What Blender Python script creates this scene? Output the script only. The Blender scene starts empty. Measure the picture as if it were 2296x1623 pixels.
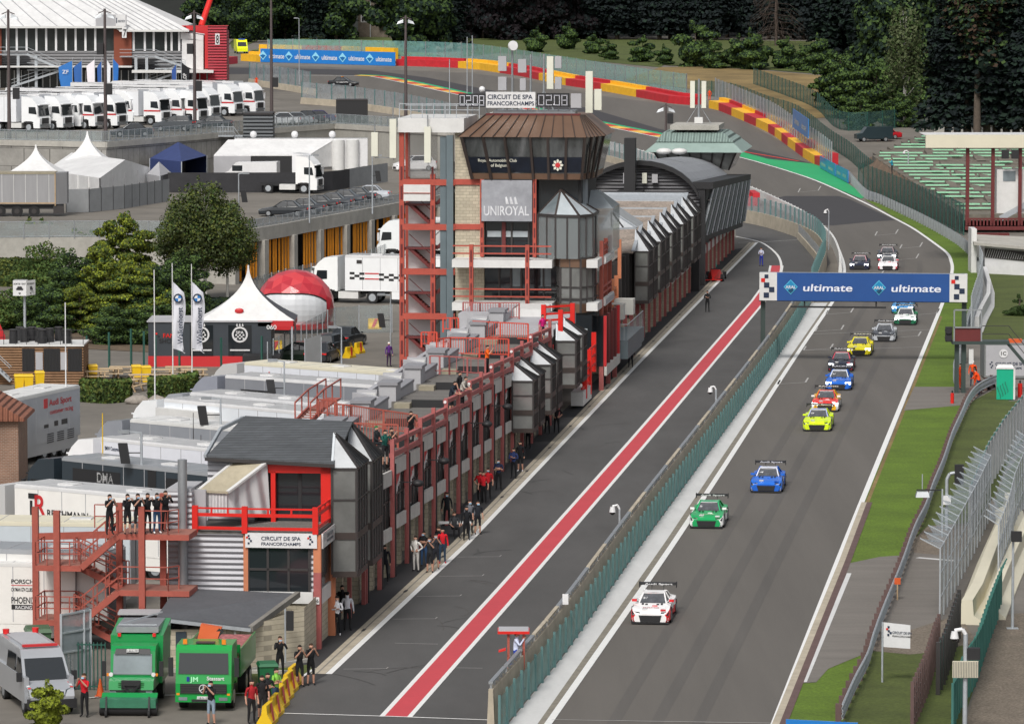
import bpy, math, random
import numpy as np
from mathutils import Vector, Matrix
R=random.Random(7)
rad=math.radians
C=bpy.context.scene.collection
# ---------------- camera, sky, sun, exposure ----------------
F=10700.; CX,CY=1148.,811.5; YH=-150.; HC=30.5
PT=math.atan((CY-YH)/F); CP,SP=math.cos(PT),math.sin(PT)
cam=bpy.data.cameras.new('camera'); camo=bpy.data.objects.new('camera',cam); C.objects.link(camo)
camo.location=(0,0,HC); camo.rotation_euler=(math.pi/2-PT,0,0)
cam.sensor_width=36; cam.lens=36*F/2296; cam.clip_start=1; cam.clip_end=6000
bpy.context.scene.camera=camo
SUN_EL,SUN_AZ=rad(48),rad(-165)      # azimuth from +Y towards +X
w=bpy.data.worlds.new('World'); bpy.context.scene.world=w; w.use_nodes=True
nt=w.node_tree; bg=nt.nodes['Background']
sk=nt.nodes.new('ShaderNodeTexSky'); sk.sky_type='NISHITA'; sk.sun_disc=False
sk.sun_elevation=SUN_EL; sk.sun_rotation=SUN_AZ; sk.air_density=1.2; sk.dust_density=4
hs=nt.nodes.new('ShaderNodeHueSaturation'); hs.inputs['Saturation'].default_value=.28
nt.links.new(sk.outputs[0],hs.inputs['Color']); nt.links.new(hs.outputs[0],bg.inputs[0]); bg.inputs[1].default_value=.105
sl=bpy.data.lights.new('sun','SUN'); sl.energy=2.1; sl.angle=rad(16); sl.color=(1,.96,.9)
so=bpy.data.objects.new('sun',sl); C.objects.link(so)
d=Vector((math.sin(SUN_AZ)*math.cos(SUN_EL),math.cos(SUN_AZ)*math.cos(SUN_EL),math.sin(SUN_EL)))
so.rotation_euler=d.to_track_quat('Z','Y').to_euler(); so.location=(0,200,120)
vs=bpy.context.scene.view_settings; vs.view_transform='Standard'; vs.look='None'; vs.gamma=1; vs.exposure=0.12
# ---------------- projection helpers (photo measured on a 2296 px wide view) ----------------
def ray(x,y):
 a=(x-CX)/F; b=-(y-CY)/F
 return (a, CP+b*SP, b*CP-SP)
ROWS=[-50.]+[520.+12*i for i in range(31)]+[4000.]
def hz(Y):
 def h(y):
  t=min(1,max(0,(y-520)/360)); return 8*t*t*(3-2*t)
 if Y<=520 or Y>=880: return h(Y)
 i=int((Y-520)//12); a=520+12*i; k=(Y-a)/12
 return h(a)*(1-k)+h(a+12)*k
def P(x,y,z=0):
 r=ray(x,y); k=(z-HC)/r[2]; return Vector((r[0]*k,r[1]*k,z))
def G(x,y):
 r=ray(x,y); lo,hi=50.,3500.
 for _ in range(45):
  m=(lo+hi)/2
  if HC+r[2]/r[1]*m>hz(m): lo=m
  else: hi=m
 return Vector((r[0]*lo/r[1],lo,hz(lo)))
def D(x,y,Y):
 r=ray(x,y); k=Y/r[1]; return Vector((r[0]*k,Y,HC+r[2]*k))
B0=P(710.6,1454); B1=P(1631,569.5)
_d=(B1-B0).normalized(); TX,TY=_d.x,_d.y
BA=math.atan2(TY,TX)
BF=Matrix.Translation(B0)@Matrix.Rotation(BA,4,'Z')   # pit building frame: x along the pit lane, y to the left, z up
IB=BF.inverted()
def onv(x,y,v=0):
 r=ray(x,y); ox,oy=B0[0]-TY*v,B0[1]+TX*v
 k=(ox*-TY+oy*TX)/(r[0]*-TY+r[1]*TX)
 return ((k*r[0]-ox)*TX+(k*r[1]-oy)*TY, HC+k*r[2])
def onu(x,y,u):
 r=ray(x,y); ox,oy=B0[0]+TX*u,B0[1]+TY*u
 k=(ox*TX+oy*TY)/(r[0]*TX+r[1]*TY)
 return (-(k*r[0]-ox)*TY+(k*r[1]-oy)*TX, HC+k*r[2])
def b(p):   # world -> building frame
 return IB@Vector(p)
# ---------------- materials ----------------
MATS={}
def N(nt,t,**k):
 n=nt.nodes.new(t)
 for a,v in k.items(): setattr(n,a,v)
 return n
def mat(name,c,r=.7,m=0,nz=None,bump=0,bs=8,coat=0,alpha=None,emit=None,brick=None,stripe=None,spec=None,co='pos',nz2=None):
 """procedural principled material; nz=(scale,amount) mottles the colour, brick / stripe draw block joints or corrugation"""
 mt=bpy.data.materials.new(name); mt.use_nodes=True; t=mt.node_tree; p=t.nodes['Principled BSDF']
 col=(*c,1); p.inputs['Roughness'].default_value=r; p.inputs['Metallic'].default_value=m
 if spec is not None: p.inputs['Specular IOR Level'].default_value=spec
 if coat: p.inputs['Coat Weight'].default_value=coat; p.inputs['Coat Roughness'].default_value=.08
 L=t.links.new
 tc=N(t,'ShaderNodeTexCoord'); geo=N(t,'ShaderNodeNewGeometry')
 src=geo.outputs['Position'] if co=='pos' else tc.outputs['Object']
 cur=None
 rgb=N(t,'ShaderNodeRGB'); rgb.outputs[0].default_value=col; cur=rgb.outputs[0]
 if brick:
  bw,bh,mc,amt=brick
  sx=N(t,'ShaderNodeSeparateXYZ'); L(tc.outputs['Object'],sx.inputs[0])
  ad=N(t,'ShaderNodeMath',operation='ADD'); L(sx.outputs[0],ad.inputs[0]); L(sx.outputs[1],ad.inputs[1])
  cb=N(t,'ShaderNodeCombineXYZ'); L(ad.outputs[0],cb.inputs[0]); L(sx.outputs[2],cb.inputs[1])
  br=N(t,'ShaderNodeTexBrick'); br.inputs['Scale'].default_value=1; br.inputs['Brick Width'].default_value=bw; br.inputs['Row Height'].default_value=bh
  br.inputs['Mortar Size'].default_value=amt; br.inputs['Mortar'].default_value=(*mc,1); br.inputs['Bias'].default_value=0
  br.inputs['Color1'].default_value=tuple(x*.88 for x in c)+(1,); br.inputs['Color2'].default_value=tuple(min(1,x*1.12) for x in c)+(1,)
  L(cb.outputs[0],br.inputs[0]); cur=br.outputs[0]
 if stripe:
  ax,per,dk=stripe     # corrugation as a real bump plus thin joint tint
  sx=N(t,'ShaderNodeSeparateXYZ'); L(tc.outputs['Object'],sx.inputs[0])
  mu=N(t,'ShaderNodeMath',operation='MULTIPLY'); mu.inputs[1].default_value=2*math.pi/per
  if ax==3:
   ad=N(t,'ShaderNodeMath',operation='ADD'); L(sx.outputs[0],ad.inputs[0]); L(sx.outputs[1],ad.inputs[1]); L(ad.outputs[0],mu.inputs[0])
  else: L(sx.outputs[ax],mu.inputs[0])
  si=N(t,'ShaderNodeMath',operation='SINE'); L(mu.outputs[0],si.inputs[0])
  bp=N(t,'ShaderNodeBump'); bp.inputs['Strength'].default_value=dk; bp.inputs['Distance'].default_value=per*.3
  L(si.outputs[0],bp.inputs['Height']); L(bp.outputs[0],p.inputs['Normal'])
 for q in (nz,nz2):
  if q:
   sc,am=q[:2]
   no=N(t,'ShaderNodeTexNoise'); no.inputs['Scale'].default_value=sc; no.inputs['Detail'].default_value=5; no.inputs['Roughness'].default_value=.65
   if len(q)>2:
    mp=N(t,'ShaderNodeMapping'); mp.inputs['Scale'].default_value=q[2]; mp.inputs['Rotation'].default_value=(0,0,BA if len(q)>3 else 0)
    L(src,mp.inputs[0]); L(mp.outputs[0],no.inputs[0])
   else: L(src,no.inputs[0])
   mr=N(t,'ShaderNodeMapRange'); mr.inputs[1].default_value=.25; mr.inputs[2].default_value=.75; mr.inputs[3].default_value=1-am; mr.inputs[4].default_value=1+am
   L(no.outputs[0],mr.inputs[0])
   vm=N(t,'ShaderNodeVectorMath',operation='SCALE'); L(cur,vm.inputs[0]); L(mr.outputs[0],vm.inputs['Scale']); cur=vm.outputs[0]
 if bump:
  no=N(t,'ShaderNodeTexNoise'); no.inputs['Scale'].default_value=bs; no.inputs['Detail'].default_value=4; L(src,no.inputs[0])
  bp=N(t,'ShaderNodeBump'); bp.inputs['Strength'].default_value=bump; bp.inputs['Distance'].default_value=.05; L(no.outputs[0],bp.inputs['Height']); L(bp.outputs[0],p.inputs['Normal'])
 L(cur,p.inputs['Base Color'])
 if alpha is not None: p.inputs['Alpha'].default_value=alpha
 if emit: p.inputs['Emission Color'].default_value=(*emit[0],1); p.inputs['Emission Strength'].default_value=emit[1]
 MATS[name]=mt; return mt
def hexc(h):
 v=[int(h[i:i+2],16)/255 for i in (0,2,4)]
 return tuple(x/12.92 if x<=.04045 else ((x+.055)/1.055)**2.4 for x in v)
def pm(h,r=.35,coat=.4):   # plain paint by sRGB hex
 if h in MATS: return h
 k='paint_'+h
 if k not in MATS: mat(k,hexc(h),r,coat=coat,nz=(1.5,.05),co='obj')
 return k
def cm(h,r=.9):
 k='matte_'+h
 if k not in MATS: mat(k,hexc(h),r,nz=(3,.1),co='obj')
 return k
def mesh_screen(name,c,alpha,per=.1):
 """woven wire: alpha pattern of vertical and horizontal wires, coarse enough to shimmer like the photo"""
 mt=mat(name,c,.6,alpha=1); t=mt.node_tree; p=t.nodes['Principled BSDF']; L=t.links.new
 geo=N(t,'ShaderNodeNewGeometry'); no=N(t,'ShaderNodeTexNoise'); no.inputs['Scale'].default_value=1.3; no.inputs['Detail'].default_value=3
 L(geo.outputs['Position'],no.inputs[0])
 mr=N(t,'ShaderNodeMapRange'); mr.inputs[1].default_value=.3; mr.inputs[2].default_value=.7; mr.inputs[3].default_value=alpha-.13; mr.inputs[4].default_value=alpha+.13
 L(no.outputs[0],mr.inputs[0]); L(mr.outputs[0],p.inputs['Alpha']); return mt
# ---------------- mesh builder ----------------
class MB:
 def __init__(s): s.v=[];s.f=[];s.m=[];s.X=None;s.sm=[]
 def add(s,vs,fs,m,smooth=False):
  o=len(s.v)
  if s.X is not None: vs=[s.X@Vector(q) for q in vs]
  s.v+= [tuple(q) for q in vs]
  for f in fs: s.f.append(tuple(i+o for i in f)); s.m.append(m); s.sm.append(smooth)
  return s
 def box(s,x0,y0,z0,x1,y1,z1,m='grey'):
  if x0>x1:x0,x1=x1,x0
  if y0>y1:y0,y1=y1,y0
  if z0>z1:z0,z1=z1,z0
  return s.add([(x0,y0,z0),(x1,y0,z0),(x1,y1,z0),(x0,y1,z0),(x0,y0,z1),(x1,y0,z1),(x1,y1,z1),(x0,y1,z1)],
   [(3,2,1,0),(4,5,6,7),(0,1,5,4),(1,2,6,5),(2,3,7,6),(3,0,4,7)],m)
 def hexa(s,bot,top,m):     # four bottom, four top points, both counter-clockwise
  return s.add(list(bot)+list(top),[(3,2,1,0),(4,5,6,7),(0,1,5,4),(1,2,6,5),(2,3,7,6),(3,0,4,7)],m)
 def beam(s,a,b_,w,h,m='grey'):
  a=Vector(a);b_=Vector(b_); d=b_-a
  if d.length<1e-6: return s
  d.normalize()
  sd=Vector((d.y,-d.x,0)) if abs(d.z)<.999 else Vector((1,0,0))
  sd.normalize(); up=sd.cross(d)
  sd*=w/2; up*=h/2
  return s.hexa([a-sd-up,b_-sd-up,b_+sd-up,a+sd-up],[a-sd+up,b_-sd+up,b_+sd+up,a+sd+up],m)
 def cyl(s,a,b_,r0,r1=None,n=8,m='grey',caps=True,smooth=True):
  r1=r0 if r1 is None else r1
  a=Vector(a);b_=Vector(b_);d=(b_-a).normalized()
  sd=d.orthogonal().normalized(); up=d.cross(sd)
  vs=[]
  for p,r in ((a,r0),(b_,r1)):
   for i in range(n):
    t=2*math.pi*i/n; vs.append(p+sd*(r*math.cos(t))+up*(r*math.sin(t)))
  s.add(vs,[(i,(i+1)%n,n+(i+1)%n,n+i) for i in range(n)],m,smooth)
  if caps: s.add(vs,[tuple(range(n-1,-1,-1)),tuple(range(n,2*n))],m)
  return s
 def tube(s,pts,r,n=6,m='grey'):
  for i in range(len(pts)-1): s.cyl(pts[i],pts[i+1],r,r,n,m)
  return s
 def poly(s,pts,m): return s.add(pts,[tuple(range(len(pts)))],m)
 def prism(s,pts,vec,m,cap=None):
  n=len(pts); vec=Vector(vec); vs=[Vector(q) for q in pts]+[Vector(q)+vec for q in pts]
  s.add(vs,[(i,(i+1)%n,n+(i+1)%n,n+i) for i in range(n)],m)
  s.add(vs,[tuple(range(n-1,-1,-1)),tuple(range(n,2*n))],cap or m); return s
 def loft(s,secs,m,close=True,caps=True,smooth=False,mf=None):
  n=len(secs[0]); vs=[q for c in secs for q in c]
  o=len(s.v)
  if s.X is not None: vs=[s.X@Vector(q) for q in vs]
  s.v+=[tuple(q) for q in vs]
  for i in range(len(secs)-1):
   for j in range(n if close else n-1):
    k=(j+1)%n
    s.f.append((o+i*n+j,o+i*n+k,o+(i+1)*n+k,o+(i+1)*n+j)); s.m.append(mf(i,j) if mf else m); s.sm.append(smooth)
  if caps and close:
   s.f.append(tuple(o+j for j in range(n-1,-1,-1))); s.m.append(m); s.sm.append(False)
   s.f.append(tuple(o+(len(secs)-1)*n+j for j in range(n))); s.m.append(m); s.sm.append(False)
  return s
 def ball(s,c,r,m='grey',n=10,k=6,sz=1,sx=1,sy=1):
  secs=[]
  for i in range(k+1):
   t=math.pi*i/k; rr=max(.001,math.sin(t))*r; z=-math.cos(t)*r*sz
   secs.append([(c[0]+rr*sx*math.cos(2*math.pi*j/n),c[1]+rr*sy*math.sin(2*math.pi*j/n),c[2]+z) for j in range(n)])
  return s.loft(secs,m,smooth=True)
 def text(s,t,o,xd,yd,h,m,w=None,anchor='l'):
  """real lettering: outline letters as thin faces; o origin, xd/yd unit directions, h cap height, w fits the width"""
  key=t
  if key not in TXT:
   cu=bpy.data.curves.new('t','FONT'); cu.body=t; cu.size=1; cu.offset=.016; ob=bpy.data.objects.new('t',cu); C.objects.link(ob)
   me=bpy.data.meshes.new_from_object(ob); TXT[key]=([tuple(q.co) for q in me.vertices],[tuple(f.vertices) for f in me.polygons])
   bpy.data.objects.remove(ob); bpy.data.curves.remove(cu); bpy.data.meshes.remove(me)
  vs,fs=TXT[key]
  if not vs: return s
  x0=min(q[0] for q in vs);x1=max(q[0] for q in vs)
  k=h/.7; kx=k if w is None else w/(x1-x0)
  sh=-x0 if anchor=='l' else -(x0+x1)/2
  o=Vector(o);xd=Vector(xd).normalized();yd=Vector(yd).normalized()
  return s.add([o+xd*((q[0]+sh)*kx)+yd*(q[1]*k) for q in vs],fs,m)
 def build(s,name,inv=None):
  me=bpy.data.meshes.new(name)
  A=np.array(s.v,dtype=np.float64).reshape(-1,3)
  if inv is not None:
   M_=np.array(inv); A=A@M_[:3,:3].T+M_[:3,3]
  me.from_pydata(A.tolist(),[],s.f)
  ms=[]
  for k in s.m:
   if k not in ms: ms.append(k)
  for k in ms: me.materials.append(MATS[k] if k in MATS else mat(k,(.5,.5,.5)))
  ix={k:i for i,k in enumerate(ms)}
  me.polygons.foreach_set('material_index',[ix[k] for k in s.m])
  me.polygons.foreach_set('use_smooth',s.sm)
  me.update(); return me
TXT={}
ID4=Matrix.Identity(4)
class Thing:
 def __init__(s,name,label,cat,loc=(0,0,0),rz=0,group=None,space=None,local=False,kind=None):
  sp=space or ID4; s.F=sp@Matrix.Translation(Vector(loc))@Matrix.Rotation(rz,4,'Z')
  s.o=bpy.data.objects.new(name,None); C.objects.link(s.o); s.o.matrix_world=s.F; s.o.empty_display_size=.3
  s.inv=None if local else (s.F.inverted()@sp)
  if kind: s.o['kind']=kind
  if label: s.o['label']=label
  if cat: s.o['category']=cat
  if group: s.o['group']=group
 def part(s,name,mb,parent=None,label=None,kind=None):
  if isinstance(mb,MB): me=mb.build(name,s.inv)
  else: me=mb
  o=bpy.data.objects.new(name,me); C.objects.link(o); o.parent=parent or s.o
  if label: o['label']=label
  if kind: o['kind']=kind
  return o
def single(name,mb,label,cat,loc=(0,0,0),rz=0,group=None,space=None,local=False,kind=None):
 sp=space or ID4; Fm=sp@Matrix.Translation(Vector(loc))@Matrix.Rotation(rz,4,'Z')
 me=mb.build(name,None if local else Fm.inverted()@sp) if isinstance(mb,MB) else mb
 o=bpy.data.objects.new(name,me); C.objects.link(o); o.matrix_world=Fm
 if label: o['label']=label
 if cat: o['category']=cat
 if group: o['group']=group
 if kind: o['kind']=kind
 return o
def struct(name,mb): return single(name,mb,None,None,kind='structure')
def copyt(root,loc,rz,label,scale=None,group=None,cat=None):
 r=root.copy(); C.objects.link(r); r.rotation_euler=(0,0,rz); r.location=loc
 r['label']=label
 if group: r['group']=group
 if cat: r['category']=cat
 if scale: r.scale=scale if hasattr(scale,'__len__') else (scale,)*3
 for ch in list(root.children):
  c=ch.copy(); C.objects.link(c); c.parent=r
  for g in list(ch.children):
   e=g.copy(); C.objects.link(e); e.parent=c
 return r
def clipY(pts,ya,yb):
 def half(ps,f,yv):
  out=[]
  for i in range(len(ps)):
   p,q=ps[i],ps[(i+1)%len(ps)]; a,c=f(p),f(q)
   if a>=0: out.append(p)
   if (a>0 and c<0) or (a<0 and c>0):
    k=a/(a-c); out.append((p[0]+(q[0]-p[0])*k,yv))
  return out
 ps=half(pts,lambda p:p[1]-ya,ya)
 if len(ps)<3: return []
 ps=half(ps,lambda p:yb-p[1],yb)
 return ps if len(ps)>2 else []
def drape_w(mb,pts,m,dz):
 ys=[p[1] for p in pts]
 for i in range(len(ROWS)-1):
  if ROWS[i+1]<min(ys) or ROWS[i]>max(ys): continue
  ps=clipY(pts,ROWS[i],ROWS[i+1])
  if len(ps)<3: continue
  ar=sum(ps[j][0]*ps[(j+1)%len(ps)][1]-ps[(j+1)%len(ps)][0]*ps[j][1] for j in range(len(ps)))
  if abs(ar)<1e-4: continue
  if ar<0: ps=ps[::-1]
  mb.poly([(p[0],p[1],hz(p[1])+dz) for p in ps],m)
def dens(pts,step=25,close=True):
 out=[];n=len(pts)
 for i in range(n if close else n-1):
  p,q=pts[i],pts[(i+1)%n]; k=max(1,int(math.dist(p,q)/step))
  for j in range(k): out.append((p[0]+(q[0]-p[0])*j/k,p[1]+(q[1]-p[1])*j/k))
 if not close: out.append(pts[-1])
 return out
def drape(mb,px,m,dz):
 drape_w(mb,[tuple(G(*p))[:2] for p in dens(px)],m,dz)
def offs(ps,o):
 """offset a world polyline sideways (left positive)"""
 out=[]
 for i,p in enumerate(ps):
  a=Vector(ps[max(0,i-1)][:2]);c=Vector(ps[min(len(ps)-1,i+1)][:2]); d=(c-a).normalized()
  out.append((p[0]-d.y*o,p[1]+d.x*o))
 return out
def wline(px,step=25): return [tuple(G(*p)) for p in dens(px,step,False)]
def strip_w(mb,ws,w,m,dz,o=0):
 l=offs(ws,o+w/2);r=offs(ws,o-w/2)
 for i in range(len(ws)-1): drape_w(mb,[r[i],r[i+1],l[i+1],l[i]],m,dz)
def smoothline(ps,n=6):
 out=[]
 for i in range(len(ps)-1):
  p0=Vector(ps[max(0,i-1)][:2]);p1=Vector(ps[i][:2]);p2=Vector(ps[i+1][:2]);p3=Vector(ps[min(len(ps)-1,i+2)][:2])
  for j in range(n):
   t=j/n; out.append(tuple(.5*((2*p1)+(p2-p0)*t+(2*p0-5*p1+4*p2-p3)*t*t+(3*p1-p0-3*p2+p3)*t**3)))
 out.append(tuple(ps[-1][:2])); return out
def spx(px,n=6):   # smooth pixel polyline -> world polyline on the ground
 return [tuple(G(*p)) for p in smoothline(px,n)]
def march(ws,step):
 """evenly spaced points and headings along a world polyline"""
 out=[];acc=0
 for i in range(len(ws)-1):
  a=Vector(ws[i][:2]);c=Vector(ws[i+1][:2]);L_=(c-a).length
  if L_<1e-9: continue
  d=(c-a)/L_
  while acc<=L_:
   p=a+d*acc; out.append((p.x,p.y,math.atan2(d.y,d.x))); acc+=step
  acc-=L_
 return out
# ---------------- palette ----------------
mat('asphalt',(.09,.087,.083),.88,nz=(.35,.10),nz2=(14,.13),bump=.15,bs=30)
mat('asphalt_track',(.118,.108,.097),.85,nz=(.3,.17,(1,.06,1),1),nz2=(16,.14),bump=.12,bs=30)
mat('asphalt_pit',(.082,.08,.079),.85,nz=(.3,.2,(1,.3,1),1),nz2=(16,.16),bump=.12,bs=30)
mat('asphalt_new',(.046,.044,.048),.85,nz=(.3,.08),nz2=(16,.12))
mat('asphalt_old',(.17,.155,.14),.9,nz=(.5,.16,(.3,1.5,1)),nz2=(12,.14))
mat('asphalt_paddock',(.165,.15,.13),.9,nz=(.12,.3),nz2=(1.1,.1))
mat('apron',(.034,.033,.035),.9,nz=(.6,.12),nz2=(14,.12))
mat('white_line',(.78,.78,.77),.6,nz=(3,.06))
mat('white_line_worn',(.5,.5,.49),.6,nz=(1.5,.3))
mat('grid_line',(.42,.41,.4),.8,nz=(2,.3))
mat('red_line',(.55,.055,.07),.6,nz=(3,.05),nz2=(.4,.06))
mat('concrete_tan',(.42,.37,.29),.9,nz=(1.2,.16),nz2=(.3,.12))
mat('concrete',(.4,.385,.35),.9,nz=(.8,.18),nz2=(6,.08))
mat('concrete_dark',(.2,.19,.17),.9,nz=(.7,.25),nz2=(6,.1))
mat('concrete_light',(.6,.6,.6),.85,nz=(1.1,.1,(1,.2,1),1),nz2=(5,.05))
mat('kerb_red',(.6,.05,.03),.6,nz=(1,.1)); mat('kerb_yellow',(.8,.5,.08),.6,nz=(1,.1)); mat('kerb_green',(.02,.36,.16),.7,nz=(1,.1))
mat('paint_green_runoff',(.02,.36,.13),.7,nz=(.2,.08))
mat('grass',(.092,.155,.01),.95,nz=(.25,.3),nz2=(7,.4),bump=.8,bs=5)
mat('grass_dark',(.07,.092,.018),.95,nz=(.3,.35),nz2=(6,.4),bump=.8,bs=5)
mat('grass_dry',(.2,.14,.055),.95,nz=(.12,.45),nz2=(3,.25),bump=.8,bs=4)
mat('earth',(.12,.085,.055),.95,nz=(.6,.4),nz2=(5,.3),bump=.6,bs=5)
mat('gravel',(.17,.14,.11),.95,nz=(.5,.2),nz2=(9,.65),bump=1,bs=9)
mat('grey',(.3,.31,.32),.6,nz=(2,.08)); mat('steel',(.36,.38,.4),.45,.6,nz=(2,.12)); mat('galv',(.42,.45,.48),.5,.3,nz=(3,.15))
mat('rubber',(.015,.015,.016),.85); mat('black',(.018,.018,.02),.6); mat('black_gloss',(.012,.012,.015),.15,coat=.5)
mat('glass_dark',(.02,.024,.028),.06,spec=.8); mat('glass_pane',(.2,.24,.26),.08,spec=.9,nz=(.4,.4))
mat('tarp',(.68,.68,.68),.6,nz=(.5,.12),nz2=(2.5,.07),bump=.3,bs=2); mat('white_panel',(.66,.66,.65),.5,nz=(.9,.08),nz2=(4,.04))
mat('white_gloss',(.72,.72,.73),.25,coat=.5,nz=(.7,.09),nz2=(4,.04)); mat('silver',(.45,.47,.5),.3,.35,coat=.4,nz=(.6,.06))
mat('steel_red',(.36,.085,.06),.6,nz=(1.2,.15),nz2=(9,.1)); mat('steel_redlight',(.36,.1,.095),.65,nz=(1.2,.15),nz2=(8,.12))
mat('red_bright',(.66,.018,.012),.4,nz=(1,.08)); mat('orange_wood',(.55,.2,.1),.6,nz=(1,.15))
mat('slate',(.085,.092,.1),.75,nz=(.8,.12),brick=(.5,.075,(.045,.048,.052),.009),nz2=(5,.1))
mat('slate_plain',(.09,.095,.105),.75,nz=(.8,.12),nz2=(6,.15))
mat('roof_lichen',(.27,.225,.19),.9,nz=(.9,.3),nz2=(6,.5))
mat('block',(.48,.43,.33),.9,brick=(.42,.21,(.3,.27,.21),.014),nz=(.7,.12),nz2=(6,.08))
mat('block_dark',(.27,.25,.2),.9,brick=(.42,.21,(.15,.14,.11),.016),nz=(.7,.2))
mat('brick',(.23,.12,.08),.9,brick=(.24,.09,(.3,.25,.2),.012),nz=(.8,.2))
mat('siding',(.5,.5,.53),.45,.25,stripe=(2,.2,1.0),nz=(.5,.08)); mat('siding_dark',(.13,.13,.14),.5,.2,stripe=(2,.3,1),nz=(.5,.1))
mat('siding_white',(.68,.67,.68),.5,stripe=(3,.28,.8),nz=(.6,.08)); mat('siding_red',(.42,.03,.05),.45,stripe=(2,.4,1),nz=(.5,.08))
mat('fibro',(.42,.37,.27),.8,nz=(1.3,.25,(1,.3,1)))
mat('deck',(.17,.16,.148),.85,stripe=(0,.28,.6),nz=(1.0,.45,(.25,3,1)),nz2=(7,.2))
mat('bronze',(.17,.1,.065),.45,.2,nz=(.8,.1)); mat('bronze_dark',(.055,.042,.038),.5,.2,nz=(.8,.1)); mat('frame_dark',(.055,.05,.05),.45,.3)
mat('glass_grey',(.17,.175,.17),.07,spec=.9,nz=(.6,.5,(1,.4,.4)),co='obj'); mat('glass_light',(.42,.47,.5),.12,spec=.8,nz=(.8,.15))
mat('glass_clear',(.5,.55,.57),.05,alpha=.28,spec=.9)
mat('copper_green',(.27,.36,.33),.6,.1,nz=(.8,.12)); mat('beige',(.66,.62,.49),.6,nz=(.5,.06)); mat('cream',(.7,.7,.6),.6,nz=(1,.05))
mat('red_dark',(.13,.022,.022),.5,nz=(1,.15)); mat('wood',(.42,.3,.18),.8,nz=(2,.2)); mat('wood_grey',(.3,.27,.2),.85,nz=(2,.2)); mat('wood_clad',(.22,.12,.06),.75,stripe=(2,.18,.7),nz=(2,.25))
mat('bark',(.09,.07,.055),.95,nz=(3,.3)); mat('bark_birch',(.62,.6,.56),.9,nz=(1.5,.45,(1,1,.3)))
mat('orange_slat',(.75,.28,.01),.6,nz=(1,.15)); mat('dark_void',(.006,.006,.007),.95)  # dark_void: near-black colour standing in for shade in deep recesses
mat('green_metal',(.02,.09,.07),.6); mat('fence_green',(.045,.16,.14),.6); mat('fence_teal',(.1,.2,.2),.6)
mat('seat_green',(.3,.62,.4),.7,nz=(.8,.1)); mat('skin',(.5,.27,.19),.6); mat('hair',(.03,.02,.015),.8)
mat('lamp_white',(.9,.9,1),.3,emit=((.9,.95,1),7.0)); mat('lamp_amber',(.8,.25,.02),.3); mat('lamp_red',(.7,.02,.02),.3); mat('lamp_green',(.1,.9,.5),.3,emit=((.1,1,.6),2.5))
mat('led',(.6,.6,.65),.5,emit=((.95,.93,1),.35))
mat('red_dark_slot',(.12,.075,.07),.9,nz=(1,.2)); mat('earth_grey',(.22,.2,.165),.95,nz=(1.2,.25),nz2=(7,.2))
mesh_screen('wire_green',(.19,.4,.38),.55); mesh_screen('wire_grey',(.33,.37,.4),.52); mesh_screen('wire_dark',(.04,.1,.09),.6); mesh_screen('wire_light',(.3,.36,.37),.42); mesh_screen('wire_bright',(.3,.35,.39),.42)
mat('panel_stained',(.52,.51,.48),.75,nz=(1.1,.18,(1,1,.4)),nz2=(5,.12)); mat('glass_pit',(.06,.063,.062),.1,spec=.8,nz=(.7,.6,(1,1,.3)),co='obj'); mat('shutter',(.12,.115,.11),.6,stripe=(2,.2,.7),nz=(.6,.2))
mat('parapet_grey',(.4,.4,.42),.7,nz=(1,.08)); mat('parapet_cap',(.25,.25,.27),.7)
mat('siding_grey',(.4,.4,.43),.5,.1,stripe=(2,.24,.6),nz=(.5,.1)); mat('tri_glass',(.48,.5,.52),.15,spec=.8,nz=(1.5,.15))
mat('frame_blue',(.03,.045,.06),.5); mat('tread',(.3,.13,.1),.8,nz=(2,.2)); mat('decal_red',(.55,.03,.035),.4)
mat('navy',(.012,.025,.06),.5); mat('gantry_blue',(.015,.075,.27),.45,nz=(.6,.08)); mat('led_soft',(.75,.78,.88),.5); mat('green_post',(.04,.06,.055),.5)
mat('tec_red',(.5,.02,.03),.55,nz=(1.2,.18),nz2=(8,.08)); mat('tec_yellow',(.85,.46,.02),.55,nz=(1.2,.14),nz2=(8,.08)); mesh_screen('fence_cloth',(.03,.2,.15),.86)
mat('steel_orange',(.42,.075,.05),.55,nz=(1,.12),nz2=(8,.08)); mat('steel_redbright',(.6,.07,.04),.5,nz=(1,.1)); mat('duct_blue',(.14,.18,.2),.5,.2,nz=(1,.1)); mat('core_dark',(.02,.02,.022),.7)
mat('banner_grey',(.3,.31,.34),.6,nz=(.8,.25),nz2=(3,.08)); mat('banner_white',(.62,.63,.66),.6,nz=(2,.3)); mat('cabin_glass',(.07,.075,.075),.06,spec=.9,nz=(.9,.9,(.3,1,.3)),co='obj'); mat('cabin_panel',(.008,.012,.022),.3,nz=(1.2,.5))
mat('wall_grey',(.25,.28,.31),.7,nz=(1,.06)); mat('far_glass',(.1,.1,.1),.12,spec=.8,nz=(.5,.6,(1,1,.3)),co='obj'); mat('arch_metal',(.3,.31,.33),.5,.3,stripe=(0,.9,.4),nz=(.4,.15)); mat('gallery_glass',(.03,.035,.035),.1,spec=.9,nz=(.3,.6,(3,1,.4)),co='obj')
mat('green_grey',(.17,.2,.2),.5); mat('copper_seam',(.27,.36,.33),.55,.1,stripe=(1,.55,.9),nz=(.8,.1)); mat('cream_box',(.6,.6,.56),.6); mat('flag_turq',(.05,.6,.5),.6)
mat('curtain',(.3,.3,.31),.6,nz=(.7,.1,(3,1,.3))); mat('brush_green',(.03,.16,.09),.6,nz=(3,.2)); mat('rubble',(.35,.12,.12),.9,nz=(5,.9)); mat('crane_orange',(.6,.1,.02),.5)
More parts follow.
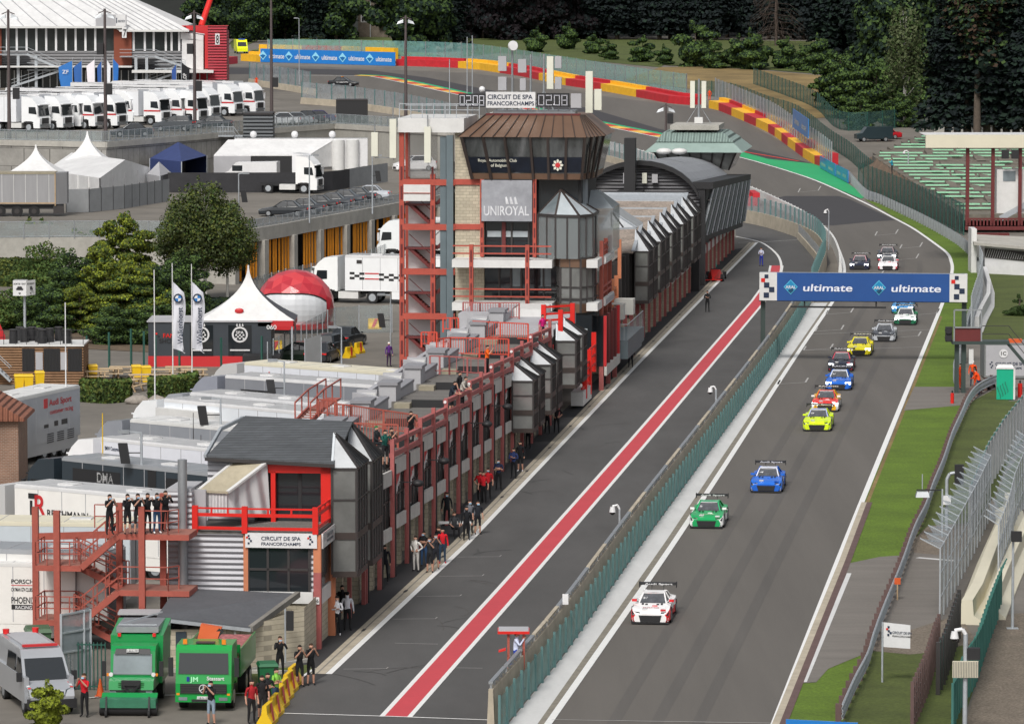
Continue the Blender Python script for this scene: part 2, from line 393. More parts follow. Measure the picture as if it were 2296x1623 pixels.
mat('wall_panels',(.3,.29,.27),.9,brick=(1.6,1.9,(.13,.125,.115),.035),nz=(.6,.22),nz2=(3,.1)); mat('wall_plain',(.33,.32,.29),.9,nz=(.5,.15,(2,1,.3)),nz2=(4,.1)); mat('siding_dk2',(.11,.12,.13),.6,stripe=(2,.4,.9))
mat('tent_blue',(.03,.05,.16),.7,nz=(1,.15)); mat('screen_grey',(.26,.27,.28),.8,nz=(1,.12)); mat('black_cloth',(.03,.03,.034),.8,nz=(.8,.3)); mat('charcoal',(.07,.07,.08),.6)
mat('dome_red',(.5,.03,.045),.35,coat=.3); mat('dome_red2',(.58,.05,.06),.35,coat=.3); mat('dome_red3',(.42,.02,.035),.35,coat=.3); mat('visor_white',(.62,.64,.67),.3,coat=.3,nz=(.9,.12)); mat('shop_grey',(.04,.048,.058),.5,nz=(1,.08))
mat('shutter_dk',(.03,.03,.032),.6,stripe=(3,.1,.8)); mat('tile',(.26,.1,.06),.8,stripe=(0,.3,.9),nz=(2,.25)); mat('tile_brown',(.14,.07,.05),.85,stripe=(0,.5,.9),nz=(1,.2)); mat('bin_yellow',(.78,.5,.01),.5,nz=(2,.06)); mat('wood_light',(.5,.38,.24),.8,nz=(2,.15)); mat('boulder',(.28,.25,.22),.95,nz=(1.5,.35),nz2=(7,.2))
mat('flag_white',(.68,.69,.75),.6,nz=(.8,.06)); mat('mast_brown',(.09,.07,.07),.6); mat('siding_hosp',(.2,.2,.21),.5,stripe=(2,.45,.9)); mat('glass_hosp',(.025,.03,.03),.1,spec=.6,nz=(.4,.6)); mat('red_pillar',(.2,.045,.02),.6); mat('stone',(.17,.14,.11),.95,brick=(.5,.25,(.1,.085,.07),.03),nz=(1,.3))
mat('stand_earth',(.15,.135,.11),.95,nz=(.8,.3),nz2=(5,.2)); mat('block_pale',(.42,.4,.34),.9,brick=(.62,.42,(.2,.19,.16),.04),nz=(.9,.1)); mat('cabin_grey',(.2,.21,.21),.6,nz=(1,.1)); mat('toilet_green',(.0,.38,.22),.5,nz=(1,.08)); mat('bin_green',(.01,.13,.05),.5); mat('bin_green2',(.05,.11,.05),.5)
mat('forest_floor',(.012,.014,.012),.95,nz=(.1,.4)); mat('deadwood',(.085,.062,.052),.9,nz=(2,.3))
mat('car_glass',(.1,.105,.115),.08,spec=.9,nz=(1.5,.5),co='obj')
mat('bank_dirt',(.16,.11,.075),.95,nz=(.5,.3),nz2=(4,.3)); mat('skid',(.055,.054,.053),.8,nz=(1.5,.3)); mat('patch',(.085,.08,.078),.9,nz=(2,.3))
mat('asphalt_rubber',(.1,.092,.084),.8,nz=(.3,.2,(1,.06,1),1),nz2=(16,.14))
mat('glass_turret',(.36,.4,.41),.06,alpha=.5,spec=.9)
mat('lawn',(.1,.13,.03),.95,nz=(.12,.35),nz2=(3,.2),bump=.5,bs=4)
# ---------------- ground ----------------
g=MB()
for i in range(len(ROWS)-1):
 ya,yb=ROWS[i],ROWS[i+1]
 if i==len(ROWS)-2: yb=1600
 if i==0: ya=60
 g.poly([(-500,ya,hz(ya)),(500,ya,hz(ya)),(500,yb,hz(yb)),(-500,yb,hz(yb))],'asphalt_paddock')
struct('ground',g)
RL=spx([(1727,1640),(1892,1220),(2058,813),(2115,672),(2133,612),(2131,585),(2122,568),(2098,549),(2048,514),(1998,487),(1935,454),(1827,405),(1722,371),(1645,350),(1489,312),(1399,293),(1308,275),(1160,243),(1020,212),(920,190),(835,173),(809,171),(700,170),(574,170)],5)   # outer/right edge of the track
LL=spx([(1217,1640),(1509,1220),(1775,813),(1865,680),(1886,640),(1893,608),(1886,575),(1866,540),(1800,487),(1722,448),(1655,420),(1560,385),(1429,345),(1340,322),(1230,290),(1100,262),(960,240),(820,215),(700,207),(574,205)],5)
tr=MB()
for i in range(len(RL)-1):
 pass
drape(tr,[(1217,1640),(1509,1220),(1775,813),(1865,680),(1886,640),(1893,608),(1886,575),(1866,540),(1800,487),(1722,448),(1655,420),(1560,385),(1429,345),(1340,322),(1230,290),(1100,262),(960,240),(820,215),(700,207),(574,205),(505,200),(505,150),(720,150),(900,158),(1060,165),(1180,180),(1340,215),(1545,240),(1600,235),(1850,372),(1935,452),(1998,487),(2048,514),(2098,549),(2122,568),(2131,585),(2133,612),(2115,672),(2058,813),(1892,1220),(1727,1640)],'asphalt_track',.004)
struct('race_track',tr)
tb=MB()
drape(tb,[(1722,449),(1760,440),(1880,440),(1905,447),(2008,494),(1960,497),(1868,506),(1840,505),(1800,487)],'asphalt_new',.012)
drape(tb,[(505,152),(700,155),(830,158),(960,175),(1160,215),(1320,243),(1480,290),(1640,325),(1780,357),(1850,373),(1722,364),(1645,343),(1489,304),(1399,284),(1308,266),(1160,234),(1020,204),(880,173),(700,167),(505,167)],'asphalt_new',.012)
struct('resurfaced_asphalt',tb)
pl=MB()
drape(pl,[(734,1512),(1050,1216),(1433,813),(1697,544),(1722,540),(1800,545),(1852,566),(1862,590),(1850,607),(1820,677),(1719,835),(1441,1216),(1268,1462),(1148,1607),(1120,1640),(560,1640),(560,1596)],'asphalt_pit',.004)
drape(pl,[(1650,528),(1697,540),(1722,540),(1800,545),(1852,566),(1845,545),(1722,500),(1660,492),(1648,500)],'asphalt_pit',.004)
struct('pit_lane',pl)
ap=MB()
drape(ap,[(560,1600),(640,1500),(706,1460),(740,1410),(1476,722),(1640,560),(1672,556),(1697,544),(1433,813),(1050,1216),(734,1512),(700,1530)],'apron',.006)
struct('garage_apron',ap)
mk=MB()
t1=wline([(737,1511),(1050,1216),(1433,813),(1697,544)],40)
strip_w(mk,t1,.27,'white_line',.02,0)
struct('pit_edge_line',mk)
mk=MB(); strip_w(mk,t1,.62,'concrete_tan',.016,.46); strip_w(mk,t1,.07,'concrete_dark',.022,.50)
for x,y,h in march(t1,12.5)[1:-1]:
 q=Matrix.Translation((x,y,0))@Matrix.Rotation(h,4,'Z'); mk.X=q; mk.box(-.35,.43,.022,.35,.57,.03,'black'); mk.X=None
struct('drain_channel',mk)
mk=MB(); t2=wline([(887,1607),(1148,1315),(1430,992),(1700,676),(1722,645),(1738,612),(1741,596),(1738,580)],30)
rs=[(862,1607),(1140,1295),(1411,992),(1559,820),(1702,655)]
for (o,w,m_) in ((.55,.2,'white_line'),(0,.9,'red_line'),(-.55,.2,'white_line')):
 strip_w(mk,t2[:-1],w,m_,.02,o)
struct('red_strip',mk)
mk=MB()
c2=spx([(1650,531),(1697,541),(1722,553),(1745,575),(1752,600),(1745,625)],5); strip_w(mk,c2,.22,'white_line',.024)
strip_w(mk,wline([(1700,544),(1790,538)]),.15,'white_line_worn',.024)
strip_w(mk,wline([(1655,545),(1697,541)]),.13,'white_line_worn',.024)
strip_w(mk,wline([(612,1598.5),(870,1606),(1116,1615)]),.13,'white_line',.024)
for (a,c_,e) in (((958,1496),(1082,1498),(1094,1490)),((885,1442),(982,1444),(995,1436)),):
 strip_w(mk,wline([a,c_]),.05,'grid_line',.018)
for y0,x0 in ((1500,770),(1388,880),(1337,935),(1292,985),(1249,1024)):
 strip_w(mk,wline([(x0,y0),(x0+96,y0-1),(x0+100,y0-4)]),.05,'grid_line',.018)
struct('painted_lines',mk)
mk=MB(); strip_w(mk,RL,.3,'white_line',.03,-.05); struct('track_edge_line',mk)
mk=MB(); strip_w(mk,LL[:len(LL)-60],.3,'white_line',.03,0); struct('track_edge_line',mk)
mk=MB()
for (x,y,w) in ((2030,582,48),(2040,556,45),(2055,582,1),(1880,703.6,55),(1857,741.7,58),(1832,784,60),(1993,677,55),(2030,756,58),(1985,527,46),(1812,430,45),(2075,705,50),(1950,620,50),(1960,528,1),(1775,860,62)):
 if w<5: continue
 x0=x-w/2; x1=x+w/2
 strip_w(mk,wline([(x0,y+2),(x1,y-2)]),.12,'grid_line',.03); strip_w(mk,wline([(x0,y+2),(x0+5,y-7)]),.12,'grid_line',.03); strip_w(mk,wline([(x1,y-2),(x1+6,y-12)]),.12,'grid_line',.03)
strip_w(mk,wline([(1822,750),(2083,740)]),.14,'grid_line',.034); strip_w(mk,wline([(1795,787),(2068,779)]),.1,'grid_line',.034)
strip_w(mk,wline([(1237,1614),(1730,1622)]),.07,'grid_line',.034)
struct('grid_marks',mk)
mk=MB(); KL=spx([(790,170.5),(835,173),(920,190),(1020,212),(1160,243),(1308,275),(1399,293),(1480,310)],6)
ks=march(KL,4.5)
for i in range(len(ks)-1):
 strip_w(mk,[ks[i],ks[i+1]],1.9,'kerb_red' if i%2 else 'kerb_yellow',.05,1.2)
strip_w(mk,[k for k in KL],1.0,'kerb_green',.04,2.7)
struct('kerb',mk)
mk=MB(); drape(mk,[(1489,304),(1560,322),(1640,335),(1722,357),(1850,371),(1880,398),(1944,441),(1930,446),(1827,403),(1722,369),(1645,348),(1489,311)],'paint_green_runoff',.03)
strip_w(mk,wline([(1650,338),(1790,362)]),.5,'kerb_red',.04)
struct('green_runoff',mk)
gr=MB()
drape(gr,[(1936,446),(1972,457),(2040,489),(2098,519),(2148,549),(2181,579),(2193,602),(2196,640),(2185,700),(2172,740),(2160,800),(2143,868),(2050,868),(2062,813),(2119,672),(2138,612),(2135,585),(2126,567),(2102,548),(2052,512),(2002,485)],'grass',.02)
drape(gr,[(2026,921),(2173,906),(2168,915),(2150,955),(2131,998),(2111,1058),(2088,1114),(2071,1164),(2046,1214),(2033,1246),(1973,1249),(1902,1266),(1917,1220),(1950,1127),(1936,1124)],'grass',.02)
drape(gr,[(1790,1533),(1830,1530),(1857,1500),(1900,1482),(1955,1458),(1940,1505),(1910,1562),(1880,1640),(1745,1640)],'grass',.02)
struct('verge_grass',gr)
gd=MB()
drape(gd,[(2180,900),(2240,868),(2262,900),(2290,900),(2296,960),(2296,985),(2250,1060),(2232,1110),(2180,1175),(2160,1178),(2080,1180),(2050,1214),(2071,1164),(2088,1114),(2111,1058),(2131,998),(2150,955)],'grass_dark',.024)
drape(gd,[(2296,1010),(2296,1120),(2262,1180),(2230,1120),(2256,1060)],'grass_dark',.024)
drape(gd,[(1955,1458),(2040,1465),(2100,1458),(2160,1440),(2180,1460),(2200,1500),(2150,1640),(1880,1640),(1910,1562),(1940,1505)],'grass_dark',.024)
drape(gd,[(2214,600),(2296,600),(2296,860),(2215,830),(2188,740),(2200,690)],'grass_dark',.024)
struct('bank_grass',gd)
gv=MB()
drape(gv,[(2080,1180),(2180,1172),(2150,1260),(2100,1250),(2050,1250),(2046,1214)],'gravel',.028)
drape(gv,[(1960,1440),(2020,1420),(2130,1380),(2165,1400),(2190,1440),(2160,1447),(2100,1462),(2040,1468),(1957,1460)],'gravel',.028)
drape(gv,[(2296,1370),(2296,1640),(2160,1640),(2200,1500),(2240,1370)],'gravel',.028)
struct('gravel',gv)
rs=MB()
drape(rs,[(2050,868),(2143,868),(2150,880),(2296,870),(2296,830),(2230,860),(2233,868),(2200,884),(2173,908),(2026,921)],'asphalt_old',.03)
drape(rs,[(1890,1290),(1902,1264),(1973,1249),(2033,1245),(2018,1299),(1978,1397),(1955,1460),(1900,1482),(1857,1500),(1830,1530),(1800,1532)],'asphalt_old',.03)
drape(rs,[(2050,1240),(2160,1250),(2175,1300),(2130,1385),(2020,1420),(1975,1430),(1985,1380),(2020,1300)],'asphalt_old',.03)
drape(rs,[(2225,1265),(2296,1270),(2296,1375),(2235,1380),(2170,1395)],'asphalt_old',.03)
struct('service_asphalt',rs)
kb=MB()
q=wline([(1950,1127),(1901,1260),(1750,1640)])
strip_w(kb,q,.3,'concrete_tan',.034,-.29)
strip_w(kb,q,.3,'red_dark_slot',.04,0)
strip_w(kb,wline([(1904,1286),(1803,1530)]),.22,'concrete_light',.036,.0)
strip_w(kb,wline([(2057,1251),(2140,1258)]),.4,'concrete_light',.036,.0); strip_w(kb,wline([(2240,1274),(2296,1279)]),.4,'concrete_light',.036,.0)
struct('drain_strip',kb)
cs=MB()
drape(cs,[(1150,1610),(1268,1464),(1441,1218),(1719,838),(1820,679),(1856,679),(1772,800),(1722,872),(1491,1216),(1205,1623),(1195,1640),(1125,1640)],'concrete_light',.01)
struct('concrete_strip',cs)
es=MB()
drape(es,[(1491,1216),(1722,872),(1772,800),(1856,679),(1862,679),(1775,808),(1722,890),(1506,1216),(1221,1623),(1205,1640),(1195,1640),(1205,1623)],'earth_grey',.014)
struct('verge_dirt',es)
md=MB()
drape(md,[(1480,152),(1560,150),(1700,158),(1860,172),(1870,190),(1890,225),(1900,260),(1790,270),(1700,215),(1580,205),(1400,180)],'grass_dry',.05)
drape(md,[(560,115),(640,100),(700,73),(770,66),(840,70),(880,90),(920,115),(990,126),(905,126),(760,122)],'lawn',.09)
drape(md,[(1040,105),(1180,95),(1500,140),(1480,152),(1300,135),(1080,115)],'grass_dark',.05)
drape(md,[(370,12),(510,8),(480,22),(370,35)],'grass_dark',.05)
struct('meadow',md)
q=MB(); rr=random.Random(9)
for (x,y,n_) in ((1350,985,4),(1240,1100,4),(1490,760,4),(1000,1420,4),(880,1500,4),(1110,1280,4)):
 for j in range(n_):
  a=rr.uniform(-.5,.5); X=G(x+rr.uniform(-60,60),y+rr.uniform(-40,40)); L_=rr.uniform(1.2,4); hh=BA+a; c=rr.uniform(-.25,.25); w_=rr.uniform(.06,.16)
  strip_w(q,[(X.x+math.cos(hh+c*k)*L_*k/4,X.y+math.sin(hh+c*k)*L_*k/4) for k in range(5)],w_,'skid' if rr.random()<.7 else 'patch',.012+.0004*j)
for o in (-1.6,-4.2,-6.9): strip_w(q,offs([tuple(p) for p in RL[:26]],1.9-o*.62),.5,'asphalt_rubber',.008)
struct('tyre_marks',q)
# ---------------- racing cars ----------------
def sec(x,zb,w,zm,ws,zs,wt,zt,zc):
 h=[(w*.93,zb),(w,zb+.1),(w,zm),(ws,zs),(wt,zt)]
 return [(x,y,z) for y,z in h]+[(x,0,zc)]+[(x,-y,z) for y,z in h[::-1]]
def wheel_mb(r=.34,w_=.3,rim='steel'):
 m=MB(); m.cyl((0,-w_/2,0),(0,w_/2,0),r,r,16,'rubber'); return m
def rim_mb(r,w_,mm='steel'):
 m=MB()
 for s in (-1,1):
  m.cyl((0,s*w_/2,0),(0,s*(w_/2+.012),0),r*.62,r*.58,12,mm)
  for k in range(5):
   a=k*2*math.pi/5; m.box(-.01,s*(w_/2+.01),-.01,.01,s*(w_/2+.02),.01,'black') if k==0 else None
 return m
WH={}
def wheels(t,spots,r,w_,rim='steel',name='wheel'):
 k=(r,w_,rim)
 if k not in WH: WH[k]=(wheel_mb(r,w_).build('tyre'),rim_mb(r,w_,rim).build('rim'))
 for (x,y,z) in spots:
  o=t.part(name,WH[k][0]); o.location=(x,y,z); q=t.part('rim',WH[k][1],parent=o)
def race_car(px,py,label,c1,c2,c3,num='',yaw=0,lamps=False,hood=None,roof=None,wingc='black',txt='',front=None):
 g=G(px,py); h=BA+math.pi+rad(yaw)
 hd=Vector((math.cos(h),math.sin(h),0)); loc=g-hd*2.3
 t=Thing('race_car',label,'race car',loc,h,'touring cars racing on the straight',local=True)
 m=MB(); c1,c2,c3=pm(c1),pm(c2),pm(c3); hood=pm(hood) if hood else c1; roof=pm(roof) if roof else c1
 S=[sec(2.36,.13,.8,.36,.72,.47,.5,.5,.52),sec(2.2,.11,.94,.42,.86,.6,.55,.58,.6),sec(1.9,.11,.975,.56,.93,.72,.6,.68,.69),sec(1.45,.11,.975,.6,.92,.78,.62,.74,.76),
       sec(.95,.11,.93,.55,.9,.76,.66,.82,.85),sec(.3,.1,.88,.5,.88,.78,.72,.86,.88),sec(-.7,.1,.89,.5,.89,.8,.72,.88,.9),sec(-1.1,.1,.97,.55,.95,.82,.7,.9,.92),
       sec(-1.5,.12,.985,.6,.95,.86,.68,.92,.94),sec(-1.95,.14,.975,.55,.92,.84,.66,.9,.93),sec(-2.32,.25,.9,.5,.85,.74,.6,.82,.85)]
 def mf(i,j):
  if j in (0,9,10): return 'black' if j==10 else c3
  if j in (1,8): return (c2 if i<3 else c3 if i>5 else c1) if j==8 else (c2 if i<3 else c3)
  if j in (2,7): return c2 if i<4 else c1
  return hood if i<4 else c1
 m.loft(S,c1,caps=True,smooth=False,mf=mf)
 t.part('body',m)
 base=[(.98,.62,.84),(.98,-.62,.84),(-1.75,-.55,.92),(-1.75,.55,.92)]
 bl=[(1.0,0,.86),(.85,.66,.83),(-.3,.74,.86),(-1.2,.7,.88),(-1.8,.5,.92)]
 tl=[(.22,0,1.25),(.16,.5,1.22),(-.25,.53,1.245),(-.75,.5,1.235),(-1.0,.42,1.19)]
 m=MB(); pts=bl+[(x,-y,z) for x,y,z in bl[1:]]+tl+[(x,-y,z) for x,y,z in tl[1:]]
 def fc(a,m_): m.add(pts,[a],m_)
 for s,(o1,o2) in ((0,(0,0)),(1,(4,4))):
  bi=[0]+[k+(4 if s else 0) for k in (1,2,3,4)]; ti=[9]+[k+9+(4 if s else 0) for k in (1,2,3,4)]
  for k in range(4):
   f=(bi[k],bi[k+1],ti[k+1],ti[k])
   fc(f if not s else f[::-1],'car_glass')
 m2=MB(); m2.add([(x,y,z+.004) for x,y,z in tl]+[(x,-y,z+.004) for x,y,z in tl[1:]],[(0,1,2,6,5)[::1],(2,3,7,6),(3,4,8,7)],roof)
 m2.add([(-1.0,.42,1.194),(-1.0,-.42,1.194),(-1.8,-.5,.925),(-1.8,.5,.925)],[(0,3,2,1)],c1)
 for s in (1,-1):
  m2.beam((.86,.67*s,.83),(.17,.51*s,1.23),.06,.05,roof); m2.beam((-.3,.745*s,.86),(-.25,.54*s,1.24),.07,.04,c1); m2.beam((-1.25,.7*s,.88),(-.8,.5*s,1.23),.16,.04,c1)
 m2.box(.2,-.47,1.235,.3,.47,1.205,'white_gloss')
 if txt: m2.text(txt,(.30,-.3,1.20),(0,1,0),(-.75,0,.5),.07,'red_bright',w=.55)
 t.part('windows',m); t.part('roof',m2)
 f=MB(); f.box(2.05,-.93,.05,2.42,.93,.085,'black'); f.hexa([(2.30,-.48,.14),(2.385,-.48,.14),(2.385,.48,.14),(2.3,.48,.14)],[(2.30,-.56,.44),(2.39,-.56,.44),(2.39,.56,.44),(2.3,.56,.44)],'black')
 f.box(2.3,-.93,.085,2.35,.93,.13,'black')
 t.part('front_splitter',f)
 for s in (1,-1):
  f=MB(); f.hexa([(2.2,.62*s,.15),(2.33,.62*s,.15),(2.27,.88*s,.15),(2.15,.88*s,.15)] if s>0 else [(2.2,-.88,.15),(2.27,-.88,.15),(2.33,-.62,.15),(2.2,-.62,.15)],[(2.2,.62*s,.32),(2.35,.62*s,.32),(2.27,.9*s,.32),(2.15,.9*s,.32)] if s>0 else [(2.2,-.9,.32),(2.27,-.9,.32),(2.35,-.62,.32),(2.2,-.62,.32)],front or c3)
  t.part('side_intake',f); f=MB(); f.box(.98,.42*s,.80,1.22,.52*s,.84,'black'); f.box(1.1,.22*s,.80,1.25,.34*s,.835,'black'); t.part('bonnet_vent',f)
 for s in (1,-1):
  q=MB(); a=[(2.34,.5,.4),(2.28,.9,.43),(2.13,.92,.58),(2.24,.52,.56)]
  q.prism([(x,y*s,z) for x,y,z in a] if s>0 else [(x,y*s,z) for x,y,z in a][::-1],(.035,0,.03),'lamp_white' if lamps else 'black_gloss')
  if not lamps: q.box(2.27,(.6*s),.5,2.31,.8*s,.53,'white_gloss')
  t.part('headlight',q)
  q=MB(); q.box(.62,.8*s,.88,.78,1.04*s,.99,c2); q.beam((.6,.72*s,.84),(.68,.86*s,.9),.04,.04,'black'); t.part('mirror',q)
  q=MB(); q.box(-1.1,.9*s,.06,.95,.98*s,.12,'black'); t.part('side_skirt',q)
  for x in (1.42,-1.42): q=MB(); q.cyl((x,.93*s,.36),(x,.992*s,.36),.39,.39,14,'black'); t.part('wheel_arch',q)
 q=MB(); q.hexa([(-2.42,-.92,1.36),(-2.0,-.92,1.34),(-2.0,.92,1.34),(-2.42,.92,1.36)],[(-2.42,-.92,1.4),(-2.0,-.92,1.37),(-2.0,.92,1.37),(-2.42,.92,1.4)],wingc)
 for s in (1,-1): q.box(-2.45,.91*s,1.18,-1.98,.94*s,1.44,wingc); q.beam((-1.95,.3*s,.9),(-2.2,.3*s,1.35),.03,.08,'black')
 q.box(-2.0,-.9,1.31,-1.97,.9,1.42,wingc)
 q.text('Audi Sport' if not lamps else 'RACING',(-1.965,-.65,1.325),(0,1,0),(0,0,1),.08,'white_gloss',w=1.4)
 t.part('rear_wing',q)
 q=MB()
 if num:
  q.text(num,(.62,-.52,1.0),(0,1,0),(-.75,0,.42),.14,'white_gloss',w=.3)
  if hood2:=HOOD.get(num): q.text(hood2[0],(1.78,-.4,.73),(0,1,0),(-1,0,.06),.2,pm(hood2[1]),w=.8)
  t.part('race_number',q)
 for k,(x,y,z,m_) in enumerate(((1.3,.15,.765,c2),(1.9,-.3,.7,'white_gloss'),(2.0,.62,.665,c3),(.1,-.905,.5,'white_gloss'),(-.5,.9,.55,'white_gloss'),(-1.3,.98,.6,c3),(1.5,-.9,.72,'black_gloss'))):
  q=MB(); q.box(x-.16,y-(.01 if abs(y)>.85 else .13),z-(.13 if abs(y)>.85 else .03),x+.16,y+(.01 if abs(y)>.85 else .13),z+(.1 if abs(y)>.85 else .02),m_); t.part('decal',q)
 t.o.scale=(.92,.9,.94)
 wheels(t,[(1.42,.84,.34),(1.42,-.84,.34),(-1.42,.84,.34),(-1.42,-.84,.34)],.34,.29)
 return t
HOOD={'33':('porta','c01820'),'51':('CASTROL','f0f0e0'),'4':('',''),'57':('',''),'99':('','')}
HOOD={'33':('porta','c01820'),'51':('EDGE','e8f0d0'),'25':('ZF','f0f0f4'),'11':('SHELL','f4f4f4')}
race_car(1457,1401,'red and white racing car with red lettering on its bonnet, nearest of all','f2f0f0','d8222a','d8222a','33',hood='f4f2f2',roof='f2f0f0',txt='BOSCH',front='f0f0f0')
race_car(1583,1186,'green and white racing car by the left white line, second in the queue','12a05a','f2f2f2','f2f2f2','51',hood='12a05a',roof='28b070')
race_car(1717,1106,'mid blue racing car with lime bumper corners, alone between green car and lime car','1460c8','1c6ad2','1c55b8','4',hood='1c6ad2',roof='e0e4f4',front='d0e820')
race_car(1831,968,'lime yellow racing car with a blue flank, in front of the red and yellow one','d8f018','d2ee10','d2ee10','9',hood='d8f018',roof='b8c0e8',front='d2ee10')
race_car(1849,924,'red, white and yellow racing car between the lime car and the blue car','e8b018','f2f0ee','f4f2f0','11',lamps=True,hood='e03028',roof='d83a30')
race_car(1879,876,'bright blue racing car with lit headlights and silver roof trim','1a66cc','1a66cc','1450a8','25',lamps=True,hood='1a66cc',roof='d8e0ee')
race_car(1884,834,'black racing car with red roof stripe and lit headlights behind the blue car','1c2030','22283a','b02838','',lamps=True,hood='181c28',roof='c84858')
race_car(1925,798.6,'yellow racing car crossing the painted line behind the black one','f0e010','f0e410','e8d808','',lamps=True,hood='f4e814',roof='f0e214',yaw=-1)
race_car(1981,767,'silver grey racing car with a black bonnet, between yellow and green cars','b8bcc2','c0c4ca','888e96','',hood='3a3c42',roof='c4c8d0')
race_car(2029,729.7,'green racing car with white bonnet just below the overhead banner','0e6a48','147a50','0c5c40','',lamps=True,hood='f0f2f0',roof='eef0f0')
race_car(2023,704,'light blue racing car half hidden behind the green one under the banner','3c90c8','4a9ad0','3080b8','',lamps=True,hood='3a8ac8',roof='a8c8e0')
race_car(2026,684,'white racing car with blue trim mostly hidden by the overhead banner','e8eaf0','5078c0','e8eaf0','',lamps=True,roof='e8eaf0')
race_car(1990,607,'white racing car with red bumper corners just above the overhead banner','eeecee','d04050','d84858','',lamps=True,hood='f0eef0',roof='eeeef0')
race_car(1926,606,'dark navy racing car on the left, just above the overhead banner','20263c','262e48','303c60','',lamps=True,hood='1e2438',roof='d8a0a8')
race_car(1988,586,'dark grey racing car directly behind the white and red one','50545e','5a5e68','484c58','',lamps=True,hood='3c4048',roof='b8a0a4')
# ---------------- road car ----------------
def road_car(name,loc,h,label,c,group=None,suv=False,lights='lamp_red',cat='car',door='',extra=None):
 t=Thing(name,label,cat,loc,h,group,local=True); m=MB(); c=pm(c) if len(c)==6 else c
 H=.25 if suv else 0
 def s5(x,zb,w,zm,ws,zs,zc): return sec(x,zb,w,zm,ws,zs,ws*.7,zc,zc+.02)
 m.loft([s5(2.38,.25,.7,.45,.66,.55,.58),s5(2.25,.2,.86,.5,.8,.68+H*.6,.7+H*.6),s5(1.4,.2,.91,.6,.86,.8+H,.86+H),s5(.9,.2,.91,.62,.87,.88+H,.94+H),s5(-.8,.2,.91,.64,.87,.92+H,.96+H),s5(-1.6,.2,.91,.64,.86,.94+H,.98+H),s5(-2.2,.25,.87,.6,.8,.88+H,.95+H),s5(-2.36,.3,.78,.55,.7,.75,.78)],c)
 t.part('body',m)
 z0=.93+H; z1=1.43+H; xr=-1.95 if suv else -1.5; xt=-1.75 if suv else -.95
 b_=[(.95,.72,z0),(xr,.7,z0+.02),(xr,-.7,z0+.02),(.95,-.72,z0)]; q=[(.2,.58,z1),(xt,.56,z1),(xt,-.56,z1),(.2,-.58,z1)]
 m=MB(); m.add(b_+q,[(0,4,5,1)[::-1],(1,5,6,2)[::-1],(2,6,7,3)[::-1],(3,7,4,0)[::-1]],'glass_dark'); t.part('windows',m)
 m=MB(); m.hexa([(.2,-.58,z1),(.2,.58,z1),(xt,.56,z1),(xt,-.56,z1)],[(.1,-.5,z1+.05),(.1,.5,z1+.05),(xt+.1,.5,z1+.05),(xt+.1,-.5,z1+.05)],c)
 for s in (1,-1):
  m.beam((.95,.72*s,z0),(.2,.58*s,z1),.06,.06,c); m.beam((-.35,.72*s,z0),(-.35,.57*s,z1),.07,.05,'black'); m.beam((xr,.7*s,z0),(xt,.56*s,z1),.14,.06,c)
 t.part('roof',m)
 for s in (1,-1):
  q=MB(); q.box(2.22,.55*s,.6,2.34,.8*s,.7,'glass_pane'); t.part('headlight',q)
  q=MB(); q.box(-2.36,.5*s,.72+H,-2.28,.82*s,.84+H,lights); t.part('tail_light',q)
  q=MB(); q.box(.62,.9*s,.95+H,.74,1.05*s,1.06+H,c); t.part('mirror',q)
 q=MB(); q.box(2.3,-.45,.3,2.4,.45,.5,'black'); t.part('grille',q)
 q=MB(); q.box(-2.40,-.26,.5,-2.37,.26,.61,'white_panel'); t.part('number_plate',q)
 wheels(t,[(1.4,.8,.32),(1.4,-.8,.32),(-1.35,.8,.32),(-1.35,-.8,.32)],.32,.22)
 if extra: extra(t)
 return t
def sc_extra(t):
 q=MB(); q.box(-.2,-.5,1.48,-.05,.5,1.58,'lamp_amber'); t.part('light_bar',q)
 q=MB(); q.text('DTM Safety Car',(1.0,-.915,.6),(-1,0,0),(0,0,1),.18,'white_gloss',w=2.0); q.text('DTM Safety Car',(-1.0,.915,.6),(1,0,0),(0,0,1),.18,'white_gloss',w=2.0); t.part('lettering',q)
road_car('safety_car',G(770,194),rad(-14),'black safety car with amber roof light on the far curve','16181c',cat='safety car',extra=sc_extra)
